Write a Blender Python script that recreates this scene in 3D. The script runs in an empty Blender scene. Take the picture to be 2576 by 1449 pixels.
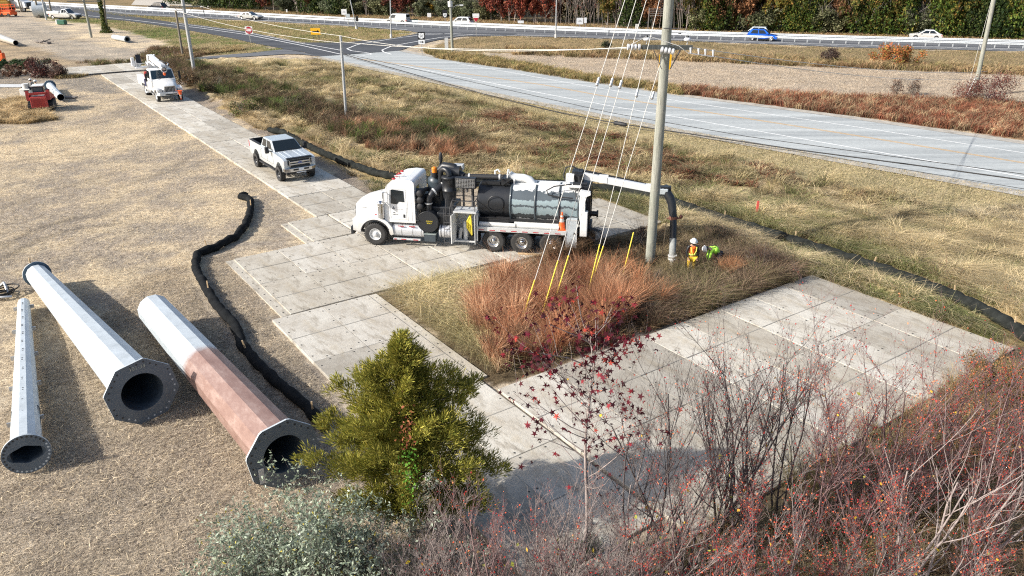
import bpy, bmesh, math, random
import numpy as np
from mathutils import Vector, Matrix
R = math.radians
sc = bpy.context.scene
COL = sc.collection
# ------------------------------------------------------------------ camera, sky, sun
FPX, PITCH, CH = 1950.0, R(23.7), 13.4          # focal length in px of a 2576 px wide picture
cd = bpy.data.cameras.new('camera'); cam = bpy.data.objects.new('camera', cd); COL.objects.link(cam)
cd.sensor_width = 36.0; cd.lens = 36.0*FPX/2576.0; cd.clip_start = .1; cd.clip_end = 4000
cam.location = (0, 0, CH); cam.rotation_euler = (R(90)-PITCH, 0, 0); sc.camera = cam
SUN_EL, SUN_DIR = 31.0, (0.935, 0.355)          # light travels along +x and a little +y
w = bpy.data.worlds.new("World"); sc.world = w; w.use_nodes = True
nt = w.node_tree; bg = nt.nodes['Background']; sky = nt.nodes.new('ShaderNodeTexSky')
sky.sky_type = 'NISHITA'; sky.sun_disc = False; sky.sun_elevation = R(SUN_EL)
sky.sun_rotation = math.atan2(-SUN_DIR[0], -SUN_DIR[1]); sky.air_density = 1.0; sky.dust_density = 2.5
nt.links.new(sky.outputs[0], bg.inputs[0]); bg.inputs[1].default_value = 0.135
sl = bpy.data.lights.new('sun', 'SUN'); sl.energy = 4.95; sl.angle = R(0.55); sl.color = (1, .955, .88)
so = bpy.data.objects.new('sun', sl); COL.objects.link(so)
sv = Vector((SUN_DIR[0]*math.cos(R(SUN_EL)), SUN_DIR[1]*math.cos(R(SUN_EL)), -math.sin(R(SUN_EL))))
so.rotation_euler = sv.to_track_quat('-Z', 'Y').to_euler(); so.location = (-40, -10, 60)
sc.view_settings.view_transform = 'Standard'; sc.view_settings.look = 'None'
sc.view_settings.exposure = 0.40; sc.view_settings.gamma = 1
sc.cycles.use_denoising = False; sc.cycles.filter_width = 1.15; sc.cycles.max_bounces = 5; sc.cycles.diffuse_bounces = 2; sc.cycles.glossy_bounces = 2
sc.cycles.transparent_max_bounces = 6; sc.cycles.transmission_bounces = 2

# ------------------------------------------------------------------ survey helpers: where a sighted point stands in the place
_c, _s = math.cos(PITCH), math.sin(PITCH)
def ray(x, y):
    u = (x-1288)/FPX; v = -(y-724.5)/FPX
    return np.array([u, _c+v*_s, -_s+v*_c])
def G(x, y, z=0.0):
    d = ray(x, y); t = (z-CH)/d[2]; return (float(d[0]*t), float(d[1]*t))
def G3(x, y, z=0.0): return (*G(x, y, z), z)
def at(x, y, Y):
    d = ray(x, y); t = Y/d[1]; return (float(d[0]*t), Y, float(CH+d[2]*t))
def onplane(x, y, a, b):
    """sighted point on the upright plane through ground points a and b"""
    a = np.array(a[:2], float); b = np.array(b[:2], float); n = np.array([-(b-a)[1], (b-a)[0]])
    d = ray(x, y); t = (a@n)/(d[:2]@n); return (float(d[0]*t), float(d[1]*t), float(CH+d[2]*t))
def GP(pts): return [G(*p) for p in pts]

# ------------------------------------------------------------------ object helpers
def tag(o, label=None, cat=None, group=None, kind=None):
    if label: o['label'] = label
    if cat: o['category'] = cat
    if group: o['group'] = group
    if kind: o['kind'] = kind
    return o
def empty(name, loc=(0, 0, 0), rz=0.0, label=None, cat=None, group=None, rot=None):
    o = bpy.data.objects.new(name, None); COL.objects.link(o); o.location = loc; o.empty_display_size = .3
    o.rotation_euler = rot if rot else (0, 0, rz)
    return tag(o, label, cat, group)
def copy_tree(o, parent=None):
    c = o.copy(); COL.objects.link(c); c.parent = parent
    for ch in list(o.children): copy_tree(ch, c)
    return c

class MB:
    """collects shapes for ONE mesh object"""
    def __init__(s): s.v = []; s.f = []; s.m = []; s.s = []
    def add(s, vs, fs, m=0, smooth=False):
        n = len(s.v); s.v += [tuple(map(float, p)) for p in vs]
        for f in fs: s.f.append([i+n for i in f]); s.m.append(m); s.s.append(smooth)
        return s
    def hexa(s, p, m=0):
        """8 points: bottom 4 counter-clockwise, top 4 the same way"""
        return s.add(p, [(3, 2, 1, 0), (4, 5, 6, 7), (0, 1, 5, 4), (1, 2, 6, 5), (2, 3, 7, 6), (3, 0, 4, 7)], m)
    def box(s, x0, x1, y0, y1, z0, z1, m=0):
        return s.hexa([(x0, y0, z0), (x1, y0, z0), (x1, y1, z0), (x0, y1, z0), (x0, y0, z1), (x1, y0, z1), (x1, y1, z1), (x0, y1, z1)], m)
    def bar(s, a, b, w, h=None, m=0):
        h = h or w; a = Vector(a); b = Vector(b); d = (b-a).normalized()
        u = Vector((0, 0, 1)) if abs(d.z) < .95 else Vector((0, 1, 0))
        sx = d.cross(u).normalized()*w/2; sz = sx.cross(d).normalized()*h/2
        return s.hexa([a-sx-sz, a+sx-sz, b+sx-sz, b-sx-sz, a-sx+sz, a+sx+sz, b+sx+sz, b-sx+sz], m)
    def tube(s, pts, r, n=10, m=0, caps=True, smooth=True, phase=0.0):
        pts = [Vector(p) for p in pts]; k = len(pts)
        rr = r if isinstance(r, (list, tuple)) else [r]*k
        t0 = (pts[1]-pts[0]).normalized()
        u = Vector((0, 0, 1)) if abs(t0.z) < .9 else Vector((1, 0, 0))
        a = t0.cross(u).normalized(); vs = []
        for i in range(k):
            t = (pts[min(i+1, k-1)]-pts[max(i-1, 0)]).normalized()
            a = (a-t*a.dot(t)).normalized(); b = t.cross(a)
            for j in range(n):
                th = 2*math.pi*j/n+phase; vs.append(pts[i]+(a*math.cos(th)+b*math.sin(th))*rr[i])
        fs = [(i*n+j, i*n+(j+1) % n, (i+1)*n+(j+1) % n, (i+1)*n+j) for i in range(k-1) for j in range(n)]
        s.add(vs, fs, m, smooth)
        if caps:
            s.add(vs[:n][::-1], [tuple(range(n))], m); s.add(vs[-n:], [tuple(range(n))], m)
        return s
    def cyl(s, a, b, r, n=16, m=0, r2=None, caps=True): return s.tube([a, b], [r, r if r2 is None else r2], n, m, caps)
    def lathe(s, prof, c=(0, 0, 0), axis='z', n=20, m=0, smooth=True):
        vs = []
        for r, h in prof:
            for j in range(n):
                t = 2*math.pi*j/n; x, y = r*math.cos(t), r*math.sin(t)
                p = (x, y, h) if axis == 'z' else ((x, h, y) if axis == 'y' else (h, x, y))
                vs.append((p[0]+c[0], p[1]+c[1], p[2]+c[2]))
        k = len(prof)
        return s.add(vs, [(i*n+j, i*n+(j+1) % n, (i+1)*n+(j+1) % n, (i+1)*n+j) for i in range(k-1) for j in range(n)], m, smooth)
    def prism(s, poly, y0, y1, m=0, y0b=None, y1b=None):
        """poly in (x,z), swept along y"""
        n = len(poly); vs = [(x, y0, z) for x, z in poly]+[(x, y1, z) for x, z in poly]
        s.add(vs, [(i, (i+1) % n, n+(i+1) % n, n+i) for i in range(n)], m)
        s.add(vs, [tuple(range(n))[::-1], tuple(range(n, 2*n))], m); return s
    def sph(s, c, r, n=10, m=0, sx=1, sy=1, sz=1, z0=-1.0):
        k = max(5, n//2+1); pr = []
        a0 = math.asin(max(-1, z0))
        for i in range(k+1):
            a = a0+(math.pi/2-a0)*i/k; pr.append((max(1e-4, r*math.cos(a)), r*math.sin(a)))
        q = MB().lathe(pr, n=n); return s.add([(c[0]+x*sx, c[1]+y*sy, c[2]+z*sz) for x, y, z in q.v], q.f, m, True)
    def panel(s, q, ins=(.08, .08, .08, .08), out=.012, m=0):
        """a thin pane lying on quad q (a,b,c,d); ins = inset fractions at left, right, bottom, top"""
        a, b, c, d = [Vector(p) for p in q]
        def P(u, v): return (a*(1-u)+b*u)*(1-v)+(d*(1-u)+c*u)*v
        l, r_, bo, to = ins; n = (b-a).cross(d-a).normalized()
        p = [P(l, bo), P(1-r_, bo), P(1-r_, 1-to), P(l, 1-to)]
        return s.hexa([x-n*out for x in p]+[x+n*out for x in p], m)
    def disc(s, c, r, nrm, n=10, m=0):
        nrm = Vector(nrm).normalized(); u = nrm.orthogonal().normalized(); v = nrm.cross(u); c = Vector(c)
        vs = [c+(u*math.cos(2*math.pi*j/n)+v*math.sin(2*math.pi*j/n))*r for j in range(n)]
        return s.add(vs, [tuple(range(n))], m)
    def arr(s):
        me = bpy.data.meshes.new('m'); me.from_pydata(s.v, [], s.f)
        me.polygons.foreach_set('material_index', s.m); me.polygons.foreach_set('use_smooth', s.s); return me

def obj(name, mb, mats, parent=None, loc=None, bevel=0.0, seg=2, recalc=True):
    me = mb.arr() if isinstance(mb, MB) else mb
    me.name = name
    if isinstance(mb, MB) and recalc:
        b = bmesh.new(); b.from_mesh(me); bmesh.ops.recalc_face_normals(b, faces=b.faces); b.to_mesh(me); b.free()
    for m in (mats if isinstance(mats, (list, tuple)) else [mats]): me.materials.append(m)
    o = bpy.data.objects.new(name, me); COL.objects.link(o); o.parent = parent
    if loc: o.location = loc
    if bevel:
        md = o.modifiers.new('bevel', 'BEVEL'); md.width = bevel; md.segments = seg; md.limit_method = 'ANGLE'; md.angle_limit = R(35)
        try: md.harden_normals = False
        except Exception: pass
    return o

def npmesh(name, V, F, mats, cols=None, parent=None, smooth=False):
    """V (n,3), F (k,3 or 4), cols (k,3) face colours"""
    V = np.asarray(V, np.float32); F = np.asarray(F, np.int32); k, c = F.shape
    me = bpy.data.meshes.new(name); me.vertices.add(len(V)); me.vertices.foreach_set('co', V.ravel())
    me.loops.add(k*c); me.loops.foreach_set('vertex_index', F.ravel())
    me.polygons.add(k); me.polygons.foreach_set('loop_start', np.arange(0, k*c, c, dtype=np.int32))
    if smooth: me.polygons.foreach_set('use_smooth', np.ones(k, bool))
    if cols is not None:
        a = me.color_attributes.new('Col', 'FLOAT_COLOR', 'CORNER')
        cc = np.ones((k, c, 4), np.float32); cc[:, :, :3] = np.asarray(cols, np.float32)[:, None, :]
        a.data.foreach_set('color', cc.ravel())
    me.update(); me.validate()
    for m in (mats if isinstance(mats, (list, tuple)) else [mats]): me.materials.append(m)
    o = bpy.data.objects.new(name, me); COL.objects.link(o); o.parent = parent
    return o

# ------------------------------------------------------------------ materials
def newmat(name):
    m = bpy.data.materials.new(name); m.use_nodes = True
    return m, m.node_tree, m.node_tree.nodes['Principled BSDF']
def N(nt, t, **k):
    n = nt.nodes.new(t)
    for a, b in k.items():
        if a in n.inputs: n.inputs[a].default_value = b
        else: setattr(n, a, b)
    return n
def noise(nt, scale, detail=5, rough=.6, coord='Object', stretch=None):
    tc = N(nt, 'ShaderNodeTexCoord'); n = N(nt, 'ShaderNodeTexNoise', Scale=scale, Detail=detail, Roughness=rough)
    if stretch:
        mp = N(nt, 'ShaderNodeMapping'); mp.inputs['Scale'].default_value = stretch
        nt.links.new(tc.outputs[coord], mp.inputs[0]); nt.links.new(mp.outputs[0], n.inputs['Vector'])
    else: nt.links.new(tc.outputs[coord], n.inputs['Vector'])
    return n
def ramp(nt, src, stops):
    r = N(nt, 'ShaderNodeValToRGB'); e = r.color_ramp.elements
    while len(e) < len(stops): e.new(.5)
    for i, (p, c) in enumerate(stops): e[i].position = p; e[i].color = (*c, 1) if len(c) == 3 else c
    nt.links.new(src, r.inputs[0]); return r
def bumpn(nt, b, src, strength, dist=.02):
    bp = N(nt, 'ShaderNodeBump', Strength=strength, Distance=dist); nt.links.new(src, bp.inputs['Height']); nt.links.new(bp.outputs[0], b.inputs['Normal'])
def mat(name, c, rough=.5, metal=0.0, var=.12, scale=3.0, bump=0.0, coat=0.0, bscale=40, spec=None):
    """plain surface with slight dirt and tone variation"""
    m, nt, b = newmat(name); b.inputs['Roughness'].default_value = rough; b.inputs['Metallic'].default_value = metal
    if coat: b.inputs['Coat Weight'].default_value = coat; b.inputs['Coat Roughness'].default_value = .08
    if spec is not None: b.inputs['Specular IOR Level'].default_value = spec
    if var:
        n = noise(nt, scale, 6, .65); lo = [x*(1-var) for x in c]; hi = [min(1, x*(1+var)) for x in c]
        r = ramp(nt, n.outputs['Fac'], [(.3, lo), (.7, hi)]); nt.links.new(r.outputs[0], b.inputs['Base Color'])
        rr = ramp(nt, n.outputs['Fac'], [(.3, (min(1, rough+.12),)*3), (.7, (max(0.03, rough-.06),)*3)]); nt.links.new(rr.outputs[0], b.inputs['Roughness'])
    else: b.inputs['Base Color'].default_value = (*c, 1)
    if bump:
        n2 = noise(nt, bscale, 4); bumpn(nt, b, n2.outputs['Fac'], bump, .01)
    return m
def leafmat(name, rough=.7, trans=.25, var=.25, vscale=1.5, obvar=False):
    m, nt, b = newmat(name); a = N(nt, 'ShaderNodeAttribute'); a.attribute_name = 'Col'
    n = noise(nt, vscale, 3, .5, 'Object'); r0 = ramp(nt, n.outputs['Fac'], [(.3, (1-var,)*3), (.7, (1+var*.6,)*3)])
    oi = N(nt, 'ShaderNodeObjectInfo'); r1 = ramp(nt, oi.outputs['Random'], [(0, (.68, .74, .70)), (.35, (1.05, .98, .80)), (.65, (.92, 1.0, 1.0)), (1, (1.38, 1.28, 1.05))]) if obvar else None
    r = r0
    if obvar:
        m0 = N(nt, 'ShaderNodeMix', data_type='RGBA', blend_type='MULTIPLY'); m0.inputs[0].default_value = 1; nt.links.new(r0.outputs[0], m0.inputs[6]); nt.links.new(r1.outputs[0], m0.inputs[7])
    mx = N(nt, 'ShaderNodeMix', data_type='RGBA', blend_type='MULTIPLY'); mx.inputs[0].default_value = 1
    nt.links.new(a.outputs['Color'], mx.inputs[6]); nt.links.new(m0.outputs[2] if obvar else r.outputs[0], mx.inputs[7])
    nt.links.new(mx.outputs[2], b.inputs['Base Color']); b.inputs['Roughness'].default_value = rough
    b.inputs['Specular IOR Level'].default_value = .25
    if trans:
        tr = N(nt, 'ShaderNodeBsdfTranslucent'); nt.links.new(mx.outputs[2], tr.inputs[0])
        ms = N(nt, 'ShaderNodeMixShader'); ms.inputs[0].default_value = trans
        nt.links.new(b.outputs[0], ms.inputs[1]); nt.links.new(tr.outputs[0], ms.inputs[2])
        nt.links.new(ms.outputs[0], nt.nodes['Material Output'].inputs[0])
    return m
M = {}
def grime(m, lo=.35, hi=1.5, c=(.36, .31, .25), amt=.75):
    nt = m.node_tree; b = nt.nodes['Principled BSDF']; src = b.inputs['Base Color'].links[0].from_socket; tc = N(nt, 'ShaderNodeTexCoord'); sp = N(nt, 'ShaderNodeSeparateXYZ'); nt.links.new(tc.outputs['Object'], sp.inputs[0])
    n = noise(nt, 2.6, 7, .75, 'Object', (1, 1, .6)); ma = N(nt, 'ShaderNodeMath', operation='MULTIPLY_ADD'); ma.inputs[1].default_value = -1.5; nt.links.new(n.outputs['Fac'], ma.inputs[0]); nt.links.new(sp.outputs['Z'], ma.inputs[2])
    mr = N(nt, 'ShaderNodeMapRange'); mr.inputs['From Min'].default_value = lo-.75; mr.inputs['From Max'].default_value = hi-.75; mr.inputs['To Min'].default_value = amt; mr.inputs['To Max'].default_value = 0; nt.links.new(ma.outputs[0], mr.inputs[0])
    mx = N(nt, 'ShaderNodeMix', data_type='RGBA'); nt.links.new(mr.outputs[0], mx.inputs[0]); nt.links.new(src, mx.inputs[6]); mx.inputs[7].default_value = (*c, 1); nt.links.new(mx.outputs[2], b.inputs['Base Color']); return m
M['white'] = grime(mat('white_paint', (.76, .77, .77), .32, var=.07, coat=.3))
M['whited'] = mat('dusty_white_paint', (.66, .67, .66), .45, var=.12)
M['silverpaint'] = grime(mat('silver_paint', (.56, .61, .64), .3, .3, var=.05, coat=.5), .3, 1.1, amt=.55)
M['bluepaint'] = mat('blue_paint', (.005, .12, .62), .25, .2, var=.03, coat=.8)
M['darkpaint'] = mat('dark_paint', (.02, .025, .035), .25, .1, var=.03, coat=.8)
M['redpaint'] = mat('worn_red_paint', (.36, .035, .03), .5, var=.25)
M['redpaintb'] = mat('faded_red_panel', (.50, .075, .065), .5, var=.15)
M['black'] = mat('black_paint', (.016, .018, .022), .38, var=.2)
M['blackm'] = mat('black_plastic', (.02, .02, .022), .6, var=.2)
M['tyre'] = mat('tyre_rubber', (.035, .034, .033), .85, var=.35, bump=.4, scale=6)
M['glass'] = mat('dark_glass', (.012, .018, .022), .06, var=0, coat=.3)
M['glassb'] = mat('windscreen_glass', (.03, .055, .075), .08, var=0, coat=.3)
M['chrome'] = mat('chrome', (.62, .62, .62), .16, 1.0, var=.1)
M['alu'] = mat('aluminium', (.52, .53, .54), .42, .8, var=.15, scale=5)
M['alup'] = mat('painted_aluminium', (.60, .61, .61), .45, .2, var=.12)
M['steel'] = mat('dark_steel', (.09, .09, .095), .55, .5, var=.3)
M['red'] = mat('red_reflector', (.42, .02, .03), .35, var=.05)
M['orange'] = mat('orange_plastic', (.85, .12, .02), .45, var=.06)
M['amber'] = mat('amber_lens', (.75, .22, .02), .2, var=.04)
M['yellow'] = mat('yellow_plastic', (.75, .60, .05), .5, var=.08)
M['clear'] = mat('headlamp_lens', (.55, .57, .6), .12, .3, var=.1)
M['slate'] = mat('slate_paint', (.045, .060, .072), .33, var=.12, coat=.2)
M['pvc'] = mat('white_pvc', (.62, .62, .60), .45, var=.14, scale=4)
M['wood'] = mat('stake_wood', (.50, .36, .21), .85, var=.3, scale=8)
M['cloth'] = mat('black_filter_cloth', (.014, .015, .016), .95, var=.4, bump=.8, bscale=25, scale=5, spec=.1)
M['clothg'] = mat('weathered_filter_cloth', (.022, .024, .022), .95, var=.5, bump=.8, bscale=25, scale=3, spec=.1)
M['porcelain'] = mat('grey_porcelain', (.62, .63, .65), .2, var=.05, coat=.5)
M['wire'] = mat('bare_wire', (.62, .61, .57), .6, .0, var=.05); M['tankm'] = mat('polished_tank', (.60, .61, .63), .25, .35, var=.1)
M['blackwire'] = mat('black_cable', (.02, .02, .022), .6, var=.1)
M['skin'] = mat('skin', (.42, .25, .17), .6, var=.08)
M['hivis'] = mat('lime_safety_cloth', (.42, .85, .08), .7, var=.1)
M['hiorange'] = mat('orange_safety_cloth', (.90, .17, .02), .7, var=.1)
M['yellowcloth'] = mat('yellow_trousers', (.80, .52, .03), .7, var=.15, scale=8)
M['navy'] = mat('navy_cloth', (.012, .018, .035), .9, var=.2)
M['tape'] = mat('silver_tape', (.72, .75, .60), .35, var=.05)
M['helmet'] = mat('white_helmet', (.80, .80, .78), .3, var=.03, coat=.4)
M['green'] = mat('green_paint', (.03, .13, .08), .5, var=.15)
M['signgreen'] = mat('green_sign', (.0, .16, .11), .4, var=.03)
M['signwhite'] = mat('white_sign', (.75, .76, .77), .4, var=.03)
M['signred'] = mat('red_sign', (.40, .01, .03), .4, var=.03)
M['signyellow'] = mat('yellow_sign', (.85, .45, .01), .4, var=.03)
M['signblack'] = mat('black_sign', (.01, .01, .012), .5, var=0)
M['blueplate'] = mat('blue_badge', (.01, .04, .22), .3, var=0)
# weathered utility pole wood, galvanised pole steel
def polewood(name, c1, c2):
    m, nt, b = newmat(name); n = noise(nt, 4, 8, .7, 'Object', (9, 9, .35)); r = ramp(nt, n.outputs['Fac'], [(.3, c1), (.55, c2), (.75, [x*1.15 for x in c2])])
    n3 = noise(nt, .5, 3, .6, 'Object'); r3 = ramp(nt, n3.outputs['Fac'], [(.35, (.85, .88, .82)), (.65, (1.05, 1.03, 1))])
    mx = N(nt, 'ShaderNodeMix', data_type='RGBA', blend_type='MULTIPLY'); mx.inputs[0].default_value = 1
    nt.links.new(r.outputs[0], mx.inputs[6]); nt.links.new(r3.outputs[0], mx.inputs[7]); nt.links.new(mx.outputs[2], b.inputs['Base Color'])
    b.inputs['Roughness'].default_value = .85; bumpn(nt, b, n.outputs['Fac'], .7, .02); return m
M['polewood'] = polewood('weathered_pole_wood', (.13, .13, .115), (.34, .345, .31))
M['polebrown'] = polewood('brown_pole_wood', (.10, .085, .07), (.24, .21, .18))
M['armwood'] = polewood('dark_arm_wood', (.03, .035, .035), (.10, .11, .11))
M['lightpole'] = mat('light_pole_steel', (.46, .48, .50), .4, .5, var=.08)
def galv(name, base, brown=None):
    m, nt, b = newmat(name); n = noise(nt, 2.2, 8, .7); r = ramp(nt, n.outputs['Fac'], [(.3, [x*.82 for x in base]), (.5, base), (.72, [min(1, x*1.12) for x in base])])
    v = N(nt, 'ShaderNodeTexVoronoi', Scale=26.0); tc = N(nt, 'ShaderNodeTexCoord'); nt.links.new(tc.outputs['Object'], v.inputs['Vector'])
    vr = ramp(nt, v.outputs['Color'], [(0, (.93,)*3), (1, (1.04,)*3)])
    mx = N(nt, 'ShaderNodeMix', data_type='RGBA', blend_type='MULTIPLY'); mx.inputs[0].default_value = 1
    nt.links.new(r.outputs[0], mx.inputs[6]); nt.links.new(vr.outputs[0], mx.inputs[7]); out = mx.outputs[2]
    if brown:   # brown paint covers the lower end: local y beyond `brown`, with an uneven edge
        sp = N(nt, 'ShaderNodeSeparateXYZ'); nt.links.new(tc.outputs['Object'], sp.inputs[0])
        n2 = noise(nt, 1.3, 9, .85); ad = N(nt, 'ShaderNodeMath', operation='MULTIPLY_ADD'); ad.inputs[1].default_value = .9; nt.links.new(n2.outputs['Fac'], ad.inputs[0]); nt.links.new(sp.outputs['Y'], ad.inputs[2])
        rr = ramp(nt, ad.outputs[0], [(0, (0,)*3), (1, (1,)*3)]); 
        mr = N(nt, 'ShaderNodeMapRange'); mr.inputs['From Min'].default_value = brown; mr.inputs['From Max'].default_value = brown+.45
        nt.links.new(ad.outputs[0], mr.inputs[0])
        n4 = noise(nt, 3, 8, .75, 'Object', (1, .4, 1)); br = ramp(nt, n4.outputs['Fac'], [(.25, (.20, .115, .095)), (.5, (.29, .185, .155)), (.72, (.42, .31, .27)), (.8, (.55, .48, .44))])
        m2 = N(nt, 'ShaderNodeMix', data_type='RGBA'); nt.links.new(mr.outputs[0], m2.inputs[0]); nt.links.new(out, m2.inputs[6]); nt.links.new(br.outputs[0], m2.inputs[7]); out = m2.outputs[2]
    nt.links.new(out, b.inputs['Base Color']); b.inputs['Roughness'].default_value = .5; b.inputs['Metallic'].default_value = .15
    n5 = noise(nt, 60, 3); bumpn(nt, b, n5.outputs['Fac'], .12, .01); return m
M['galv'] = galv('galvanised_steel', (.52, .57, .60)); M['galvs'] = galv('shaded_galvanised_plate', (.13, .16, .19))  # second steel is darkened: shade of the flange faces put into the colour
M['galvbrown'] = galv('galvanised_steel_half_brown', (.52, .57, .60), 6.0)
M['inside'] = mat('tube_inside', (.05, .065, .08), .8, .0, var=.5)  # near-black colour stands for the shade inside open tubes and pipes
M['leaf'] = leafmat('foliage'); M['leaft'] = leafmat('tree_foliage', obvar=True); M['grass'] = leafmat('dry_grass', .8, .3, .2, .6)
M['bark'] = mat('bark', (.20, .175, .155), .9, var=.35, scale=10); M['barkpale'] = mat('pale_bark', (.32, .265, .245), .9, var=.3, scale=12)
M['barkdark'] = mat('dark_bark', (.12, .098, .095), .9, var=.35, scale=12); M['barkred'] = mat('brownish_twigs', (.23, .15, .145), .9, var=.35, scale=12)
rng = np.random.default_rng(7); rnd = random.Random(5)
# ------------------------------------------------------------------ value noise
_T = np.random.default_rng(11).random((256, 256))
def vn(x, y, s=1.0, o=0):
    x = np.asarray(x)/s+37.1*o+500; y = np.asarray(y)/s+91.7*o+500
    xi = np.floor(x).astype(int); yi = np.floor(y).astype(int); fx = x-xi; fy = y-yi
    fx = fx*fx*(3-2*fx); fy = fy*fy*(3-2*fy); g = lambda a, b: _T[a % 256, b % 256]
    return (g(xi, yi)*(1-fx)+g(xi+1, yi)*fx)*(1-fy)+(g(xi, yi+1)*(1-fx)+g(xi+1, yi+1)*fx)*fy
def fbm(x, y, s=1.0, o=0, n=4):
    a = 0; w = 0
    for i in range(n): a = a+vn(x, y, s/2**i, o+i)*.55**i; w += .55**i
    return a/w
def inpoly(x, y, P):
    x = np.asarray(x); y = np.asarray(y); r = np.zeros(x.shape, bool); n = len(P)
    for i in range(n):
        (x0, y0), (x1, y1) = P[i], P[(i+1) % n]
        if y0 == y1: continue
        c = ((y0 > y) != (y1 > y)) & (x < (x1-x0)*(y-y0)/(y1-y0)+x0); r ^= c
    return r
# ------------------------------------------------------------------ mat grid frame: a runs along the access road, b across it
TH = R(-54.5); GA = np.array([math.cos(TH), math.sin(TH)]); GB = np.array([-GA[1], GA[0]]); GO = np.array([5.03, 26.36])
def ab(a, b): q = GO+a*GA+b*GB; return (float(q[0]), float(q[1]))
def toab(x, y): return (x-GO[0])*GA[0]+(y-GO[1])*GA[1], (x-GO[0])*GB[0]+(y-GO[1])*GB[1]
# zones of the land (outlines surveyed on the ground)
Z_meadow = GP([(345, 178), (420, 160), (560, 148), (800, 150), (1000, 190), (1359, 262), (1717, 332), (2117, 404), (2576, 488)])+[(60, 30), (60, 5), (23, 8), (20, 20), (18.5, 25)]+GP([(2042, 690), (1700, 600), (1500, 495), (1000, 460), (860, 410), (700, 335), (560, 262), (450, 205)])
Z_verge = GP([(805, 146), (1025, 189), (1359, 258), (1717, 327), (2117, 399), (2576, 482), (2900, 540), (2900, 720), (2576, 580), (2117, 462), (1717, 378), (1359, 297), (1025, 212), (805, 160)])
Z_brush = GP([(380, 155), (500, 165), (700, 220), (900, 290), (1200, 345), (1180, 400), (1000, 400), (850, 350), (640, 270), (500, 230), (440, 190)])
Z_brush2 = GP([(1000, 250), (1300, 280), (1700, 380), (2000, 440), (1900, 480), (1500, 430), (1250, 420), (1000, 330)])
Z_crop = GP([(1210, 141), (1290, 134), (1500, 142), (1717, 150), (2147, 168), (2576, 186), (2900, 200), (2900, 260), (2576, 250), (2300, 246), (2000, 236), (1717, 220), (1524, 197), (1357, 167), (1240, 156)])
Z_redstrip = GP([(1717, 222), (2000, 238), (2300, 250), (2576, 255), (2900, 262), (2900, 420), (2576, 350), (2147, 292), (1717, 238), (1659, 224)])
Z_cropedge = GP([(1060, 128), (1210, 141), (1357, 167), (1524, 197), (1717, 221), (1717, 241), (1459, 203), (1289, 175), (1100, 148)])
Z_slope = GP([(1170, 92), (1289, 90), (1717, 103), (2147, 121), (2576, 130), (3000, 140), (3000, 200), (2576, 186), (2147, 168), (1717, 150), (1290, 134), (1050, 128)])
Z_median = GP([(170, 20), (322, 36), (427, 43), (856, 65), (1025, 78), (1052, 84), (980, 97), (856, 107), (757, 106), (625, 79), (427, 55), (300, 40)])
Z_beyond = GP([(-300, 0), (427, 20), (859, 50), (1192, 64), (1717, 82), (2576, 101), (3200, 110)])+[(400, 300), (-400, 600)]
Z_leftverge = GP([(60, 10), (137, 31), (225, 45), (322, 53), (427, 69), (570, 94), (715, 124), (640, 134), (480, 140), (427, 110), (330, 80), (240, 60), (130, 50)])
Z_yard = GP([(-200, 40), (60, 42), (120, 60), (180, 90), (260, 118), (400, 140), (480, 150), (330, 162), (170, 168), (60, 150), (-200, 170)])
Z_gravel = GP([(-100, 42), (55, 44), (110, 56), (150, 72), (190, 96), (250, 114), (420, 130), (420, 152), (180, 150), (110, 128), (60, 110), (-100, 90)])
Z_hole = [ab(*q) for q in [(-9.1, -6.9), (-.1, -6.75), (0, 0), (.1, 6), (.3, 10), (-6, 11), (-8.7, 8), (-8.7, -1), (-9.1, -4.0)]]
Z_under = [ab(8.7, 10.2), ab(8.6, -6.6), ab(7.8, -8.6)]+[(-1, 12), (-2, 4), (30, 4), (34, 22), (20, 25)]
Z_bright = GP([(2330, 560), (2576, 520), (2900, 560), (2900, 1000), (2576, 850), (2440, 760), (2380, 690)])
Z_straw2 = GP([(600, 255), (700, 330), (860, 395), (1010, 440), (1100, 462), (1000, 462), (880, 440), (740, 352), (640, 320), (560, 268)])
Z_grey1 = [ab(a, b) for a, b in [(-80, -.6), (-22, -.5), (-22, .8), (-40, 1.0), (-60, 1.6), (-80, 1.6)]]
Z_grey2 = GP([(0, 180), (240, 196), (330, 235), (230, 232), (120, 205), (0, 210)])

TRACKS = [(GP(l), w, f) for l, w, f in [([(60, 70), (130, 95), (230, 135), (330, 160)], 1.0, .72), ([(20, 62), (110, 100), (190, 135)], .8, .75), ([(100, 62), (200, 100), (420, 145)], 1.0, .78), ([(0, 120), (200, 145), (400, 150)], .9, .78), ([(700, 560), (640, 640), (700, 800), (830, 1010)], .3, .8), ([(0, 620), (90, 575), (180, 548), (260, 540)], .45, .62), ([(0, 650), (100, 600), (200, 570), (290, 562)], .45, .66), ([(60, 1449), (200, 1330), (330, 1230), (470, 1150)], .35, .70), ([(190, 1449), (320, 1350), (440, 1250), (560, 1180)], .35, .70), ([(60, 400), (250, 380), (400, 330), (450, 300)], .5, .72), ([(300, 470), (420, 430), (480, 390)], .5, .75), ([(0, 330), (140, 330), (280, 300), (330, 260)], .7, .75), ([(0, 520), (160, 470), (330, 420)], .5, .78)]]
def lerp_line(pts, n):
    P = np.array(pts); d = np.r_[0, np.cumsum(np.hypot(*np.diff(P, axis=0).T))]; t = np.linspace(0, d[-1], n)
    return [(float(np.interp(q, d, P[:, 0])), float(np.interp(q, d, P[:, 1]))) for q in t]
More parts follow.
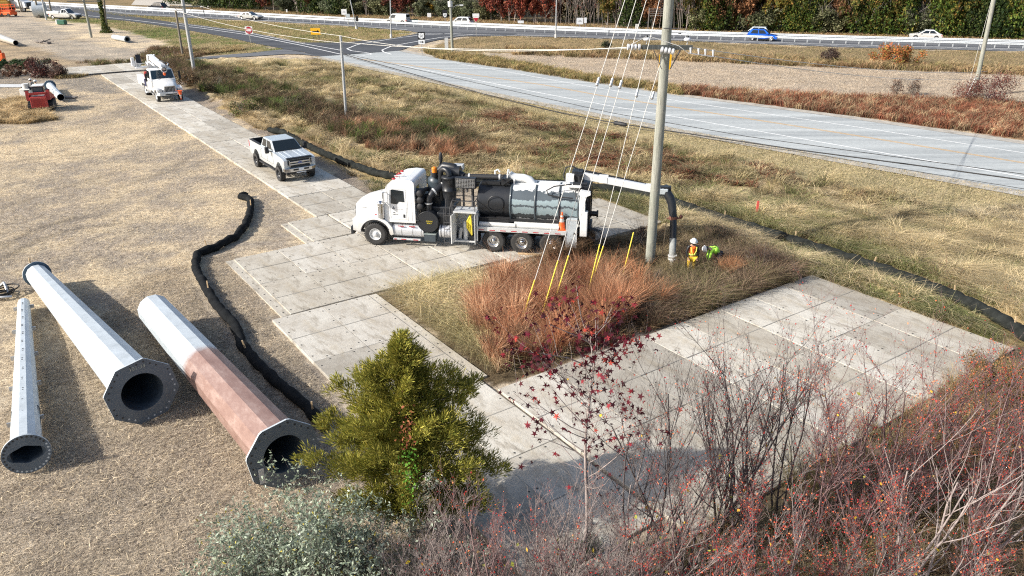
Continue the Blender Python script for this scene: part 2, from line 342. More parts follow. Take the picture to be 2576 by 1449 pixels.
matsarea = [[ab(*q) for q in [(-9.3, -11.4), (8.2, -11.4), (8.8, -7), (8.8, 10), (.25, 10), (.2, -6.7), (-9.3, -6.7)]], [ab(*q) for q in [(-20.3, -6.5), (-16.6, -6.5), (-16.6, -10.5), (-9.2, -10.5), (-9.2, 0), (-8.7, 0), (-8.7, 10), (-14, 10), (-14, 4), (-16.7, 4), (-20.3, 0)]], [ab(*q) for q in [(-92, -8), (-84, -8), (-84, -4.8), (-20, -4.8), (-20, -.6), (-84, -.6), (-84, .3), (-92, .3)]]]
SOCKP = lerp_line([(-19.4, 61.4), (-18.0, 60.6), (-16.48, 58.18), (-13.83, 54.46), (-11.19, 51.15), (-8.91, 48.65), (-6.94, 47.26), (-4.64, 46.63), (-1.0, 46.3), (3.0, 46.0), (6.8, 44.6), (8.94, 42.7), (10.64, 40.19), (12.54, 37.74), (14.64, 35.04), (16.45, 32.52), (17.5, 30.93), (18.4, 29.2), (19.0, 27.4), (19.2, 25.2), (18.7, 23.0), (18.2, 21.0)], 130)+lerp_line([(-15.2, 43.1), (-14.9, 42.47), (-14.28, 40.32), (-13.95, 38.5), (-13.85, 36.7), (-14.3, 35.3), (-14.9, 34.2), (-14.28, 32.38), (-13.0, 30.17), (-11.95, 28.45), (-10.61, 26.66), (-9.84, 25.04), (-8.93, 23.77), (-7.93, 22.51), (-6.71, 21.18), (-5.6, 19.7)], 70)
def near_any(x, y, polys, d):
    k = np.zeros(np.shape(x), bool)
    for a in range(0, 8):
        for P in polys: k |= inpoly(x+d*math.cos(a*.785), y+d*math.sin(a*.785), P)
    return k
def hummock(x, y):
    """height of the tussocky ground of the unmown meadow"""
    x = np.asarray(x, float); y = np.asarray(y, float); k = inpoly(x, y, Z_meadow) & ~inpoly(x, y, Z_verge); h = np.zeros(x.shape)
    if not k.any(): return h
    xx, yy = x[k], y[k]; s = np.clip(yy/40, .8, 2.2); wx = xx+(vn(xx, yy, 2.0, 61)-.5)*1.2; wy = yy+(vn(xx, yy, 2.0, 66)-.5)*1.2
    q = 1-np.abs(2*vn(wx, wy, 1.5, 71)-1); q2 = 1-np.abs(2*vn(wx, wy, .8, 77)-1); hh = np.clip(.65*vn(wx, wy, 1.1, 81)+.35*q2-.33, 0, 1)*.62*(.55+.9*vn(xx, yy, 7.0, 85))
    dm = np.full(xx.shape, 9.0)
    for sx, sy in SOCKP: dm = np.minimum(dm, np.hypot(xx-sx, yy-sy))
    hh *= np.clip((dm-.7)/1.3, 0, 1); hh[near_any(xx, yy, matsarea, .7)] = 0; h[k] = hh; return h
def land_colour(x, y):
    wx = x+(fbm(x, y, 3.0, 3)-.5)*3.0*np.clip(y/60, .25, 1.6); wy = y+(fbm(x, y, 3.0, 9)-.5)*3.0*np.clip(y/60, .25, 1.6)
    n1 = fbm(x, y, 2.2, 1)[:, None]; n2 = fbm(x, y, .7, 5, 3)[:, None]; n3 = fbm(x, y, 7.0, 8)[:, None]
    mix = lambda a, b, t: np.array(a)*(1-t)+np.array(b)*t
    st = lambda v, a, b: np.clip((v-a)/(b-a), 0, 1)
    # dry straw over grey-brown soil
    c = mix((.42, .365, .30), (.72, .60, .42), st(n1*.35+n2*.3+n3*.35, .40, .58))
    near = st((30-y)[:, None], 0, 12); c = c*(1-near)+mix((.42, .36, .295), (.66, .57, .45), st(n2*.6+n1*.4, .38, .62))*near
    def put(P, col, soft=True):
        k = inpoly(wx, wy, P) if soft else inpoly(x, y, P); c[k] = col[k]
    put(Z_beyond, mix((.23, .185, .10), (.36, .27, .16), st(n1, .3, .7)))
    put(Z_slope, mix((.25, .20, .11), (.40, .30, .17), st(n1*.5+n3*.5, .35, .65)))
    put(Z_median, mix((.20, .20, .075), (.42, .32, .175), st(n1*.6+n3*.4, .38, .62)))
    put(Z_leftverge, mix((.15, .20, .055), (.42, .33, .19), st(n1*.5+n3*.5, .42, .62)))
    put(Z_yard, mix((.33, .27, .195), (.48, .38, .255), st(n1, .35, .65)))
    put(Z_gravel, mix((.40, .36, .30), (.54, .47, .375), st(n1, .35, .65)))
    put(Z_grey1, mix((.27, .235, .20), (.40, .34, .27), st(n2, .35, .65)))
    put(Z_grey2, mix((.27, .25, .225), (.40, .36, .31), st(n2, .35, .65)))
    g = mix((.19, .17, .075), (.60, .475, .26), st(n1*.5+n2*.5, .38, .60)); m1 = fbm(x, y, 4.0, 31)[:, None]; m2 = fbm(x, y, 5.0, 47)[:, None]; g = g*(1-st(m1, .52, .62)*.75)+np.array((.13, .18, .05))*st(m1, .52, .62)*.75; g = g*(1-st(m2, .56, .64)*.7)+np.array((.17, .095, .06))*st(m2, .56, .64)*.7
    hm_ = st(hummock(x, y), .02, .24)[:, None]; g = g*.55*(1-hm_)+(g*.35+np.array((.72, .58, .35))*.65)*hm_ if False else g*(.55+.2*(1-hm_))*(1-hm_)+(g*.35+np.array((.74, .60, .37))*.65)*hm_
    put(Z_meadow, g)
    put(Z_brush, mix((.10, .075, .045), (.24, .17, .10), st(n1, .35, .65)))
    put(Z_brush2, mix((.20, .19, .085), (.36, .24, .13), st(n1, .35, .65)))
    put(Z_straw2, mix((.42, .33, .17), (.60, .46, .25), st(n1, .3, .7)))
    put(Z_verge, mix((.42, .36, .20), (.56, .47, .28), st(n2, .3, .7)))
    put(Z_bright, mix((.46, .36, .19), (.60, .47, .26), st(n1, .3, .7)))
    put(Z_cropedge, mix((.25, .23, .08), (.48, .35, .17), st(n1, .35, .65)))
    put(Z_redstrip, mix((.20, .085, .05), (.36, .25, .14), st(n1*.6+n3*.4, .42, .66)))
    for ln_, wd_, f_ in TRACKS:
        dm = np.full(x.shape, 99.0)
        for px, py in lerp_line(ln_, 90): dm = np.minimum(dm, np.hypot(x-px, y-py))
        k = np.clip(1-dm/wd_, 0, 1)[:, None]*(.5+.9*n2); c = c*(1-k*(1-f_))
    put(Z_crop, mix((.46, .38, .29), (.60, .50, .385), st(n2*.5+n1*.5, .3, .7)))
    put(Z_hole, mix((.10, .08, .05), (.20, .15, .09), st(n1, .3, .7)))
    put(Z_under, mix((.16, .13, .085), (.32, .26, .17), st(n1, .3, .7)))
    return c
def build_ground():
    ys = [2.0]
    while ys[-1] < 300: ys.append(ys[-1]+max(.26, ys[-1]*.0085))
    ys += [340, 400, 500, 700, 1100, 2000, 3500]
    xs = [0.0]
    while xs[-1] < 180: xs.append(xs[-1]+max(.3, (xs[-1]-15)*.02))
    xs += [220, 300, 450, 800, 1600, 3000]
    xs = np.array([-q for q in xs[:0:-1]]+xs); ys = np.array([-400, -60, -10]+ys)
    X, Y = np.meshgrid(xs, ys); x = X.ravel(); y = Y.ravel()
    z = (fbm(x, y, 2.5, 21)-.5)*.10-.06
    inm = inpoly(x, y, Z_meadow) | inpoly(x, y, Z_redstrip); z = np.where(inm, z+.02+(fbm(x, y, 1.6, 4)-.4)*.06, z)
    z = np.minimum(z, -.025)+hummock(x, y)
    z[(np.abs(x) > 200) | (y > 320) | (y < 1)] = -.05
    V = np.stack([x, y, z], 1); ny, nx = X.shape; i = np.arange(ny-1)[:, None]*nx+np.arange(nx-1)[None, :]
    F = np.stack([i, i+1, i+nx+1, i+nx], -1).reshape(-1, 4)
    me = bpy.data.meshes.new('ground'); me.vertices.add(len(V)); me.vertices.foreach_set('co', V.astype(np.float32).ravel())
    me.loops.add(F.size); me.loops.foreach_set('vertex_index', F.astype(np.int32).ravel()); me.polygons.add(len(F)); me.polygons.foreach_set('loop_start', np.arange(0, F.size, 4, dtype=np.int32))
    me.polygons.foreach_set('use_smooth', np.ones(len(F), bool))
    a = me.color_attributes.new('Col', 'FLOAT_COLOR', 'POINT'); cc = np.ones((len(V), 4), np.float32); cc[:, :3] = land_colour(x, y); a.data.foreach_set('color', cc.ravel())
    me.update(); me.validate()
    m, nt, b = newmat('dry_land'); at_ = N(nt, 'ShaderNodeAttribute'); at_.attribute_name = 'Col'
    nA = noise(nt, 4.0, 9, .95, 'Object', (1, 1, 1)); rA = ramp(nt, nA.outputs['Fac'], [(.34, (.34, .31, .28)), (.45, (.74, .71, .69)), (.53, (1.08, 1.07, 1.05)), (.63, (1.45, 1.42, 1.36))])
    nB = noise(nt, .35, 5, .6, 'Object'); rB = ramp(nt, nB.outputs['Fac'], [(.35, (.84, .85, .87)), (.65, (1.12, 1.10, 1.06))])
    nC = noise(nt, 16, 5, .85, 'Object', (1, .6, 1)); rC = ramp(nt, nC.outputs['Fac'], [(.36, (.50, .46, .43)), (.5, (1, 1, 1)), (.62, (1.30, 1.29, 1.26))])
    o = at_.outputs['Color']
    for r in (rA, rB, rC):
        mx = N(nt, 'ShaderNodeMix', data_type='RGBA', blend_type='MULTIPLY'); mx.inputs[0].default_value = 1
        nt.links.new(o, mx.inputs[6]); nt.links.new(r.outputs[0], mx.inputs[7]); o = mx.outputs[2]
    nt.links.new(o, b.inputs['Base Color']); b.inputs['Roughness'].default_value = .95; b.inputs['Specular IOR Level'].default_value = .1
    bp = N(nt, 'ShaderNodeBump', Strength=.9, Distance=.10); nt.links.new(nA.outputs['Fac'], bp.inputs['Height'])
    bp2 = N(nt, 'ShaderNodeBump', Strength=.7, Distance=.03); nt.links.new(nC.outputs['Fac'], bp2.inputs['Height']); nt.links.new(bp.outputs[0], bp2.inputs['Normal']); nt.links.new(bp2.outputs[0], b.inputs['Normal'])
    me.materials.append(m); og = bpy.data.objects.new('ground', me); COL.objects.link(og); tag(og, 'dry grassy ground across the whole site', None, None, 'structure')
build_ground()

# ------------------------------------------------------------------ paved surfaces
def sheet(name, pts, z, m, label, kind='structure'):
    mb = MB(); mb.add([(x, y, z) for x, y in pts], [tuple(range(len(pts)))])
    return tag(obj(name, mb, m), label, None, None, kind)
def strip(pts, w, z, m, mb, dash=None):
    """ribbon of width w along a line of ground points"""
    P = [Vector((p[0], p[1], 0)) for p in pts]; L = []; R_ = []
    for i, p in enumerate(P):
        t = (P[min(i+1, len(P)-1)]-P[max(i-1, 0)]).normalized(); n = Vector((-t.y, t.x, 0))*w/2
        L.append(p+n); R_.append(p-n)
    for i in range(len(P)-1):
        if dash and i % 2: continue
        mb.add([(L[i].x, L[i].y, z), (R_[i].x, R_[i].y, z), (R_[i+1].x, R_[i+1].y, z), (L[i+1].x, L[i+1].y, z)], [(0, 1, 2, 3)], m)
def asphalt(name, c, streak, crack=True):
    m, nt, b = newmat(name); n = noise(nt, 3, 8, .7); r = ramp(nt, n.outputs['Fac'], [(.3, [x*.86 for x in c]), (.7, [x*1.12 for x in c])])
    n2 = noise(nt, 120, 2, .6); r2 = ramp(nt, n2.outputs['Fac'], [(.3, (.86,)*3), (.7, (1.12,)*3)])
    mx = N(nt, 'ShaderNodeMix', data_type='RGBA', blend_type='MULTIPLY'); mx.inputs[0].default_value = 1; nt.links.new(r.outputs[0], mx.inputs[6]); nt.links.new(r2.outputs[0], mx.inputs[7]); o = mx.outputs[2]
    # worn wheel tracks that run with the road (direction `streak`)
    tc = N(nt, 'ShaderNodeTexCoord'); mp = N(nt, 'ShaderNodeMapping'); mp.inputs['Rotation'].default_value = (0, 0, -streak); mp.inputs['Scale'].default_value = (.02, .9, 1)
    nt.links.new(tc.outputs['Object'], mp.inputs[0]); n3 = N(nt, 'ShaderNodeTexNoise', Scale=1.0, Detail=3.0); nt.links.new(mp.outputs[0], n3.inputs['Vector'])
    r3 = ramp(nt, n3.outputs['Fac'], [(.35, (.78, .79, .80)), (.65, (1.14, 1.14, 1.13))])
    mx = N(nt, 'ShaderNodeMix', data_type='RGBA', blend_type='MULTIPLY'); mx.inputs[0].default_value = 1; nt.links.new(o, mx.inputs[6]); nt.links.new(r3.outputs[0], mx.inputs[7]); o = mx.outputs[2]
    if crack:
        v = N(nt, 'ShaderNodeTexVoronoi', feature='DISTANCE_TO_EDGE', Scale=.22); nz = noise(nt, 1.2, 4); 
        ad = N(nt, 'ShaderNodeVectorMath', operation='ADD'); nt.links.new(tc.outputs['Object'], ad.inputs[0]); nt.links.new(nz.outputs['Color'], ad.inputs[1]); nt.links.new(ad.outputs[0], v.inputs['Vector'])
        r4 = ramp(nt, v.outputs['Distance'], [(0, (.86,)*3), (.008, (1,)*3)])
        mx = N(nt, 'ShaderNodeMix', data_type='RGBA', blend_type='MULTIPLY'); mx.inputs[0].default_value = 1; nt.links.new(o, mx.inputs[6]); nt.links.new(r4.outputs[0], mx.inputs[7]); o = mx.outputs[2]
    nt.links.new(o, b.inputs['Base Color']); b.inputs['Roughness'].default_value = .9; b.inputs['Specular IOR Level'].default_value = .2; bumpn(nt, b, n2.outputs['Fac'], .3, .01); return m
ang_g = math.atan2(45.08-108.07, 30.82+25.84)
M['asph_pale'] = asphalt('bleached_asphalt', (.42, .44, .437), ang_g); M['asph_dark'] = asphalt('dark_asphalt', (.085, .09, .10), R(-28))
M['asph_mid'] = asphalt('worn_asphalt', (.15, .155, .165), R(-27))
M['paintw'] = mat('road_paint_white', (.80, .80, .78), .7, var=.15, scale=1.5); M['painty'] = mat('road_paint_yellow', (.62, .38, .14), .7, var=.2, scale=1.5)
gn = GP([(805, 142), (1025, 187), (1192, 222), (1359, 256), (1525, 289), (1717, 326), (2117, 398), (2576, 480)]); gf = GP([(1002, 128), (1025, 133), (1159, 157), (1289, 175), (1459, 203), (1717, 243), (2147, 300), (2576, 363)])
ext = lambda a, b, k: (b[0]+(b[0]-a[0])*k, b[1]+(b[1]-a[1])*k)
gn.append(ext(gn[-2], gn[-1], 3)); gf.append(ext(gf[-2], gf[-1], 3))
sheet('road', gn+gf[::-1]+GP([(880, 137)]), .006, M['asph_pale'], 'pale bleached asphalt road running diagonally behind the meadow')
dark = GP([(137, 30), (195, 37), (225, 44), (275, 49), (322, 53), (427, 68), (570, 93), (634, 108), (715, 123), (760, 130), (805, 142), (880, 136), (1002, 128), (1045, 113), (1099, 101), (1159, 91.5), (1289, 89), (1300, 84), (1060, 80), (1052, 84), (982, 97), (859, 107), (757, 107), (625, 80), (507, 64), (427, 55), (322, 39), (187, 22)])
sheet('side_road', dark, .010, M['asph_dark'], 'dark asphalt side road and junction curving up to the highway')
nearE = GP([(60, 6), (115, 22), (137, 31), (195, 30), (322, 38), (427, 42), (510, 46), (660, 53), (856, 64), (1025, 77), (1060, 84), (1159, 92), (1289, 90), (1717, 102.5), (2147, 119.5), (2576, 129), (3000, 138)])
a_, b_ = G(859, 51.7), G(2576, 101); farE = [ext(a_, b_, .6), b_, G(2147, 92.6), G(1717, 82.7), a_, (-75.2, 189.5), (-125, 215), (-150, 236), (-136, 240)]
sheet('highway', [(-175, 252)]+nearE+farE+[(-185, 275)], .003, M['asph_mid'], 'multi-lane asphalt highway with guardrails crossing behind the site')
sheet('driveway', GP([(427, 151), (477, 146), (627, 133), (715, 123.5), (760, 131), (805, 142), (760, 137), (720, 136), (627, 142), (520, 148), (440, 156)]), .014, M['asph_mid'], 'narrow asphalt driveway entering from the junction')
sheet('dirt_track', GP([(1430, 73), (1515, 75), (1645, 58), (1625, 56), (1530, 65)]), .008, mat('pale_gravel', (.36, .31, .26), .95, var=.2), 'pale gravel track leading into the woods')
sheet('parking_area', GP([(405, 0), (560, 12), (530, 20), (330, 12), (340, 0)]), .006, mat('pale_gravel_lot', (.50, .46, .40), .95, var=.15), 'pale gravel lot beside the far highway lanes')
mk = MB()
gy = [((a[0]*.5+b[0]*.5), (a[1]*.5+b[1]*.5)) for a, b in zip(lerp_line(gn, 24), lerp_line(gf, 24))]
def between(t, n=24): return [((a[0]*(1-t)+b[0]*t), (a[1]*(1-t)+b[1]*t)) for a, b in zip(lerp_line(gn, n), lerp_line(gf, n))]
yl = GP([(900, 148), (1025, 163), (1192, 189), (1359, 212), (1525, 243), (1717, 273), (2147, 340), (2576, 410)]); yl.append(ext(yl[-2], yl[-1], 2)); yl = lerp_line(yl, 26)
off = lambda P, d: [(p[0]+d*.66, p[1]+d*.75) for p in P]
strip(off(yl, .12), .11, .012, 1, mk); strip(off(yl, -.12), .11, .012, 1, mk)
strip(lerp_line(GP([(1000, 163), (1192, 200), (1359, 234), (1525, 265), (1717, 297), (2147, 372), (2576, 445)])+[ext(G(2147, 372), G(2576, 445), 2)], 26), .16, .012, 0, mk)
strip(lerp_line(GP([(1150, 160), (1289, 183), (1459, 214), (1717, 256), (2147, 318), (2576, 385)])+[ext(G(2147, 318), G(2576, 385), 2)], 26), .14, .012, 0, mk)
sh_ = MB(); strip([(p[0]-.45, p[1]-.5) for p in gn], 1.3, .0035, 0, sh_); strip([(p[0]+.45, p[1]+.5) for p in gf], 1.2, .0035, 0, sh_); tag(obj('gravel_shoulder', sh_, mat('gravel_shoulder', (.40, .37, .32), .95, var=.35, scale=1.2)), 'narrow gravel shoulders along the pale road', None, None, 'structure')
tag(obj('road_paint', mk, [M['paintw'], M['painty']]), 'double yellow centre line and white edge lines on the pale road', None, None, 'structure')
mk = MB()
for L in [[(430, 62), (507, 71), (625, 88), (757, 114), (859, 137)], [(430, 57), (507, 66.5), (625, 83), (757, 109), (859, 127)],
          [(880, 146), (940, 136), (925, 133), (885, 128), (872, 123), (900, 112), (990, 97), (1060, 88), (1159, 83.5)],
          [(985, 137), (965, 131), (961, 126), (985, 116), (1045, 105), (1110, 94), (1190, 87)], [(70, 8), (137, 27), (225, 40), (322, 49), (430, 62)], [(1000, 84), (1159, 86), (1300, 90)],
          [(180, 17), (322, 34), (427, 40), (660, 51), (856, 62.5), (1025, 75)], [(1300, 88), (1717, 99.7), (2147, 113.5), (2576, 124)], [(150, 17), (180, 25)]]:
    strip(lerp_line(GP(L), 30), .22, .018, 0, mk)
strip(lerp_line(GP([(1500, 97), (2147, 117), (2576, 126.7)]), 60), .16, .019, 0, mk, dash=True)
tag(obj('highway_paint', mk, [M['paintw']]), 'white lane lines on the dark highway and junction', None, None, 'structure')

# ------------------------------------------------------------------ composite ground mats, each one its own slab
def matmat():
    m, nt, b = newmat('composite_mat'); oi = N(nt, 'ShaderNodeObjectInfo')
    r0 = ramp(nt, oi.outputs['Random'], [(0, (.36, .335, .29)), (.35, (.46, .425, .36)), (.6, (.50, .47, .415)), (1, (.57, .54, .475))])
    tc = N(nt, 'ShaderNodeTexCoord')
    nA = N(nt, 'ShaderNodeTexNoise', Scale=.55, Detail=8.0, Roughness=.65); nt.links.new(tc.outputs['Object'], nA.inputs['Vector'])
    rA = ramp(nt, nA.outputs['Fac'], [(.30, (.72, .67, .60)), (.44, (.93, .91, .88)), (.60, (1.08, 1.08, 1.07))])
    mp = N(nt, 'ShaderNodeMapping'); mp.inputs['Rotation'].default_value = (0, 0, R(20)); mp.inputs['Scale'].default_value = (.7, 3.0, 1); nt.links.new(tc.outputs['Object'], mp.inputs[0])
    nB = N(nt, 'ShaderNodeTexNoise', Scale=.9, Detail=7.0, Roughness=.7); nt.links.new(mp.outputs[0], nB.inputs['Vector'])
    rB = ramp(nt, nB.outputs['Fac'], [(.52, (1, 1, 1)), (.60, (.80, .78, .75)), (.68, (.50, .48, .46))])
    nC = N(nt, 'ShaderNodeTexNoise', Scale=9.0, Detail=5.0, Roughness=.7); nt.links.new(tc.outputs['Object'], nC.inputs['Vector']); rC = ramp(nt, nC.outputs['Fac'], [(.3, (.88,)*3), (.7, (1.08,)*3)])
    sy = N(nt, 'ShaderNodeSeparateXYZ'); nt.links.new(tc.outputs['Object'], sy.inputs[0]); ab_ = N(nt, 'ShaderNodeMath', operation='ABSOLUTE'); nt.links.new(sy.outputs['Y'], ab_.inputs[0])
    nT = N(nt, 'ShaderNodeTexNoise', Scale=1.6, Detail=6.0); nt.links.new(tc.outputs['Object'], nT.inputs['Vector']); mT = N(nt, 'ShaderNodeMath', operation='MULTIPLY_ADD'); mT.inputs[1].default_value = 1.4; nt.links.new(nT.outputs['Fac'], mT.inputs[0]); nt.links.new(ab_.outputs[0], mT.inputs[2])
    rT = ramp(nt, mT.outputs[0], [(.66, (.90, .87, .82)), (.85, (1, 1, 1))])
    o = r0.outputs[0]
    for r in (rA, rB, rC, rT):
        mx = N(nt, 'ShaderNodeMix', data_type='RGBA', blend_type='MULTIPLY'); mx.inputs[0].default_value = 1
        nt.links.new(o, mx.inputs[6]); nt.links.new(r.outputs[0], mx.inputs[7]); o = mx.outputs[2]
    nt.links.new(o, b.inputs['Base Color']); b.inputs['Roughness'].default_value = .78
    v = N(nt, 'ShaderNodeTexVoronoi', Scale=22.0); nt.links.new(tc.outputs['Object'], v.inputs['Vector']); bumpn(nt, b, v.outputs['Distance'], .35, .012); return m
M['mat'] = matmat(); M['hole'] = mat('bolt_hole', (.05, .048, .045), .8, var=.3); M['groove'] = mat('worn_joint', (.27, .255, .225), .9, var=.3)
def ground_mat(a0, a1, b0, b1, label, group, z=0.0, split=True, lip=None):
    """slab along the grid; corners get a millimetre or two of sag and play so joints read"""
    g = .006; j = lambda s=.012: rnd.uniform(-s, s); zt = z+.05+rnd.uniform(-.006, .008)
    c = ab((a0+a1)/2, (b0+b1)/2); o = empty_or = None
    la, lb = (a1-a0)/2-g, (b1-b0)/2-g; mb = MB(); bv = .012
    ring = lambda q, zz: [(-la+q, -lb+q, zz), (la-q, -lb+q, zz), (la-q, lb-q, zz), (-la+q, lb-q, zz)]
    dz = [j(), j(), j(), j()]
    r0 = ring(0, z-.07); r1 = [(x, y, zt-bv+d) for (x, y, _), d in zip(ring(0, 0), dz)]; r2 = [(x, y, zt+d) for (x, y, _), d in zip(ring(bv, 0), dz)]
    vs = r0+r1+r2; fs = [(i, (i+1) % 4, 4+(i+1) % 4, 4+i) for i in range(4)]+[(4+i, 4+(i+1) % 4, 8+(i+1) % 4, 8+i) for i in range(4)]+[(8, 9, 10, 11)]
    mb.add(vs, fs, 0)
    zz = max(zt+d for d in dz)+.003
    for s in (-1, 1):
        for t in (-.8, -.3, .3, .8):
            mb.disc((la*t, s*(lb-.13), zz), .034, (0, 0, 1), 8, 1)
        for t in (-.45, .45): mb.disc((s*(la-.13), lb*t, zz), .034, (0, 0, 1), 8, 1)
    if split: mb.add([(-.018, -lb+bv, zz), (.018, -lb+bv, zz), (.018, lb-bv, zz), (-.018, lb-bv, zz)], [(0, 1, 2, 3)], 2)
    mb.add([(-la+bv, -.010, zz+.001), (la-bv, -.010, zz+.001), (la-bv, .010, zz+.001), (-la+bv, .010, zz+.001)], [(0, 1, 2, 3)], 2) if rnd.random() < .0 else None
    if lip:
        for sd in lip:
            w = .38
            if sd == 'b0': mb.box(-la, la, -lb-w, -lb, z-.07, z+.012)
            if sd == 'b1': mb.box(-la, la, lb, lb+w, z-.07, z+.012)
            if sd == 'a0': mb.box(-la-w, -la, -lb, lb, z-.07, z+.012)
            if sd == 'a1': mb.box(la, la+w, -lb, lb, z-.07, z+.012)
            for k in range(5):
                t = -.8+.4*k
                if sd in ('b0', 'b1'): mb.disc((la*t, (-lb-w/2) if sd == 'b0' else lb+w/2, z+.016), .04, (0, 0, 1), 8, 1)
                else: mb.disc(((-la-w/2) if sd == 'a0' else la+w/2, lb*t, z+.016), .04, (0, 0, 1), 8, 1)
    o = obj('ground_mat', mb, [M['mat'], M['hole'], M['groove'], M['hole']]); o.location = (c[0], c[1], 0); o.rotation_euler = (0, 0, TH+rnd.uniform(-.004, .004))
    tag(o, label, 'ground mat', group)
ORD = ['first', 'second', 'third', 'fourth', 'fifth', 'sixth', 'seventh', 'eighth', 'ninth', 'tenth', 'eleventh', 'twelfth', 'thirteenth', 'fourteenth', 'fifteenth', 'sixteenth']
def mat_rows(as_, bs, label, group, skip=lambda i, j, n, m: False, lipf=None, **k):
    for i in range(len(as_)-1):
        for j in range(len(bs)-1):
            if skip(i, j, len(as_)-1, len(bs)-1): continue
            nr, nc = len(as_)-1, len(bs)-1; far = f', {ORD[i]} from far end' if nr > 1 else ''; col_ = ('' if nc == 1 else (', left column' if j == 0 else ', right column') if nc == 2 else f', {ORD[j]} column from left')
            ground_mat(as_[i], as_[i+1], bs[j], bs[j+1], label+far+col_, group, lip=lipf(i, j, len(as_)-1, len(bs)-1) if lipf else None, **k)
lin = lambda a, b, n: [a+(b-a)*i/n for i in range(n+1)]
mat_rows(lin(-83.4, -20.3, 15), [-4.75, -2.7, -.65], 'composite mat of the long access road', 'mats of the access road')
mat_rows(lin(-92.0, -84.0, 2), [-8.2, -6.1, -4.0, -1.9, .3], 'mat of the far cross block', 'mats at the far end of the access road')
mat_rows([-20.2, -16.62], [-6.4, -4.2], 'single composite mat jutting out left of the vacuum truck front wheel', 'jutting mat', lipf=lambda *a: ['b0'])
mat_rows([-16.55, -12.9, -9.25], [-10.4, -8.3, -6.22, -4.12], 'beige mat left of the truck', 'mats of the left pad', lipf=lambda i, j, n, m: (['b0'] if j == 0 else None))
mat_rows([-20.25, -16.6, -12.9, -9.2], [-4.08, -2.1, 0.0], 'mat beneath the vacuum truck cab', 'mats under the truck cab', skip=lambda i, j, n, m: False, lipf=lambda i, j, n, m: (['a1'] if i == n-1 and j < 1 else None))
mat_rows([-16.6, -12.9, -8.7], [.03, 2.03, 4.03], 'mat beneath the vacuum truck tank', 'mats under the truck tank')
mat_rows([-13.9, -11.3, -8.7], [4.06, 6.0, 7.95, 9.95], 'mat behind the vacuum truck tail', 'mats behind the truck tail')
mat_rows([-9.15, -5.0, -.72, 3.6, 7.9], [-11.2, -9.13, -7.08], 'grey mat in the lane behind the cedar', 'mats of the left lane', lipf=lambda i, j, n, m: (['b1'] if j == m-1 and i < 2 else None))
mat_rows([.25, 4.52, 8.8], [-6.95, -4.76, -2.56, -.36], 'near pad mat behind shrubs', 'mats of the near pad', lipf=None)
mat_rows([.3, 4.55, 8.85], [-.33, 1.75, 3.85, 5.9, 7.95, 10.0], 'right-hand pad mat', 'mats of the right pad')
mat_rows([7.95, 10.1], [-11.2, -8.7], 'composite mat at the lower tip of the near pad', 'tip mat')
# ------------------------------------------------------------------ vacuum truck.  local x: back along the truck, y: away from the viewer, z up; origin at the near front tyre
def text_mesh(txt, size, name='lettering'):
    c = bpy.data.curves.new(name, 'FONT'); c.body = txt; c.size = size; c.extrude = .002; c.align_x = 'CENTER'; c.resolution_u = 2
    o = bpy.data.objects.new(name, c); COL.objects.link(o); dg = bpy.context.evaluated_depsgraph_get(); me = bpy.data.meshes.new_from_object(o.evaluated_get(dg))
    bpy.data.objects.remove(o); return me
def text_obj(name, txt, size, m, parent, loc, rot):
    me = text_mesh(txt, size); me.materials.clear(); me.materials.append(m)
    for p in me.polygons: p.material_index = 0
    o = bpy.data.objects.new(name, me); COL.objects.link(o); o.parent = parent; o.location = loc; o.rotation_euler = rot; return o
def tyre_mb(r, w, tread=True, rimr=.6):
    """wheel lying across y, centred on origin"""
    mb = MB(); h = w/2
    mb.lathe([(r*rimr, -h*.92), (r*.80, -h), (r*.93, -h*.97), (r*.985, -h*.8), (r, -h*.5), (r, h*.5), (r*.985, h*.8), (r*.93, h*.97), (r*.80, h), (r*rimr, h*.92), (r*rimr, -h*.92)], axis='y', n=32, m=0)
    if tread:
        for k in range(36):
            a = 2*math.pi*k/36; c, s = math.cos(a), math.sin(a)
            for sd in (-1, 1):
                p = [(c*(r-.004)-s*.022*q, y, s*(r-.004)+c*.022*q) for q, y in ((-1, sd*h*.35), (1, sd*h*.35), (1, sd*h*.93), (-1, sd*h*.93))]
                p2 = [(x+c*.018, y, z+s*.018) for x, y, z in p]; mb.hexa(p+p2, 0)
    return mb
def rim_mb(r, w, side, deep=.06, holes=10, hub=.3, nuts=True, proud=0.0):
    """rim for a wheel; side=-1 faces -y"""
    mb = MB(); f = side*(w/2*.9); b = f-side*deep
    mb.lathe([(r, f+side*.01), (r*.95, f+side*.015), (r*.90, f), (r*.86, b), (r*.55, b+side*.01), (r*hub, b+side*.015), (r*hub, b+side*(deep*.7+proud)), (r*hub*.8, b+side*(deep*.9+proud)), (.001, b+side*(deep*.95+proud))], axis='y', n=28, m=0)
    for k in range(holes):
        a = 2*math.pi*k/holes; mb.disc((math.cos(a)*r*.70, b+side*.004, math.sin(a)*r*.70), r*.085, (0, side, 0), 8, 1)
    if nuts:
        for k in range(10):
            a = 2*math.pi*(k+.5)/10; p = (math.cos(a)*r*.44, b+side*.01, math.sin(a)*r*.44); mb.cyl(p, (p[0], p[1]+side*.03, p[2]), r*.035, 6, 0)
    return mb
def wheel(parent, x, y, z, r, w, side, rimm, tread=True, rr=.6, **k):
    o = obj('wheel', tyre_mb(r, w, tread, rr), M['tyre'], parent); o.location = (x, y, z)
    q = obj('rim', rim_mb(r*rr*1.02, w, side, **k), [rimm, M['hole']], o); return o

kx, ky = -6.71, 35.64
T = empty('vacuum_truck', (kx, ky, .05), R(-9.2), 'white cab vacuum excavation truck with dark tank parked across the mats', 'truck')
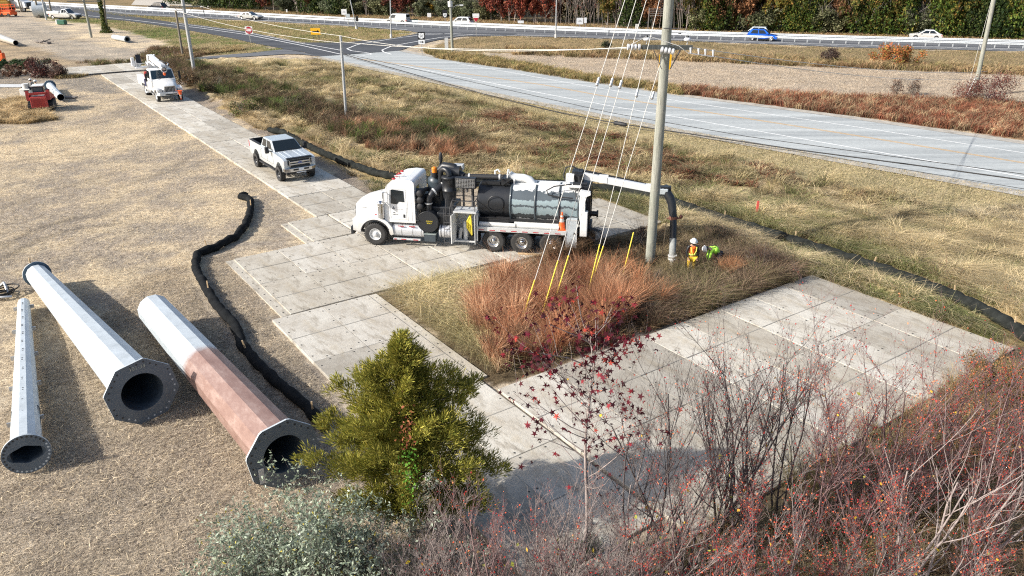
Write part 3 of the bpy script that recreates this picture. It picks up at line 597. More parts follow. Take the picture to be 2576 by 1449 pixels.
# cab
cab = MB().prism([(.56, 1.2), (.56, 2.42), (.70, 2.98), (.86, 3.14), (1.15, 3.26), (1.62, 3.33), (1.98, 3.30), (2.08, 3.16), (2.08, 1.2)], .12, 2.38)
cab = obj('cab', cab, M['white'], T, bevel=.09, seg=3)
hood = MB(); 
secs = [(-1.05, .55, 1.95, .80, 1.80), (-1.0, .45, 2.05, .78, 1.93), (-.75, .38, 2.12, .75, 2.07), (-.3, .32, 2.18, .75, 2.20), (.2, .26, 2.24, .8, 2.33), (.6, .22, 2.28, 1.0, 2.44)]
vs = []
for x, y0, y1, z0, z1 in secs:
    q = .16; vs += [(x, y0, z0), (x, y0, z1-q*1.3), (x, y0+q*.4, z1-q*.4), (x, y0+q*1.4, z1), (x, (y0+y1)/2, z1+.04), (x, y1-q*1.4, z1), (x, y1-q*.4, z1-q*.4), (x, y1, z1-q*1.3), (x, y1, z0)]
n = 9; fs = [(i*n+j, i*n+(j+1) % n, (i+1)*n+(j+1) % n, (i+1)*n+j) for i in range(len(secs)-1) for j in range(n)]
hood.add(vs, fs, 0, True); hood.add(vs[:n], [tuple(range(n))[::-1]], 0)
hood = obj('hood', hood, M['white'], T)
hb = MB().box(-.75, -.42, .300, .31, 1.83, 1.855); obj('badge', hb, M['chrome'], hood)
obj('marker_lamp', MB().box(.02, .10, .245, .26, 1.42, 1.52), M['red'], hood)
g = MB().box(-1.10, -1.05, .62, 1.88, .85, 1.72); [g.box(-1.115, -1.10, .66+.1*k, .68+.1*k, .88, 1.70, 1) for k in range(12)]; obj('grille', g, [M['steel'], M['chrome']], hood)
def arch(cx, cz, r, a0, a1, n=14): return [(cx+r*math.cos(R(a0+(a1-a0)*i/n)), cz+r*math.sin(R(a0+(a1-a0)*i/n))) for i in range(n+1)]
for y0, y1 in ((.02, .5), (2.0, 2.48)):
    f = MB().prism([(-1.06, .72), (-1.06, 1.30), (-.85, 1.42), (-.3, 1.50), (.35, 1.46), (.70, 1.22), (.92, .95), (.98, .62), (.86, .55)]+arch(.05, .55, .74, 5, 172)[0:], y0, y1)
    f = obj('fender', f, M['white'], T, bevel=.03); e = MB(); P = arch(.05, .55, .74, 0, 178, 16)
    for a, b in zip(P, P[1:]): e.bar((a[0], (y0+y1)/2, a[1]), (b[0], (y0+y1)/2, b[1]), y1-y0+.02, .04)
    obj('fender_trim', e, M['blackm'], f)
    obj('headlamp', MB().box(-1.08, -.98, y0+.06, y1-.06, 1.02, 1.24), M['clear'], T, bevel=.03)
obj('bumper', MB().box(-1.22, -1.08, .1, 2.4, .48, .86).box(-1.12, -.7, .35, .5, .55, .68).box(-1.12, -.7, 2.0, 2.15, .55, .68), M['black'], T, bevel=.02)
obj('windscreen', MB().panel([(.56, 2.25, 2.44), (.56, .25, 2.44), (.72, .3, 3.02), (.72, 2.2, 3.02)], (.03, .03, .05, .04), .012), M['glassb'], cab)
win = MB().prism([(.92, 2.80), (1.0, 2.84), (1.55, 2.78), (1.57, 2.24), (1.30, 2.25), (1.20, 2.12), (.90, 2.14)], .102, .118); obj('window', win, M['glass'], cab)
win = MB().prism([(.92, 2.80), (1.55, 2.78), (1.57, 2.24), (1.20, 2.12), (.90, 2.14)], 2.382, 2.398); obj('window', win, M['glass'], cab)
obj('rear_window', MB().box(2.075, 2.095, .45, .95, 2.30, 2.92), M['glass'], cab, bevel=.005)
obj('windscreen_frame', MB().box(1.22, 1.245, .10, .118, 2.13, 2.8), M['blackm'], cab) if False else None
dr = MB(); 
for a, b in (((.86, 1.42), (.86, 2.82)), ((1.64, 1.38), (1.64, 2.86)), ((.86, 1.42), (.95, 1.33)), ((.95, 1.33), (1.64, 1.38)), ((.88, 2.86), (1.64, 2.86))):
    dr.bar((a[0], .117, a[1]), (b[0], .117, b[1]), .012, .012)
dr.box(1.70, 1.715, .112, .122, 1.30, 2.3); dr.box(1.92, 1.93, .112, .122, 1.30, 2.25)
door = obj('door', dr, M['alup'], cab); obj('door_handle', MB().box(1.49, 1.57, .10, .125, 1.46, 1.62), M['black'], door)
lg = MB().prism([(.94, 1.86), (1.10, 1.86), (1.02, 2.02)], .114, .118).box(1.12, 1.50, .114, .118, 1.865, 1.88).box(1.13, 1.42, .114, .118, 1.97, 1.975); obj('door_logo', lg, mat('grey_lettering', (.18, .19, .21), .6), door)
text_obj('door_lettering', 'MC', .085, M['steel'], door, (1.05, .112, 1.66), (R(90), 0, 0)); text_obj('door_lettering', 'USDOT', .085, M['steel'], door, (1.10, .112, 1.57), (R(90), 0, 0))
for y in (.55, 1.0, 1.25, 1.5, 1.95): obj('roof_lamp', MB().sph((.98, y, 3.24), .075, 8, sz=.6, sx=1.4), M['red'], cab)
obj('air_horn', MB().cyl((.95, .75, 3.33), (1.45, .75, 3.40), .03, 8, r2=.06).cyl((1.3, .45, 3.3), (1.3, .45, 3.42), .03, 8), M['chrome'], cab)
ac = MB().cyl((.40, .08, 1.42), (.40, .08, 2.1), .16, 18).lathe([(.17, 2.1), (.18, 2.14), (.16, 2.2), (.05, 2.25), (.001, 2.25)], (.40, .08, 0), n=18).cyl((.40, .08, 1.6), (.40, .08, 1.63), .172, 18).cyl((.40, .08, 2.0), (.40, .08, 2.03), .172, 18)
obj('air_cleaner', ac, M['chrome'], T)
mr = MB().box(.60, .64, -.22, .0, 2.1, 2.75).bar((.66, .12, 2.7), (.62, -.1, 2.7), .03).bar((.66, .12, 2.2), (.62, -.1, 2.2), .03); obj('mirror', mr, M['chrome'], T, bevel=.01)
mr = MB().box(.60, .64, 2.5, 2.72, 2.1, 2.75).bar((.66, 2.38, 2.7), (.62, 2.6, 2.7), .03).bar((.66, 2.38, 2.2), (.62, 2.6, 2.2), .03); obj('mirror', mr, M['chrome'], T, bevel=.01)
obj('antenna', MB().cyl((.55, .0, 2.2), (.53, .0, 3.9), .008, 5), M['black'], T); obj('antenna', MB().cyl((1.0, 2.4, 2.6), (1.0, 2.45, 4.4), .008, 5), M['black'], T)
# chassis, wheels
ch = MB().box(-.8, 10.0, .85, 1.05, .62, .92).box(-.8, 10.0, 1.45, 1.65, .62, .92).box(-.05, .15, .4, 2.1, .45, .6)
for s in (5.9, 7.27, 8.65): ch.box(s-.1, s+.1, .3, 2.2, .45, .65).box(s-.5, s+.5, .75, .85, .5, .6)
ch.box(5.2, 9.3, .35, 2.15, .92, 1.12); obj('chassis', ch, M['steel'], T)
wheel(T, .05, .16, .56, .56, .31, -1, M['alup'], rr=.52, hub=.35, proud=.10); wheel(T, .05, 2.34, .56, .56, .31, 1, M['alup'], rr=.52)
for s in (5.9, 7.27, 8.65):
    wheel(T, s, .15, .54, .54, .28, -1, M['chrome'], rr=.54, deep=.13, hub=.33); wheel(T, s, .47, .54, .54, .28, -1, M['steel'], tread=False)
    wheel(T, s, 2.35, .54, .54, .28, 1, M['chrome'], rr=.54, deep=.13); wheel(T, s, 2.03, .54, .54, .28, 1, M['steel'], tread=False)
mf = MB().box(5.14, 5.18, .05, .6, .4, 1.12).box(9.22, 9.26, .05, .6, .35, 1.12); obj('mud_flap', mf, M['blackm'], T)
# tanks on the near side
tk = MB().cyl((.92, .42, .76), (2.45, .42, .76), .335, 28); t1 = obj('fuel_tank', tk, M['tankm'], T, bevel=.02)
st = MB()
for s in (1.35, 1.9, 2.34): st.lathe([(.342, s-.025), (.348, s), (.342, s+.025)], (0, .42, .76), axis='x', n=28)
obj('strap', st, M['alu'], t1)
sp = MB().box(.95, 2.3, .0, .12, .36, .42).box(1.2, 1.5, .06, .12, 1.02, 1.04, 1).box(1.75, 2.05, .06, .12, 1.02, 1.04, 1).box(1.0, 1.12, -.004, .0, .37, .41, 1).box(1.35, 1.6, -.004, .0, .37, .41, 1).box(1.95, 2.2, -.004, 0, .37, .41, 1); obj('step', sp, [M['alup'], M['red']], t1)
tk = MB().cyl((3.22, .42, .80), (3.98, .42, .80), .33, 28); t2 = obj('fuel_tank', tk, M['tankm'], T, bevel=.02); st = MB(); [st.lathe([(.337, s-.02), (.342, s), (.337, s+.02)], (0, .42, .80), axis='x', n=28) for s in (3.32, 3.85)]; obj('strap', st, M['blackm'], t2)
bb = obj('battery_box', MB().box(2.50, 3.06, .05, .55, .32, .68), M['slate'], T, bevel=.02); obj('lid', MB().box(2.48, 3.08, .03, .57, .68, .73), mat('weathered_grey_lid', (.22, .26, .25), .6, var=.3), bb)
# pump set behind the cab
obj('pump_housing', MB().box(2.25, 3.9, .55, 2.1, .95, 1.95).box(2.2, 3.2, .9, 2.2, 1.9, 2.35).box(3.1, 3.9, .3, .9, 1.15, 1.75), M['black'], T, bevel=.05)
bd = MB().cyl((2.70, .06, 1.32), (2.70, .8, 1.32), .50, 36).lathe([(.50, .05), (.53, .04), (.53, .1), (.5, .11)], (2.70, 0, 1.32), axis='y', n=36).box(2.15, 2.3, .0, .06, 1.35, 1.4).box(3.12, 3.22, .0, .06, 1.2, 1.38)
bd = obj('vacuum_drum', bd, M['black'], T, bevel=.02); text_obj('lettering', 'CLEAN', .10, M['yellow'], bd, (2.78, .035, 1.33), (R(90), 0, 0)); text_obj('lettering', 'BOLT', .10, M['yellow'], bd, (2.78, .035, 1.23), (R(90), 0, 0))
for i, z in enumerate((2.02, 2.34, 2.66)): obj('silencer', MB().cyl((2.32, .2, z), (2.32, .62, z), .17, 16).sph((2.32, .2, z), .17, 12, sy=.5).tube([(2.32, .6, z), (2.45, .8, z+.05), (2.5, 1.1, z)], .10, 10), M['blackm'], T)
pp = MB().tube([(2.68, .45, 1.7), (2.68, .45, 2.2), (2.72, .48, 2.42), (2.86, .58, 2.62), (3.2, .85, 2.86), (3.42, 1.05, 2.95)], .165, 16); pp = obj('suction_pipe', pp, M['black'], T)
cl = MB()
for p, q in (((2.68, .45, 2.12), (2.68, .45, 2.17)), ((2.90, .61, 2.65), (2.95, .65, 2.685)), ((3.26, .90, 2.885), (3.31, .94, 2.91))): cl.cyl(p, q, .185, 16)
obj('clamp', cl, M['alup'], pp)
rt = MB().cyl((2.86, 1.35, 1.9), (2.86, 1.35, 3.02), .42, 28).lathe([(.42, 3.02), (.40, 3.14), (.28, 3.24), (.24, 3.28), (.24, 3.55), (.001, 3.56)], (2.86, 1.35, 0), n=28); rt = obj('receiver_tank', rt, M['slate'], T)
cb = MB(); [cb.cyl((2.86+.27*math.cos(a), 1.35+.27*math.sin(a), 3.28), (2.86+.27*math.cos(a), 1.35+.27*math.sin(a), 3.5), .012, 5) for a in [i*math.pi/3 for i in range(6)]]; cb.lathe([(.26, 3.48), (.29, 3.49), (.29, 3.52), (.26, 3.53)], (2.86, 1.35, 0)); obj('guard_cage', cb, M['steel'], rt)
bc = MB().cyl((2.88, 1.0, 3.52), (2.88, 1.0, 3.72), .13, 14).sph((2.88, 1.0, 3.72), .13, 12, sz=.6, z0=0); bc = obj('beacon', bc, M['amber'], T); obj('beacon_base', MB().cyl((2.88, 1.0, 3.3), (2.88, 1.0, 3.52), .15, 14), M['black'], bc)
obj('paddle_flag', MB().cyl((3.02, 1.45, 3.5), (3.05, 1.5, 3.85), .05, 8).sph((3.08, 1.52, 4.1), .26, 12, sx=.38, sy=.25, sz=1.1), M['black'], T)
cy = MB().lathe([(.001, 3.44), (.36, 3.44), (.37, 3.40), (.37, 3.34), (.34, 3.33), (.34, 2.80), (.355, 2.79), (.355, 2.75), (.34, 2.74), (.33, 2.55), (.13, 1.85), (.11, 1.5)], (3.66, .72, 0), n=28); cy = obj('cyclone', cy, M['black'], T)
ap = MB(); pts = [(3.18, 1.0, 2.2), (3.18, 1.0, 3.45)]+[(3.18+.24-.24*math.cos(a), 1.0-.12*(1-math.cos(a)), 3.45+.27*math.sin(a)) for a in [math.pi*i/8 for i in range(1, 9)]]; ap.tube(pts, .135, 14)
ap.tube([(3.0, 1.5, 3.45), (3.25, 1.45, 3.72), (3.75, 1.35, 3.70), (4.0, 1.25, 3.42), (4.25, 1.2, 3.32)], .2, 14).cyl((3.6, 1.3, 3.42), (4.1, 1.3, 3.46), .34, 20); obj('air_duct', ap, M['black'], T)
obj('junction_box', MB().box(3.62, 4.1, 1.7, 2.1, 3.45, 3.72), M['alup'], T, bevel=.01)
lp = MB().tube([(4.2, 1.2, 3.32), (4.55, 1.2, 3.33), (6.2, 1.2, 3.36)], .135, 14); lp = obj('long_duct', lp, M['blackm'], T); c2 = MB(); [c2.cyl((s, 1.2, 3.325+(s-4.2)*.02), (s+.08, 1.2, 3.33+(s-4.2)*.02), .15, 14) for s in (4.5, 5.98)]; obj('clamp', c2, M['alup'], lp)
rd = MB().box(4.03, 5.02, .30, .58, 2.98, 3.50); rd = obj('oil_cooler', rd, M['black'], T, bevel=.015)
gr = MB(); [gr.box(4.09+.078*k, 4.105+.078*k, .285, .298, 3.04, 3.45) for k in range(12)]; [gr.box(4.08, 4.98, .283, .297, 3.05+.065*k, 3.062+.065*k) for k in range(7)]; obj('grille', gr, M['alu'], rd)
ld = MB(); 
for s in (4.3, 4.75): ld.cyl((s, .9, 1.2), (s, .9, 3.25), .07 if s > 4.5 else .05, 10)
ld.box(4.05, 5.05, .8, .86, 2.95, 3.0).box(4.05, 5.05, 1.5, 1.56, 2.95, 3.0).cyl((4.6, .4, 2.8), (4.6, .4, 2.98), .05, 8); obj('stand', ld, M['steel'], T)
cg = MB()
for s, y in ((3.92, .04), (5.02, .04), (3.92, .9), (5.02, .9), (3.55, .3)): cg.bar((s, y, 1.0), (s, y, 2.45), .035)
for z in (2.45, 2.2):
    cg.bar((3.92, .04, z), (5.02, .04, z), .03); cg.bar((3.92, .9, z), (5.02, .9, z), .03); cg.bar((3.92, .04, z), (3.92, .9, z), .03); cg.bar((5.02, .04, z), (5.02, .9, z), .03)
for x in (3.5, 3.78): cg.bar((x, .0, .3), (x, .1, 2.0), .025)
for k in range(5): cg.bar((3.5, .0, .35+.34*k), (3.78, .0, .35+.34*k), .025)
cg.bar((3.78, .1, 2.0), (3.92, .04, 2.45), .03); obj('ladder_rail', cg, M['steel'], T)
# open cabinet
cbn = MB().box(4.02, 5.05, .0, .04, .45, .50).box(4.02, 4.05, .0, .80, .45, 1.88).box(5.02, 5.05, .0, .80, .45, 1.88).box(4.02, 5.05, .77, .80, .45, 1.88).box(3.98, 5.09, -.04, .84, 1.88, 1.95).box(4.02, 5.05, .0, .80, .42, .47).box(5.05, 5.14, .04, .7, .5, 1.9)
cbn = obj('cabinet', cbn, M['alup'], T, bevel=.006)
obj('cabinet_door', MB().hexa([(4.02, -.02, .45), (3.94, -.42, .45), (3.98, -.43, .45), (4.05, -.02, .45), (4.02, -.02, 1.86), (3.94, -.42, 1.86), (3.98, -.43, 1.86), (4.05, -.02, 1.86)]), M['alup'], cbn); obj('cabinet_door', MB().hexa([(5.03, -.02, .45), (5.06, -.34, .45), (5.09, -.34, .45), (5.06, -.02, .45), (5.03, -.02, 1.86), (5.06, -.34, 1.86), (5.09, -.34, 1.86), (5.06, -.02, 1.86)]), M['alup'], cbn)
hz = MB()
for i in range(7): hz.tube([(4.78+.02*math.sin(i), .12+.06*(i % 3), 1.75), (4.66+.03*i-.03, .10+.05*(i % 2), 1.45), (4.62+.035*i, .08+.06*(i % 3), 1.15), (4.74+.015*i, .1, .95-.03*i)], .04, 7)
obj('hose', hz, M['yellow'], cbn); obj('cylinder', MB().cyl((4.52, .25, .5), (4.52, .25, 1.32), .12, 14).cyl((4.52, .25, 1.32), (4.52, .25, 1.4), .09, 14), M['alup'], cbn); obj('cylinder', MB().tube([(4.22, .25, .5), (4.25, .25, .8), (4.3, .3, 1.05)], .10, 12), M['alu'], cbn); obj('tool', MB().box(4.7, 4.95, .1, .4, .48, .7).cyl((4.2, .5, .5), (4.2, .5, .75), .16, 10), M['black'], cbn)
# debris tank
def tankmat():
    m, nt, b = newmat('banded_slate_tank'); tc = N(nt, 'ShaderNodeTexCoord'); sp = N(nt, 'ShaderNodeSeparateXYZ'); nt.links.new(tc.outputs['Object'], sp.inputs[0])
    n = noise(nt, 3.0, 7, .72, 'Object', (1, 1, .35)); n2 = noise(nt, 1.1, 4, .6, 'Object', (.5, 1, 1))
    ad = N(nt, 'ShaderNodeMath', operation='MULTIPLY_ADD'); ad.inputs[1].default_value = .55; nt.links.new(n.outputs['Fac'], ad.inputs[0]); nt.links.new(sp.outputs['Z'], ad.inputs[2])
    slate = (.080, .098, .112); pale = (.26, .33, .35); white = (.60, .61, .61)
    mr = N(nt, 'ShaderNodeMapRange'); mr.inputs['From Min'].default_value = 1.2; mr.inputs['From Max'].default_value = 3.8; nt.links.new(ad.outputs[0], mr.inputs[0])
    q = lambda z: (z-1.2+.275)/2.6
    r = ramp(nt, mr.outputs[0], [(0, white), (q(1.60), (.035, .04, .044)), (q(1.86), pale), (q(2.22), slate), (q(2.32), pale), (q(2.58), slate), (q(2.60), slate), (q(2.93), white)]); r.color_ramp.interpolation = 'CONSTANT'  # slate, pale and white bands stacked by height, with uneven edges
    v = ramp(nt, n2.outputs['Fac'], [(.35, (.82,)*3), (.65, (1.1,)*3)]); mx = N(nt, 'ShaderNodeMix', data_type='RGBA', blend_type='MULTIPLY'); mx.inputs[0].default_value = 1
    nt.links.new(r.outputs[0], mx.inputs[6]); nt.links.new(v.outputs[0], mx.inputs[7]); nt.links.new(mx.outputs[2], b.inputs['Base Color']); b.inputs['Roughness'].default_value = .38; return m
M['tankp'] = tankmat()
tc_ = 1.25; zc = 2.22
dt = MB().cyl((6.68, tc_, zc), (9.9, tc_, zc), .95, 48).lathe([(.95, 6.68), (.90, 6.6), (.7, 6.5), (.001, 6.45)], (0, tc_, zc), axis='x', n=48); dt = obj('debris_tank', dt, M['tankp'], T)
wt = MB().cyl((5.12, tc_, zc), (6.6, tc_, zc), .89, 44).lathe([(.89, 5.12), (.85, 5.06), (.6, 5.0), (.001, 4.97)], (0, tc_, zc), axis='x', n=44)
wt.lathe([(.36, .345), (.40, .335), (.40, .36)], (5.95, 0, 2.3), axis='y', n=24); obj('water_tank', wt, M['black'], T)
rb = MB(); 
for s in (6.66, 7.83, 8.95, 9.86): rb.lathe([(.95, s-.05), (.985, s-.04), (.985, s+.04), (.95, s+.05)], (0, tc_, zc), axis='x', n=48)
obj('rib', rb, M['slate'], dt)
sk = MB().box(5.15, 6.6, .30, .34, 1.30, 1.62); [sk.box(5.15, 6.6, .27, .30, 1.34+.09*k, 1.37+.09*k) for k in range(4)]; sk.box(5.15, 9.6, .55, .65, 1.12, 1.6).box(5.15, 9.6, 1.9, 2.0, 1.12, 1.6); obj('tank_saddle', sk, M['blackm'], T)
tp = MB().box(5.2, 6.4, .9, 1.6, 3.02, 3.2).box(6.15, 6.55, .8, 1.5, 3.1, 3.42).box(5.4, 6.1, .8, .86, 3.1, 3.25).bar((6.2, .8, 3.1), (6.6, .75, 3.4), .05).bar((6.6, .8, 3.1), (6.2, .75, 3.4), .05); obj('top_frame', tp, M['black'], T)
he = MB().tube([(6.45, 1.2, 3.52), (6.55, 1.2, 3.44), (6.8, 1.2, 3.38), (7.15, 1.2, 3.38), (7.45, 1.2, 3.30), (7.62, 1.2, 3.12)], [.24, .2, .19, .19, .18, .17], 18).lathe([(.25, 6.40), (.27, 6.40), (.27, 6.46), (.25, 6.46)], (0, 1.2, 3.5), axis='x').box(6.7, 6.78, .95, 1.2, 3.0, 3.35); obj('elbow_pipe', he, M['white'], T)
ts = MB().box(7.4, 9.3, .95, 1.55, 3.12, 3.19).tube([(8.5, 1.0, 3.2), (8.5, 1.0, 3.28), (8.85, 1.0, 3.28), (8.85, 1.0, 3.2)], .02, 6); obj('top_saddle', ts, M['white'], T, bevel=.02)
hk = MB().tube([(5.75, 1.6, 3.2), (5.72, 1.6, 3.55), (5.85, 1.6, 3.62), (5.95, 1.6, 3.5)], .045, 8); obj('vent_pipe', hk, M['white'], T)
# deck
dk = MB().box(5.14, 9.36, -.02, .5, 1.10, 1.24).box(5.14, 9.36, 2.0, 2.52, 1.10, 1.24).box(5.14, 9.36, -.035, -.02, 1.05, 1.26); dk = obj('deck', dk, M['alup'], T, bevel=.008)
rs = MB()
for k in range(8): rs.box(5.2+.52*k, 5.46+.52*k, -.041, -.034, 1.09, 1.13)
obj('reflector_strip', rs, M['red'], dk)
bx = MB().box(9.36, 9.84, .0, .45, .48, 1.80); bx = obj('rear_locker', bx, M['galv'], T, bevel=.01); obj('handle', MB().box(9.70, 9.78, -.02, .0, 1.1, 1.2), M['black'], bx); obj('frame', MB().box(9.34, 9.86, -.012, .0, 1.78, 1.84).box(9.34, 9.86, -.012, .0, .45, .50).box(9.34, 9.38, -.012, 0, .5, 1.78).box(9.82, 9.86, -.012, 0, .5, 1.78), M['alup'], bx)
# rear door and boom
rdoor = MB().cyl((9.9, tc_, zc), (10.06, tc_, zc), 1.0, 44).lathe([(1.0, 10.06), (.9, 10.16), (.5, 10.26), (.001, 10.28)], (0, tc_, zc), axis='x', n=40); rdoor = obj('rear_door', rdoor, M['whited'], T)
dd = MB().box(10.05, 10.35, .3, 2.1, 2.9, 3.1).box(10.2, 10.4, .5, .7, 1.4, 3.0).box(10.2, 10.4, 1.7, 1.9, 1.4, 3.0).cyl((10.3, 1.0, 1.85), (10.75, 1.0, 1.85), .12, 14).cyl((10.68, 1.0, 1.85), (10.76, 1.0, 1.85), .17, 14).box(10.1, 10.45, .6, 1.9, .9, 1.3)
for k in range(3): dd.tube([(10.35, .5+.1*k, 1.3), (10.85+.05*k, .4+.1*k, 1.15), (10.95+.04*k, .4+.1*k, .85), (10.7, .45+.1*k, .62), (10.35, .5+.1*k, .9)], .022, 6)
obj('door_gear', dd, M['black'], rdoor)
wa = MB().box(9.98, 10.32, .05, .38, 1.0, 2.20).prism([(10.02, 2.2), (10.18, 2.2), (10.18, 2.9), (10.42, 3.02), (10.40, 3.14), (9.95, 3.20), (9.85, 3.0), (10.02, 2.95)], .08, .34); obj('tailgate_arm', wa, M['white'], T, bevel=.03)
bs = MB().box(9.3, 10.2, .7, 1.6, 3.12, 3.22).box(9.35, 9.95, .5, 1.4, 3.2, 3.3); bs = obj('boom_base', bs, M['white'], T, bevel=.02)
bl = MB().box(9.6, 10.0, .85, 1.5, 3.28, 3.78).cyl((9.55, .7, 3.36), (10.2, .7, 3.36), .08, 10).box(9.45, 9.95, 1.0, 1.6, 3.72, 3.84).cyl((9.9, .8, 3.3), (9.82, .8, 3.72), .1, 10).box(9.9, 10.4, .6, 1.7, 3.0, 3.3); obj('turret', bl, M['black'], T, bevel=.02)
obj('turret_box', MB().box(9.2, 9.58, .75, 1.1, 3.40, 3.74), M['white'], T, bevel=.02)
obj('hydraulic_hose', MB().tube([(9.15, 1.2, 3.3), (9.05, 1.2, 3.6), (9.15, 1.25, 3.95), (9.4, 1.3, 4.02), (9.7, 1.3, 3.9)], .035, 8), M['blackwire'], T); obj('hydraulic_hose', MB().tube([(10.0, .5, 3.25), (9.7, .3, 3.1), (9.75, .2, 2.85)], .025, 8), M['blackwire'], T); hs = MB().tube([(9.5, .6, 3.35), (8.7, .45, 3.25), (8.35, .4, 3.05), (8.45, .35, 2.86), (8.9, .3, 2.80), (9.6, .25, 2.78)], .03, 8); obj('hydraulic_hose', hs, M['blackwire'], T)
# boom, from the turret to a tip above the excavation; tip found from where the boom ends behind the pole
_M = Matrix.Translation((kx, ky, .05)) @ Matrix.Rotation(R(-9.2), 4, 'Z')
tip = _M.inverted() @ Vector(at(1666, 480, 34.7)); b0 = Vector((9.75, 1.15, 3.66)); dirb = (tip-b0).normalized()
def bp(t, dz=0, dy=0): p = b0.lerp(tip, t); return (p.x, p.y+dy, p.z+dz)
bm_ = MB().bar(bp(-.04), bp(.97), .26, .30).bar(bp(.05, .0, .40), bp(.95, .0, .34), .12, .12); bm1 = obj('boom', bm_, M['white'], T, bevel=.015)
bm_ = MB().bar(bp(.05, .02, .26), bp(.98, .02, .22), .16, .10); bm_.tube([bp(.0, .18, .2), bp(.3, .17, .2), bp(.95, .10, .2)], .05, 8); obj('boom_slot', bm_, M['black'], bm1)
bm_ = MB(); 
for t in (.30, .86): bm_.bar(bp(t, -.17, .1), bp(t, .20, .1), .42, .06)
bm_.box(bp(.3)[0]-.18, bp(.3)[0]+.18, bp(.3)[1]-.14, bp(.3)[1]-.1, bp(.3)[2]-.14, bp(.3)[2]+.14); obj('boom_bracket', bm_, M['white'], bm1)
e = bp(1.0); hd = MB().box(e[0]-.22, e[0]+.26, e[1]-.16, e[1]+.28, e[2]-.14, e[2]+.12); obj('boom_head', hd, M['galv'], T, bevel=.03)
hd = MB().cyl((e[0]+.18, e[1]-.1, e[2]+.1), (e[0]+.18, e[1]+.35, e[2]+.1), .12, 12).box(e[0]-.15, e[0]+.4, e[1]-.05, e[1]+.25, e[2]+.02, e[2]+.2); obj('hose_reel_head', hd, M['black'], T)
ipt = lambda p: _M.inverted() @ Vector(p)
h0 = Vector(e)+Vector((.15, .05, 0)); w1_ = ipt(at(1694, 548, 34.3)); w2_ = ipt(at(1693, 600, 33.9)); w3_ = ipt(at(1692, 640, 33.5)); w4_ = ipt(at(1691, 652, 33.3)); w5_ = ipt(at(1690, 684, 33.1))
mid = h0.lerp(w1_, .5)+Vector((.10, 0, .06))
hq = MB().tube([h0, h0.lerp(mid, .6)+Vector((.03, 0, .02)), mid, w1_], [.20, .215, .20, .17], 18); obj('hose_elbow', hq, M['black'], T)
hq = MB().cyl(w1_+Vector((0, 0, .08)), w1_+Vector((0, 0, -.08)), .19, 16).bar(w1_+Vector((-.3, -.05, -.03)), w1_+Vector((.35, -.05, .02)), .08, .06).sph(w1_+Vector((.34, -.05, .1)), .09, 8); obj('hose_coupling', hq, mat('rusty_coupling', (.22, .10, .07), .7, .3, var=.4), T)
hq = MB(); P = [w1_, w1_.lerp(w2_, .35)+Vector((.02, 0, 0)), w2_]; hq.tube(P, .155, 16)
for k in range(16):
    q = w1_.lerp(w2_, k/16); hq.lathe([(.155, -.02), (.168, 0), (.155, .02)], q, n=16)
hq = obj('suction_hose', hq, M['black'], T)
hq = MB(); 
for k in range(24):
    q = w2_.lerp(w4_, k/24); hq.lathe([(.150, -.03), (.165, 0), (.150, .03)], q, n=16)
hq.tube([w2_, w4_], .152, 16); obj('suction_hose_lower', hq, mat('grey_ribbed_hose', (.26, .27, .26), .7, var=.3, scale=6), T)
obj('nozzle', MB().cyl(w4_+Vector((0, 0, .1)), w5_, .115, 16).cyl(w4_+Vector((0, 0, .05)), w4_+Vector((0, 0, -.01)), .20, 18).cyl(w4_+Vector((0, 0, .2)), w4_+Vector((0, 0, .15)), .21, 18), M['pvc'], T)

# loose things carried on the deck: each its own
def on_truck(p): q = _M @ Vector(p); return tuple(q)
def traffic_cone(loc, label, rot=(0, 0, 0), grp=None, h=.86):
    o = empty('traffic_cone', loc, 0, label, 'traffic cone', grp, rot)
    c = MB().lathe([(.17, .03), (.165, .03), (.14, h*.28), (.11, h*.48), (.085, h*.66), (.055, h*.86), (.035, h), (.001, h)], n=20); obj('cone', c, M['orange'], o)
    b = MB().lathe([(.19, 0), (.20, .015), (.17, .04), (.0, .04)], n=20); b.box(-.19, .19, -.19, .19, -.005, .03); obj('base', b, M['orange'], o)
    q = MB().lathe([(.1175, h*.46), (.0885, h*.655)], n=20); obj('band', q, M['white'], o); q = MB().lathe([(.077, h*.73), (.063, h*.83)], n=20); obj('band', q, M['white'], o); return o
traffic_cone(on_truck((9.12, .22, 1.24)), 'orange cone with white bands on the vacuum truck deck beside the rear locker')
for i, (a, b, lab) in enumerate([((5.2, .18, 1.34), (6.95, .16, 1.34), 'white plastic pipe lying at the front end of the truck deck'), ((7.0, .16, 1.34), (9.0, .14, 1.34), 'white plastic pipe lying on the truck deck just left of the orange cone'), ((6.85, .40, 1.35), (8.95, .42, 1.34), 'white plastic pipe half hidden behind the others on the truck deck')]):
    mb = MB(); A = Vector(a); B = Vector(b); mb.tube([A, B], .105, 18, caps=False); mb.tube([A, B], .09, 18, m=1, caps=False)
    for P_, Q_ in ((A, B), (B, A)):
        d = (Q_-P_).normalized(); u = d.orthogonal().normalized(); v = d.cross(u); ring = [P_+(u*math.cos(t)+v*math.sin(t))*r for r in (.105, .09) for t in [2*math.pi*j/18 for j in range(18)]]
        mb.add(ring, [(j, (j+1) % 18, 18+(j+1) % 18, 18+j) for j in range(18)])
    o = obj('pvc_pipe', mb, [M['pvc'], M['inside']]); o.matrix_world = _M; tag(o, lab, 'pipe', 'white pipes on the truck deck')
o = obj('timber_dunnage', MB().box(0, 1.3, -.05, .05, 0, .06), M['wood']); o.location = on_truck((7.1, -.1, .02)); o.rotation_euler = (0, 0, R(-10)); tag(o, 'thin timber strip on the mats beside the rear wheels of the vacuum truck', 'timber')

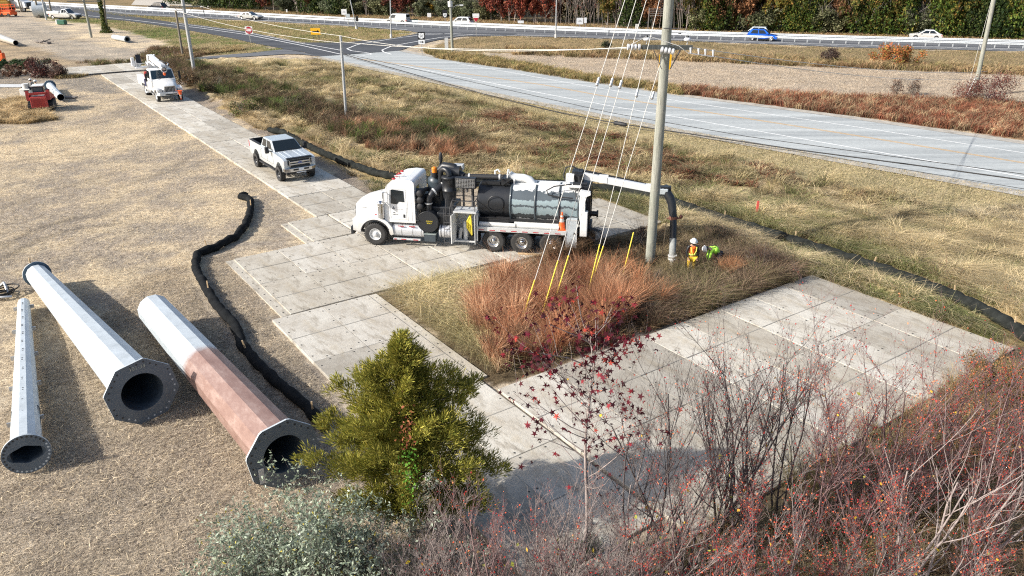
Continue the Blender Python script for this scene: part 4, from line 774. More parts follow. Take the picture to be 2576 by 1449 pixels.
# ------------------------------------------------------------------ pickup truck. local +x forward
P = empty('pickup_truck', (-14.92, 49.48, .05), R(-54.6), 'silver-white lifted crew cab pickup with black bull-nose grille and wide black wheels', 'pickup')
WB0, WB1, ra = 2.2, -2.03, .56
low = [(3.05, .72), (3.12, .95), (3.12, 1.45), (2.95, 1.52), (1.35, 1.62), (-1.15, 1.62), (-3.30, 1.60), (-3.33, .80), (-3.2, .70), (-2.62, .70)]+arch(WB1, .62, ra, 175, 5)[0:]+[(-1.45, .66), (1.55, .66)]+arch(WB0, .62, ra, 175, 5)+[(2.8, .72)]
def side_shell(poly, ys, m=0):  # thin body sides plus shared cap
    mb = MB(); [mb.prism(poly, a, b, m) for a, b in ys]; return mb
body = MB().prism([(x, z) for x, z in low if True], -1.0, -.80).prism(low, .80, 1.0)
body.prism([(3.10, .80), (3.10, 1.46), (2.95, 1.53), (1.32, 1.63), (-1.12, 1.63), (-1.12, .75), (3.0, .75)], -.81, .81); body.box(-3.32, -3.24, -.81, .81, .8, 1.60).box(-3.30, -1.1, -.81, .81, .95, 1.05)
body = obj('body', body, M['silverpaint'], P, bevel=.045, seg=3)
cabq = lambda: [(-1.12, -.93, 1.61), (1.38, -.93, 1.61), (1.38, .93, 1.61), (-1.12, .93, 1.61), (-.98, -.76, 2.17), (.52, -.76, 2.17), (.52, .76, 2.17), (-.98, .76, 2.17)]
C_ = cabq(); cabp = obj('cab', MB().hexa(C_), M['silverpaint'], P, bevel=.06, seg=3)
obj('windscreen', MB().panel([C_[1], C_[2], C_[6], C_[5]], (.035, .035, .02, .06), .012), M['glass'], cabp)
obj('rear_window', MB().panel([C_[3], C_[0], C_[4], C_[7]], (.08, .08, .15, .1), .012), M['glass'], cabp)
for s in (-1, 1):
    q = [C_[0], C_[1], C_[5], C_[4]] if s < 0 else [C_[2], C_[3], C_[7], C_[6]]
    def sub(u0, u1):
        a, b, c, d = [Vector(p) for p in q]; 
        if s > 0: u0, u1 = 1-u1, 1-u0
        lo = lambda u: a.lerp(b, u); hi = lambda u: d.lerp(c, u); return [lo(u0), lo(u1), hi(u1), hi(u0)]
    obj('side_window', MB().panel(sub(.08, .44), (.04, .06, .10, .13), .014), M['glass'], cabp); obj('side_window', MB().panel(sub(.46, .93), (.04, .16, .10, .13), .014), M['glass'], cabp)
    y = s*1.006; ln = MB()
    for x in (-1.05, .12, 1.22): ln.box(x-.006, x+.006, min(y, y-s*.01), max(y, y-s*.01), .85, 1.6)
    ln.box(-1.05, 1.22, min(y, y-s*.01), max(y, y-s*.01), .845, .855); dd_ = obj('door', ln, M['steel'], P)
    obj('door_handle', MB().box(-.98, -.80, min(y, y+s*.03), max(y, y+s*.03), 1.42, 1.47).box(.18, .36, min(y, y+s*.03), max(y, y+s*.03), 1.42, 1.47), M['silverpaint'], dd_)
    mr = MB().box(.86, 1.04, *sorted((s*1.13, s*1.36)), 1.52, 1.92).bar((1.0, s*.93, 1.62), (.95, s*1.2, 1.66), .07); obj('mirror', mr, M['blackm'], P, bevel=.03)
    obj('running_board', MB().box(-1.3, 1.5, *sorted((s*.93, s*1.12)), .52, .58), M['blackm'], P, bevel=.015)
    obj('headlamp', MB().box(2.92, 3.15, *sorted((s*.76, s*1.01)), 1.08, 1.44), M['clear'], P, bevel=.03)
    obj('lamp_surround', MB().box(3.14, 3.165, *sorted((s*.66, s*.76)), 1.12, 1.40), M['blackm'], P, bevel=.01)
    obj('tail_lamp', MB().box(-3.34, -3.24, *sorted((s*.86, s*1.015)), 1.15, 1.55), M['red'], P, bevel=.01)
    obj('wheel_arch_liner', MB().box(WB0-.5, WB0+.5, *sorted((s*.6, s*.8)), .7, 1.2).box(WB1-.5, WB1+.5, *sorted((s*.6, s*.8)), .7, 1.0), M['black'], P)
    for x in (WB0, WB1): wheel(P, x, s*.96, .465, .465, .34, s, M['black'], rr=.60, deep=.12, holes=8)
    obj('bed_rail', MB().box(-3.3, -1.14, *sorted((s*.80, s*1.0)), 1.60, 1.635), M['blackm'], P, bevel=.01)
obj('bed_rail', MB().box(-3.34, -3.22, -.8, .8, 1.60, 1.635), M['blackm'], P); bdl = MB().box(-3.22, -1.14, -.79, .79, 1.055, 1.075).box(-3.22, -1.14, -.795, -.78, 1.06, 1.6).box(-3.22, -1.14, .78, .795, 1.06, 1.6).box(-1.14, -1.125, -.79, .79, 1.06, 1.6).box(-3.235, -3.22, -.79, .79, 1.06, 1.6)
obj('bed_liner', bdl, M['black'], P); obj('toolbox', MB().box(-1.55, -1.2, -.7, .7, 1.08, 1.35).cyl((-1.8, -.3, 1.25), (-1.8, .3, 1.3), .2, 12), M['blackm'], P, bevel=.02)
hd = MB()
for y in (-.62, -.30, .30, .62): hd.hexa([(2.9, y-.10, 1.515), (2.9, y+.10, 1.515), (1.5, y+.14, 1.615), (1.5, y-.14, 1.615), (2.85, y-.05, 1.55), (2.85, y+.05, 1.55), (1.55, y+.08, 1.645), (1.55, y-.08, 1.645)])
obj('hood_crease', hd, M['silverpaint'], P, bevel=.02); obj('hood_guard', MB().box(2.93, 3.17, -.80, .80, 1.46, 1.56), M['black'], P, bevel=.03)
gg = MB().box(3.11, 3.14, -.66, .66, .98, 1.44); gr_ = obj('grille', gg, M['black'], P); gb = MB().box(3.14, 3.20, -.68, .68, 1.26, 1.35).box(3.14, 3.19, -.68, .68, 1.12, 1.20).box(3.14, 3.18, -.68, -.62, 1.0, 1.42).box(3.14, 3.18, .62, .68, 1.0, 1.42); obj('grille_bar', gb, M['chrome'], gr_, bevel=.015)
em = obj('emblem', MB().sph((3.20, 0, 1.24), .14, 16, sx=.12, sy=1, sz=.5), M['blueplate'], gr_); text_obj('lettering', 'Ford', .09, M['signwhite'], em, (3.222, 0, 1.215), (R(90), 0, R(90)))
bq = MB().box(3.10, 3.30, -.72, .72, .72, .96).hexa([(2.9, -1.02, .72), (3.12, -1.0, .72), (3.30, -.72, .72), (3.1, -.72, .72), (2.9, -1.02, .96), (3.12, -1.0, .96), (3.30, -.72, .96), (3.1, -.72, .96)]).hexa([(3.1, .72, .72), (3.30, .72, .72), (3.12, 1.0, .72), (2.9, 1.02, .72), (3.1, .72, .96), (3.30, .72, .96), (3.12, 1.0, .96), (2.9, 1.02, .96)]); bq = obj('front_bumper', bq, M['chrome'], P, bevel=.03)
obj('bumper_vent', MB().box(3.295, 3.31, -.5, -.12, .80, .90).box(3.295, 3.31, .12, .5, .80, .90), M['black'], bq); lpq = obj('number_plate', MB().box(3.31, 3.325, -.17, .17, .78, .94), M['signwhite'], bq); obj('light_bar', MB().cyl((3.28, -.3, .66), (3.28, .3, .66), .03, 8), M['signwhite'], bq)
obj('valance', MB().box(2.95, 3.2, -.9, .9, .56, .72), M['blackm'], P, bevel=.03); obj('rear_bumper', MB().box(-3.5, -3.33, -.95, .95, .68, .85), M['chrome'], P, bevel=.02)
obj('axle', MB().cyl((WB0, -.8, .46), (WB0, .8, .46), .07, 10).cyl((WB1, -.8, .46), (WB1, .8, .46), .08, 10).sph((WB1, 0, .46), .18, 10).sph((WB0, .2, .46), .16, 10).box(-3.2, 3.0, -.5, -.4, .58, .72).box(-3.2, 3.0, .4, .5, .58, .72), M['steel'], P)
obj('wiper', MB().bar((1.36, -.2, 1.66), (1.28, -.75, 1.72), .02).bar((1.36, .6, 1.66), (1.28, .05, 1.72), .02), M['black'], P)

# ------------------------------------------------------------------ digger derrick truck
D = empty('derrick_truck', (-34.2, 77.1, .05), R(-54.2), 'white utility digger derrick truck with boom folded over its cab on the mat road', 'truck')
c1 = [(-.35, -1.12, 1.0), (1.35, -1.12, 1.0), (1.35, 1.12, 1.0), (-.35, 1.12, 1.0), (-.25, -1.02, 2.72), (.98, -1.02, 2.70), (.98, 1.02, 2.70), (-.25, 1.02, 2.72)]
c2_ = [(-.35, -1.15, .8), (1.45, -1.15, .8), (1.45, 1.15, .8), (-.35, 1.15, .8), (-.35, -1.14, 1.88), (1.45, -1.12, 1.86), (1.45, 1.12, 1.86), (-.35, 1.14, 1.88)]
cabd = obj('cab', MB().hexa([(*p[:2], 1.8) if i < 4 else p for i, p in enumerate(c1)]).hexa(c2_), M['white'], D, bevel=.07, seg=3)
q4 = [(1.35, -1.12, 1.87), (1.35, 1.12, 1.87), (.98, 1.02, 2.70), (.98, -1.02, 2.70)]; obj('windscreen', MB().panel(q4, (.05, .05, .02, .08), .02), M['glassb'], cabd)
for s in (-1, 1):
    q = [(-.35, s*1.12, 1.85), (1.3, s*1.12, 1.85), (.95, s*1.02, 2.70), (-.28, s*1.02, 2.72)]
    if s > 0: q = [q[1], q[0], q[3], q[2]]
    obj('side_window', MB().panel(q, (.12, .14, .06, .14), .02), M['glass'], cabd)
hv = []; hs_ = [(1.40, 1.0, 1.90, 1.02), (1.9, .98, 1.82, 1.0), (2.7, .86, 1.66, .8), (3.25, .72, 1.50, .7), (3.42, .60, 1.25, .7)]
for x, hw, zt, zb in hs_: hv += [(x, -hw, zb), (x, -hw, zt-.22), (x, -hw*.86, zt-.06), (x, -hw*.5, zt), (x, hw*.5, zt), (x, hw*.86, zt-.06), (x, hw, zt-.22), (x, hw, zb)]
n = 8; hm = MB(); hm.add(hv, [(i*n+j, i*n+(j+1) % n, (i+1)*n+(j+1) % n, (i+1)*n+j) for i in range(4) for j in range(n)], 0, True); hm.add(hv[-n:], [tuple(range(n))], 0); hoodd = obj('hood', hm, M['white'], D)
gl = MB().box(3.38, 3.47, -.48, .48, .92, 1.42); gl = obj('grille', gl, M['steel'], hoodd, bevel=.03); obj('grille_bar', MB().box(3.46, 3.49, -.5, .5, 1.40, 1.45).box(3.46, 3.49, -.5, .5, .9, .93).box(3.46, 3.49, -.5, -.46, .9, 1.43).box(3.46, 3.49, .46, .5, .9, 1.43), M['chrome'], gl)
[gl and obj('grille_slat', MB().box(3.47, 3.482, -.42+.12*k, -.40+.12*k, .95, 1.4), M['alu'], gl) for k in range(8)]
for s in (-1, 1):
    fd = MB().prism([(3.40, .78), (3.42, 1.15), (3.1, 1.32), (2.6, 1.38), (2.1, 1.30), (1.6, 1.05), (1.5, .8), (1.95, .75)]+arch(2.6, .5, .60, 160, 20)[0:]+[(3.25, .75)], *sorted((s*.72, s*1.14))); fd = obj('fender', fd, M['white'], D, bevel=.05, seg=3)
    obj('headlamp', MB().box(3.32, 3.45, *sorted((s*.72, s*1.05)), 1.04, 1.24), M['clear'], fd, bevel=.04)
    wheel(D, 2.6, s*1.0, .5, .5, .28, s, M['alup']); wheel(D, -1.9, s*.99, .5, .5, .27, s, M['alup'], deep=.12); wheel(D, -1.9, s*.68, .5, .5, .27, s, M['steel'], tread=False)
    mr = MB().box(1.45, 1.52, *sorted((s*1.42, s*1.62)), 1.75, 2.5).bar((1.2, s*1.1, 2.45), (1.48, s*1.5, 2.45), .04).bar((1.3, s*1.12, 1.8), (1.48, s*1.5, 1.8), .04); obj('mirror', mr, M['blackm'], D, bevel=.02)
    sb = MB().box(-4.2, -2.6, *sorted((s*.75, s*1.22)), .85, 1.75).box(-2.6, -1.2, *sorted((s*.75, s*1.22)), 1.15, 1.75).box(-1.2, -.5, *sorted((s*.75, s*1.22)), .7, 1.75); obj('side_locker', sb, M['white'], D, bevel=.02)
    og = MB().box(-.52, -.30, *sorted((s*.9, s*1.2)), .55, 2.0).hexa([(-.56, s*1.2-.15, .45), (-.2, s*1.2-.15, .45), (-.2, s*1.2+.15, .45), (-.56, s*1.2+.15, .45), (-.5, s*1.2-.1, .55), (-.26, s*1.2-.1, .55), (-.26, s*1.2+.1, .55), (-.5, s*1.2+.1, .55)]); obj('outrigger', og, M['alup'], D)
fb = MB().box(3.42, 3.62, -1.0, 1.0, .62, .92).hexa([(3.1, -1.16, .62), (3.42, -1.0, .62), (3.62, -1.0, .62), (3.3, -1.18, .62), (3.1, -1.16, .92), (3.42, -1.0, .92), (3.62, -1.0, .92), (3.3, -1.18, .92)]); fb = obj('front_bumper', fb, M['alup'], D, bevel=.04); obj('bumper_vent', MB().box(3.61, 3.635, -.5, .5, .66, .76), M['black'], fb); obj('number_plate', MB().box(3.62, 3.64, -.17, .17, .80, .95), M['signwhite'], fb)
obj('chassis', MB().box(-4.3, 3.3, -.45, -.3, .6, .85).box(-4.3, 3.3, .3, .45, .6, .85).box(-4.3, -.5, -.8, .8, 1.1, 1.25).cyl((2.6, -.9, .5), (2.6, .9, .5), .08).cyl((-1.9, -.7, .5), (-1.9, .7, .5), .1), M['steel'], D)
obj('fuel_tank', MB().cyl((-.3, -.95, .72), (.9, -.95, .72), .26, 18).box(.9, 1.5, -1.12, -.8, .45, .6), M['alu'], D)
obj('reel', MB().cyl((-.75, -1.15, 2.05), (-.75, -.75, 2.05), .35, 20), M['redpaint'], D, bevel=.02); obj('locker_void', MB().box(-1.15, -.45, -1.235, -1.22, 1.0, 1.72), mat('dark_blue_interior', (.01, .012, .06), .6), D)
tb = MB().cyl((-2.4, 0, 1.25), (-2.4, 0, 2.5), .38, 20).box(-2.8, -2.0, -.45, .45, 2.4, 3.0).prism([(-2.9, 2.9), (-2.2, 2.9), (-2.0, 3.7), (-2.35, 3.75)], -.35, -.27).prism([(-2.9, 2.9), (-2.2, 2.9), (-2.0, 3.7), (-2.35, 3.75)], .27, .35); obj('turret', tb, M['white'], D, bevel=.03)
bo = MB().hexa([(-2.5, -.22, 3.25), (1.9, -.2, 2.92), (1.9, .2, 2.92), (-2.5, .22, 3.25), (-2.5, -.22, 3.75), (1.9, -.2, 3.32), (1.9, .2, 3.32), (-2.5, .22, 3.75)]).hexa([(1.5, -.14, 2.98), (2.3, -.14, 2.92), (2.3, .14, 2.92), (1.5, .14, 2.98), (1.5, -.14, 3.26), (2.3, -.14, 3.2), (2.3, .14, 3.2), (1.5, .14, 3.26)]).bar((-1.6, .35, 3.3), (1.2, .35, 3.1), .16).cyl((-1.9, -.32, 3.1), (.2, -.32, 2.95), .09, 10); bo = obj('boom', bo, M['white'], D, bevel=.03)
bh = MB().cyl((2.2, -.2, 3.05), (2.2, .2, 3.05), .28, 16).lathe([(.25, -.05), (.30, 0), (.25, .05), (.2, 0), (.25, -.05)], (2.45, 0, 2.85), axis='x', n=18).tube([(1.6, .5, 3.1), (2.0, .55, 3.3), (2.3, .4, 3.2), (2.4, .2, 2.9)], .05, 8).bar((1.4, .42, 3.0), (2.3, .5, 3.0), .12); obj('pole_guide', bh, M['alup'], bo, bevel=.01)
bh = MB().tube([(.8, .5, 3.2), (1.5, .6, 3.35), (1.9, .62, 3.2), (1.6, .5, 2.95)], .06, 8); obj('auger', MB().cyl((-1.5, .62, 3.1), (1.3, .62, 2.95), .06, 8), M['steel'], bo); obj('hydraulic_hose', bh, M['blackwire'], bo); obj('hydraulic_hose', MB().tube([(.5, .1, 3.45), (1.2, .2, 3.5), (1.9, .3, 3.4)], .04, 8), M['blackwire'], bo); obj('pole_collar', MB().lathe([(.12, -.06), (.17, 0), (.12, .06)], (2.5, 0, 2.88), axis='x', n=14), M['steel'], bo); obj('hook', MB().sph((2.35, 0, 2.45), .14, 8, sz=1.3).cyl((2.35, 0, 2.6), (2.35, 0, 3.0), .015, 5), M['orange'], bo)
pl = MB().box(-2.9, -2.0, -1.55, -.55, 2.55, 2.65).box(-2.9, -2.85, -1.6, -.9, 2.6, 3.15).box(-3.05, -2.6, -1.75, -1.5, 2.7, 3.5).bar((-2.05, -1.5, 2.6), (-2.05, -1.5, 3.4), .05).bar((-2.05, -.6, 2.6), (-2.05, -.6, 3.2), .05).bar((-2.05, -1.5, 3.0), (-2.05, -.6, 3.0), .05); obj('operator_platform', pl, M['white'], D, bevel=.01)
obj('operator_seat', MB().box(-2.7, -2.3, -1.3, -.85, 2.95, 3.08).hexa([(-2.75, -1.3, 3.0), (-2.6, -1.3, 3.0), (-2.6, -.85, 3.0), (-2.75, -.85, 3.0), (-2.95, -1.3, 3.75), (-2.85, -1.3, 3.78), (-2.85, -.85, 3.78), (-2.95, -.85, 3.75)]), M['black'], D, bevel=.04)
_D = Matrix.Translation((-34.2, 77.1, .05)) @ Matrix.Rotation(R(-54.2), 4, 'Z'); q = _D @ Vector((3.78, .78, 1.02))
traffic_cone(tuple(q), 'red-orange cone hung upside down on the front bumper of the digger derrick truck', (R(180), 0, 0))
# ------------------------------------------------------------------ compact track loader seen from behind
L = empty('track_loader', (-42.5, 70.9, 0), R(113), 'worn red compact track loader on straw in the left of the field', 'track loader')
obj('chassis', MB().box(-1.35, 1.2, -.50, .50, .35, 1.25), M['steel'], L, bevel=.04)
for s in (-1, 1):
    pf = [(-1.25, .42), (-1.05, .12), (-.85, .02), (.85, .02), (1.15, .18), (1.25, .45), (.9, .75), (-.2, .82), (-1.0, .72)]; tr = MB().prism(pf, *sorted((s*.52, s*.98)))
    for (xa, za), (xb, zb) in zip(pf, pf[1:]+pf[:1]):
        nn = max(2, int(math.hypot(xb-xa, zb-za)/.14))
        for k in range(nn):
            t = (k+.5)/nn; tr.box(xa+(xb-xa)*t-.03, xa+(xb-xa)*t+.03, *sorted((s*.51, s*.99)), za+(zb-za)*t-.03, za+(zb-za)*t+.03)
    tr = obj('track', tr, M['tyre'], L); wl = MB()
    for x, z, r in ((-.95, .40, .24), (.95, .42, .24), (-.45, .22, .14), (-.05, .22, .14), (.4, .22, .14)): wl.cyl((x, s*.9, z), (x, s*1.0, z), r, 14)
    obj('track_wheel', wl, M['steel'], tr)
    tw = MB().prism([(-1.45, 1.0), (-1.30, 1.85), (-1.1, 1.92), (-.85, 1.60), (1.3, 1.05), (1.75, .35), (1.6, .30), (1.15, .85), (-.8, 1.0)], *sorted((s*.68, s*.93))); obj('lift_arm', tw, M['redpaint'], L, bevel=.03)
    obj('pin', MB().cyl((-1.22, s*.6, 1.86), (-1.22, s*1.0, 1.86), .06, 8), M['black'], L)
rdp = MB().box(-1.52, -1.38, -.66, .66, .38, 1.30); rdp = obj('rear_door', rdp, M['redpaintb'], L, bevel=.03); rg = MB()
for i in range(3):
    for k in range(2): rg.box(-1.535, -1.515, -.45+.31*i, -.45+.31*i+.27, .50+.34*k, .80+.34*k)
[rg.box(-1.535, -1.515, s*.58-.03, s*.58+.03, .55+.4*k, .8+.4*k) for s in (-1, 1) for k in range(2)]
obj('rear_grille', rg, M['redpaint'], rdp)
obj('cross_beam', MB().box(-1.42, -1.2, -.7, .7, 1.48, 1.68).box(-1.4, -.5, -.6, .6, 1.2, 1.36), M['redpaint'], L, bevel=.03); obj('engine_bay', MB().box(-1.3, -.5, -.5, .5, 1.3, 1.42).cyl((-1.25, .35, 1.35), (-1.25, .35, 1.5), .06), M['alup'], L)
cbv = [(-.62, -.46, 1.3), (.75, -.46, 1.0), (.75, .46, 1.0), (-.62, .46, 1.3), (-.58, -.42, 2.08), (.55, -.42, 2.12), (.55, .42, 2.12), (-.58, .42, 2.08)]; cb_ = obj('cab', MB().hexa(cbv), M['blackm'], L, bevel=.03)
obj('roof', MB().box(-.66, .6, -.47, .47, 2.09, 2.17), M['whited'], cb_, bevel=.03); obj('rear_window', MB().panel([cbv[3], cbv[0], cbv[4], cbv[7]], (.1, .1, .12, .1), .015), M['glassb'], cb_)
obj('side_window', MB().panel([cbv[0], cbv[1], cbv[5], cbv[4]], (.1, .1, .2, .12), .015), M['glass'], cb_); obj('side_window', MB().panel([cbv[2], cbv[3], cbv[7], cbv[6]], (.1, .1, .2, .12), .015), M['glass'], cb_)
obj('bucket', MB().prism([(1.5, .05), (2.3, .02), (2.32, .06), (1.7, .2), (1.6, .75), (1.5, .72)], -.95, .95), M['steel'], L)

# ------------------------------------------------------------------ cars
def car(name, label, cat, loc, rz, paint, L_=4.6, W=1.84, H=1.65, kind='suv', group=None, roofm=None, front_dark=True):
    o = empty(name, loc, rz, label, cat, group); h = L_/2; wr = .36 if kind != 'sedan' else .33; fx, rx = h-.90, -h+.85; W2 = W/2
    bh = H*.60 if kind != 'van' else H*.56
    if kind == 'sedan': bh = H*.63
    bonn = bh*.93; tr = bh*.98
    low = [(h-.10, .28), (h, .50), (h-.04, bonn*.78), (h-.28, bonn*.9), (h*.40, bh), (-h+.35, bh+.02), (-h+.03, tr*.9), (-h, .55), (-h+.12, .30)]+arch(rx, wr*1.02, wr*1.16, 172, 8)+[(0, .26)]+arch(fx, wr*1.02, wr*1.16, 172, 8)
    ysn = [(-W2, -W2+.22), (W2-.22, W2)]; mb = MB(); [mb.prism(low, a, b) for a, b in ysn]
    mb.prism([(h-.05, .30), (h+.04, .52), (h, bonn*.80), (h-.28, bonn*.92), (h*.40, bh+.01), (-h+.35, bh+.03), (-h-.01, tr*.9), (-h-.05, .55), (-h+.05, .32)], -W2+.21, W2-.21)
    body = obj('body', mb, paint, o, bevel=.06, seg=2)
    if kind == 'suv': X = (-h+.08, -h+.62, h*.16, h*.50)
    elif kind == 'sedan': X = (-h+.35, -h+1.25, h*.05, h*.48)
    elif kind == 'van': X = (-h+.04, -h+.16, h*.34, h*.62)
    else: X = (-h*.12, -h*.02, h*.25, h*.50)
    cv = [(X[0], -W2+.05, bh), (X[3], -W2+.05, bh), (X[3], W2-.05, bh), (X[0], W2-.05, bh), (X[1], -W2+.24, H-.02), (X[2], -W2+.24, H), (X[2], W2-.24, H), (X[1], W2-.24, H-.02)]
    cb = obj('cabin', MB().hexa(cv), roofm or paint, o, bevel=.07, seg=3)
    obj('windscreen', MB().panel([cv[1], cv[2], cv[6], cv[5]], (.04, .04, .02, .08), .015), M['glassb'], cb); obj('rear_window', MB().panel([cv[3], cv[0], cv[4], cv[7]], (.08, .08, .12 if kind != 'van' else .3, .12), .015), M['glass'], cb)
    for s in (-1, 1):
        q = [cv[0], cv[1], cv[5], cv[4]] if s < 0 else [cv[2], cv[3], cv[7], cv[6]]
        def sub(u0, u1, q=q, s=s):
            a, b, c, d = [Vector(p) for p in q]
            if s > 0: u0, u1 = 1-u1, 1-u0
            return [a.lerp(b, u0), a.lerp(b, u1), d.lerp(c, u1), d.lerp(c, u0)]
        sp = [(.12, .50), (.52, .90)] if kind != 'van' else [(.66, .95)]
        if kind == 'flat': sp = [(.12, .48), (.5, .9)]
        for u0, u1 in sp: obj('side_window', MB().panel(sub(u0, u1), (.03, .05, .10, .16), .018), M['glass'], cb)
        obj('headlamp', MB().box(h-.30, h+.0, *sorted((s*(W2-.42), s*(W2+.005))), bonn*.66, bonn*.80), M['clear'], body, bevel=.03)
        obj('tail_lamp', MB().box(-h-.02, -h+.22, *sorted((s*(W2-.36), s*(W2+.008))), tr*.70, tr*.84), M['red'], body, bevel=.02)
        obj('mirror', MB().box(X[3]-.42, X[3]-.22, *sorted((s*(W2-.02), s*(W2+.19))), bh+.0, bh+.16), paint, body, bevel=.03)
        for x in (fx, rx): wheel(o, x, s*(W2-.12), wr, wr, .22, s, M['alu'], tread=False, rr=.66, deep=.04, holes=6, nuts=False)
    obj('grille', MB().box(h+.0, h+.05, -W2+.35, W2-.35, .40, bonn*.66), M['black'], body, bevel=.01); obj('number_plate', MB().box(-h-.06, -h-.045, -.18, .18, .62, .74), M['signwhite'], body)
    obj('sill_trim', MB().box(rx+wr*1.2, fx-wr*1.2, -W2-.006, W2+.006, .22, .34), M['blackm'], body)
    if kind == 'flat': pass
    return o
hw = math.degrees(math.atan2(117.55-166.8, 74.65+52.46))   # heading of the highway, left to right
def hwy(px, py, dy=0): g = G(px, py); return (g[0], g[1]+dy, .02)
car('suv', 'bright blue SUV driving right in front of the highway guardrail', 'car', hwy(1916, 101.5), R(hw), M['bluepaint'], 4.6, 1.85, 1.68)
car('suv', 'dark SUV with pale roof half hidden behind the blue SUV', 'car', hwy(1898, 93.5), R(hw+180), M['darkpaint'], 4.5, 1.85, 1.66, roofm=M['silverpaint'])
car('coupe', 'white low-roofed car beyond the guardrail at the far right', 'car', hwy(2326, 99.5), R(hw+180), M['white'], 4.7, 1.85, 1.50, 'sedan')
car('suv', 'white SUV beyond the guardrail in front of the olive bushes', 'car', hwy(1160, 65.5), R(hw+180), M['white'], 4.6, 1.85, 1.62)
car('van', 'small white cargo van beyond the guardrail', 'van', hwy(1001, 60.5), R(hw+180), M['white'], 4.7, 1.85, 1.88, 'van')
car('sedan', 'silver sedan driving right on the near highway lane', 'car', hwy(631, 49), R(hw+2), M['silverpaint'], 4.8, 1.85, 1.45, 'sedan')
car('suv', 'dark SUV far off at the pale gravel lot', 'car', (G(398, 26)[0], G(398, 26)[1], .02), R(hw+180), M['darkpaint'], 4.6, 1.85, 1.7)
fl = car('flatbed_pickup', 'white crew cab flatbed pickup parked on grass beside the frontage road', 'pickup', (G(166, 47)[0], G(166, 47)[1], 0), R(-10), M['white'], 6.2, 2.0, 1.95, 'flat')
obj('flatbed', MB().box(-3.4, -.6, -1.05, 1.05, .95, 1.45), M['white'], fl, bevel=.02)
# semi tractor and lift machines at the far yard
S = empty('semi_truck', (G(30, 30)[0]+1, G(30, 30)[1]+2, 0), R(-20), 'white semi truck parked in the far left corner of the yard', 'truck')
obj('cab', MB().prism([(-2.2, .9), (-2.2, 3.6), (.2, 3.6), (.7, 2.5), (2.9, 2.1), (3.1, .9)], -1.2, 1.2), M['white'], S, bevel=.1); obj('windscreen', MB().panel([(.75, -1.0, 2.48), (.75, 1.0, 2.48), (.26, 1.0, 3.5), (.26, -1.0, 3.5)], (.02,)*4, .03), M['glass'], S)
obj('side_window', MB().box(-.8, .1, -1.215, -1.19, 2.4, 3.2), M['glass'], S); obj('grille', MB().box(3.08, 3.14, -.8, .8, 1.0, 2.0), M['black'], S); obj('chassis', MB().box(-5.5, 3.0, -.5, .5, .6, .95), M['steel'], S)
for x in (2.2, -3.6, -4.9):
    for s in (-1, 1): wheel(S, x, s*1.0, .52, .52, .35, s, M['alup'], tread=False)
def lift(loc, rz, label):
    o = empty('scissor_lift', loc, rz, label, 'lift machine', 'orange lift machines in the far yard')
    obj('chassis', MB().box(-1.6, 1.6, -.9, .9, .35, .95).box(-1.5, 1.5, -.6, .6, .95, 1.2), M['orange'], o, bevel=.03); cgm = MB()
    for x in (-1.5, -.5, .5, 1.5):
        for y in (-.8, .8): cgm.bar((x, y, 1.3), (x, y, 2.4), .06)
    for z in (1.85, 2.4):
        for y in (-.8, .8): cgm.bar((-1.5, y, z), (1.5, y, z), .06)
        for x in (-1.5, 1.5): cgm.bar((x, -.8, z), (x, .8, z), .06)
    cgm.box(-1.5, 1.5, -.8, .8, 1.22, 1.3); obj('platform', cgm, M['orange'], o)
    for x in (-1.1, 1.1):
        for s in (-1, 1): obj('wheel', MB().cyl((x, s*.75, .35), (x, s*1.0, .35), .35, 14), M['tyre'], o)
lift((*G(21, 41), 0), R(-15), 'orange platform lift in front of the white semi truck'); lift((*G(-2, 41), 0), R(10), 'orange platform lift cut by the left edge of the picture')
o = empty('excavator', (*G(2, 30), 0), R(15), 'yellow-brown machine at the top left edge behind the lifts', 'machine'); obj('body', MB().box(-2.2, 2.2, -1.2, 1.2, .9, 2.4).box(.4, 1.8, -.6, .8, 2.4, 3.3), mat('dull_yellow_paint', (.45, .26, .05), .6, var=.3), o, bevel=.1); obj('track', MB().box(-2.3, 2.3, -1.4, -.8, 0, .9).box(-2.3, 2.3, .8, 1.4, 0, .9), M['tyre'], o, bevel=.2)

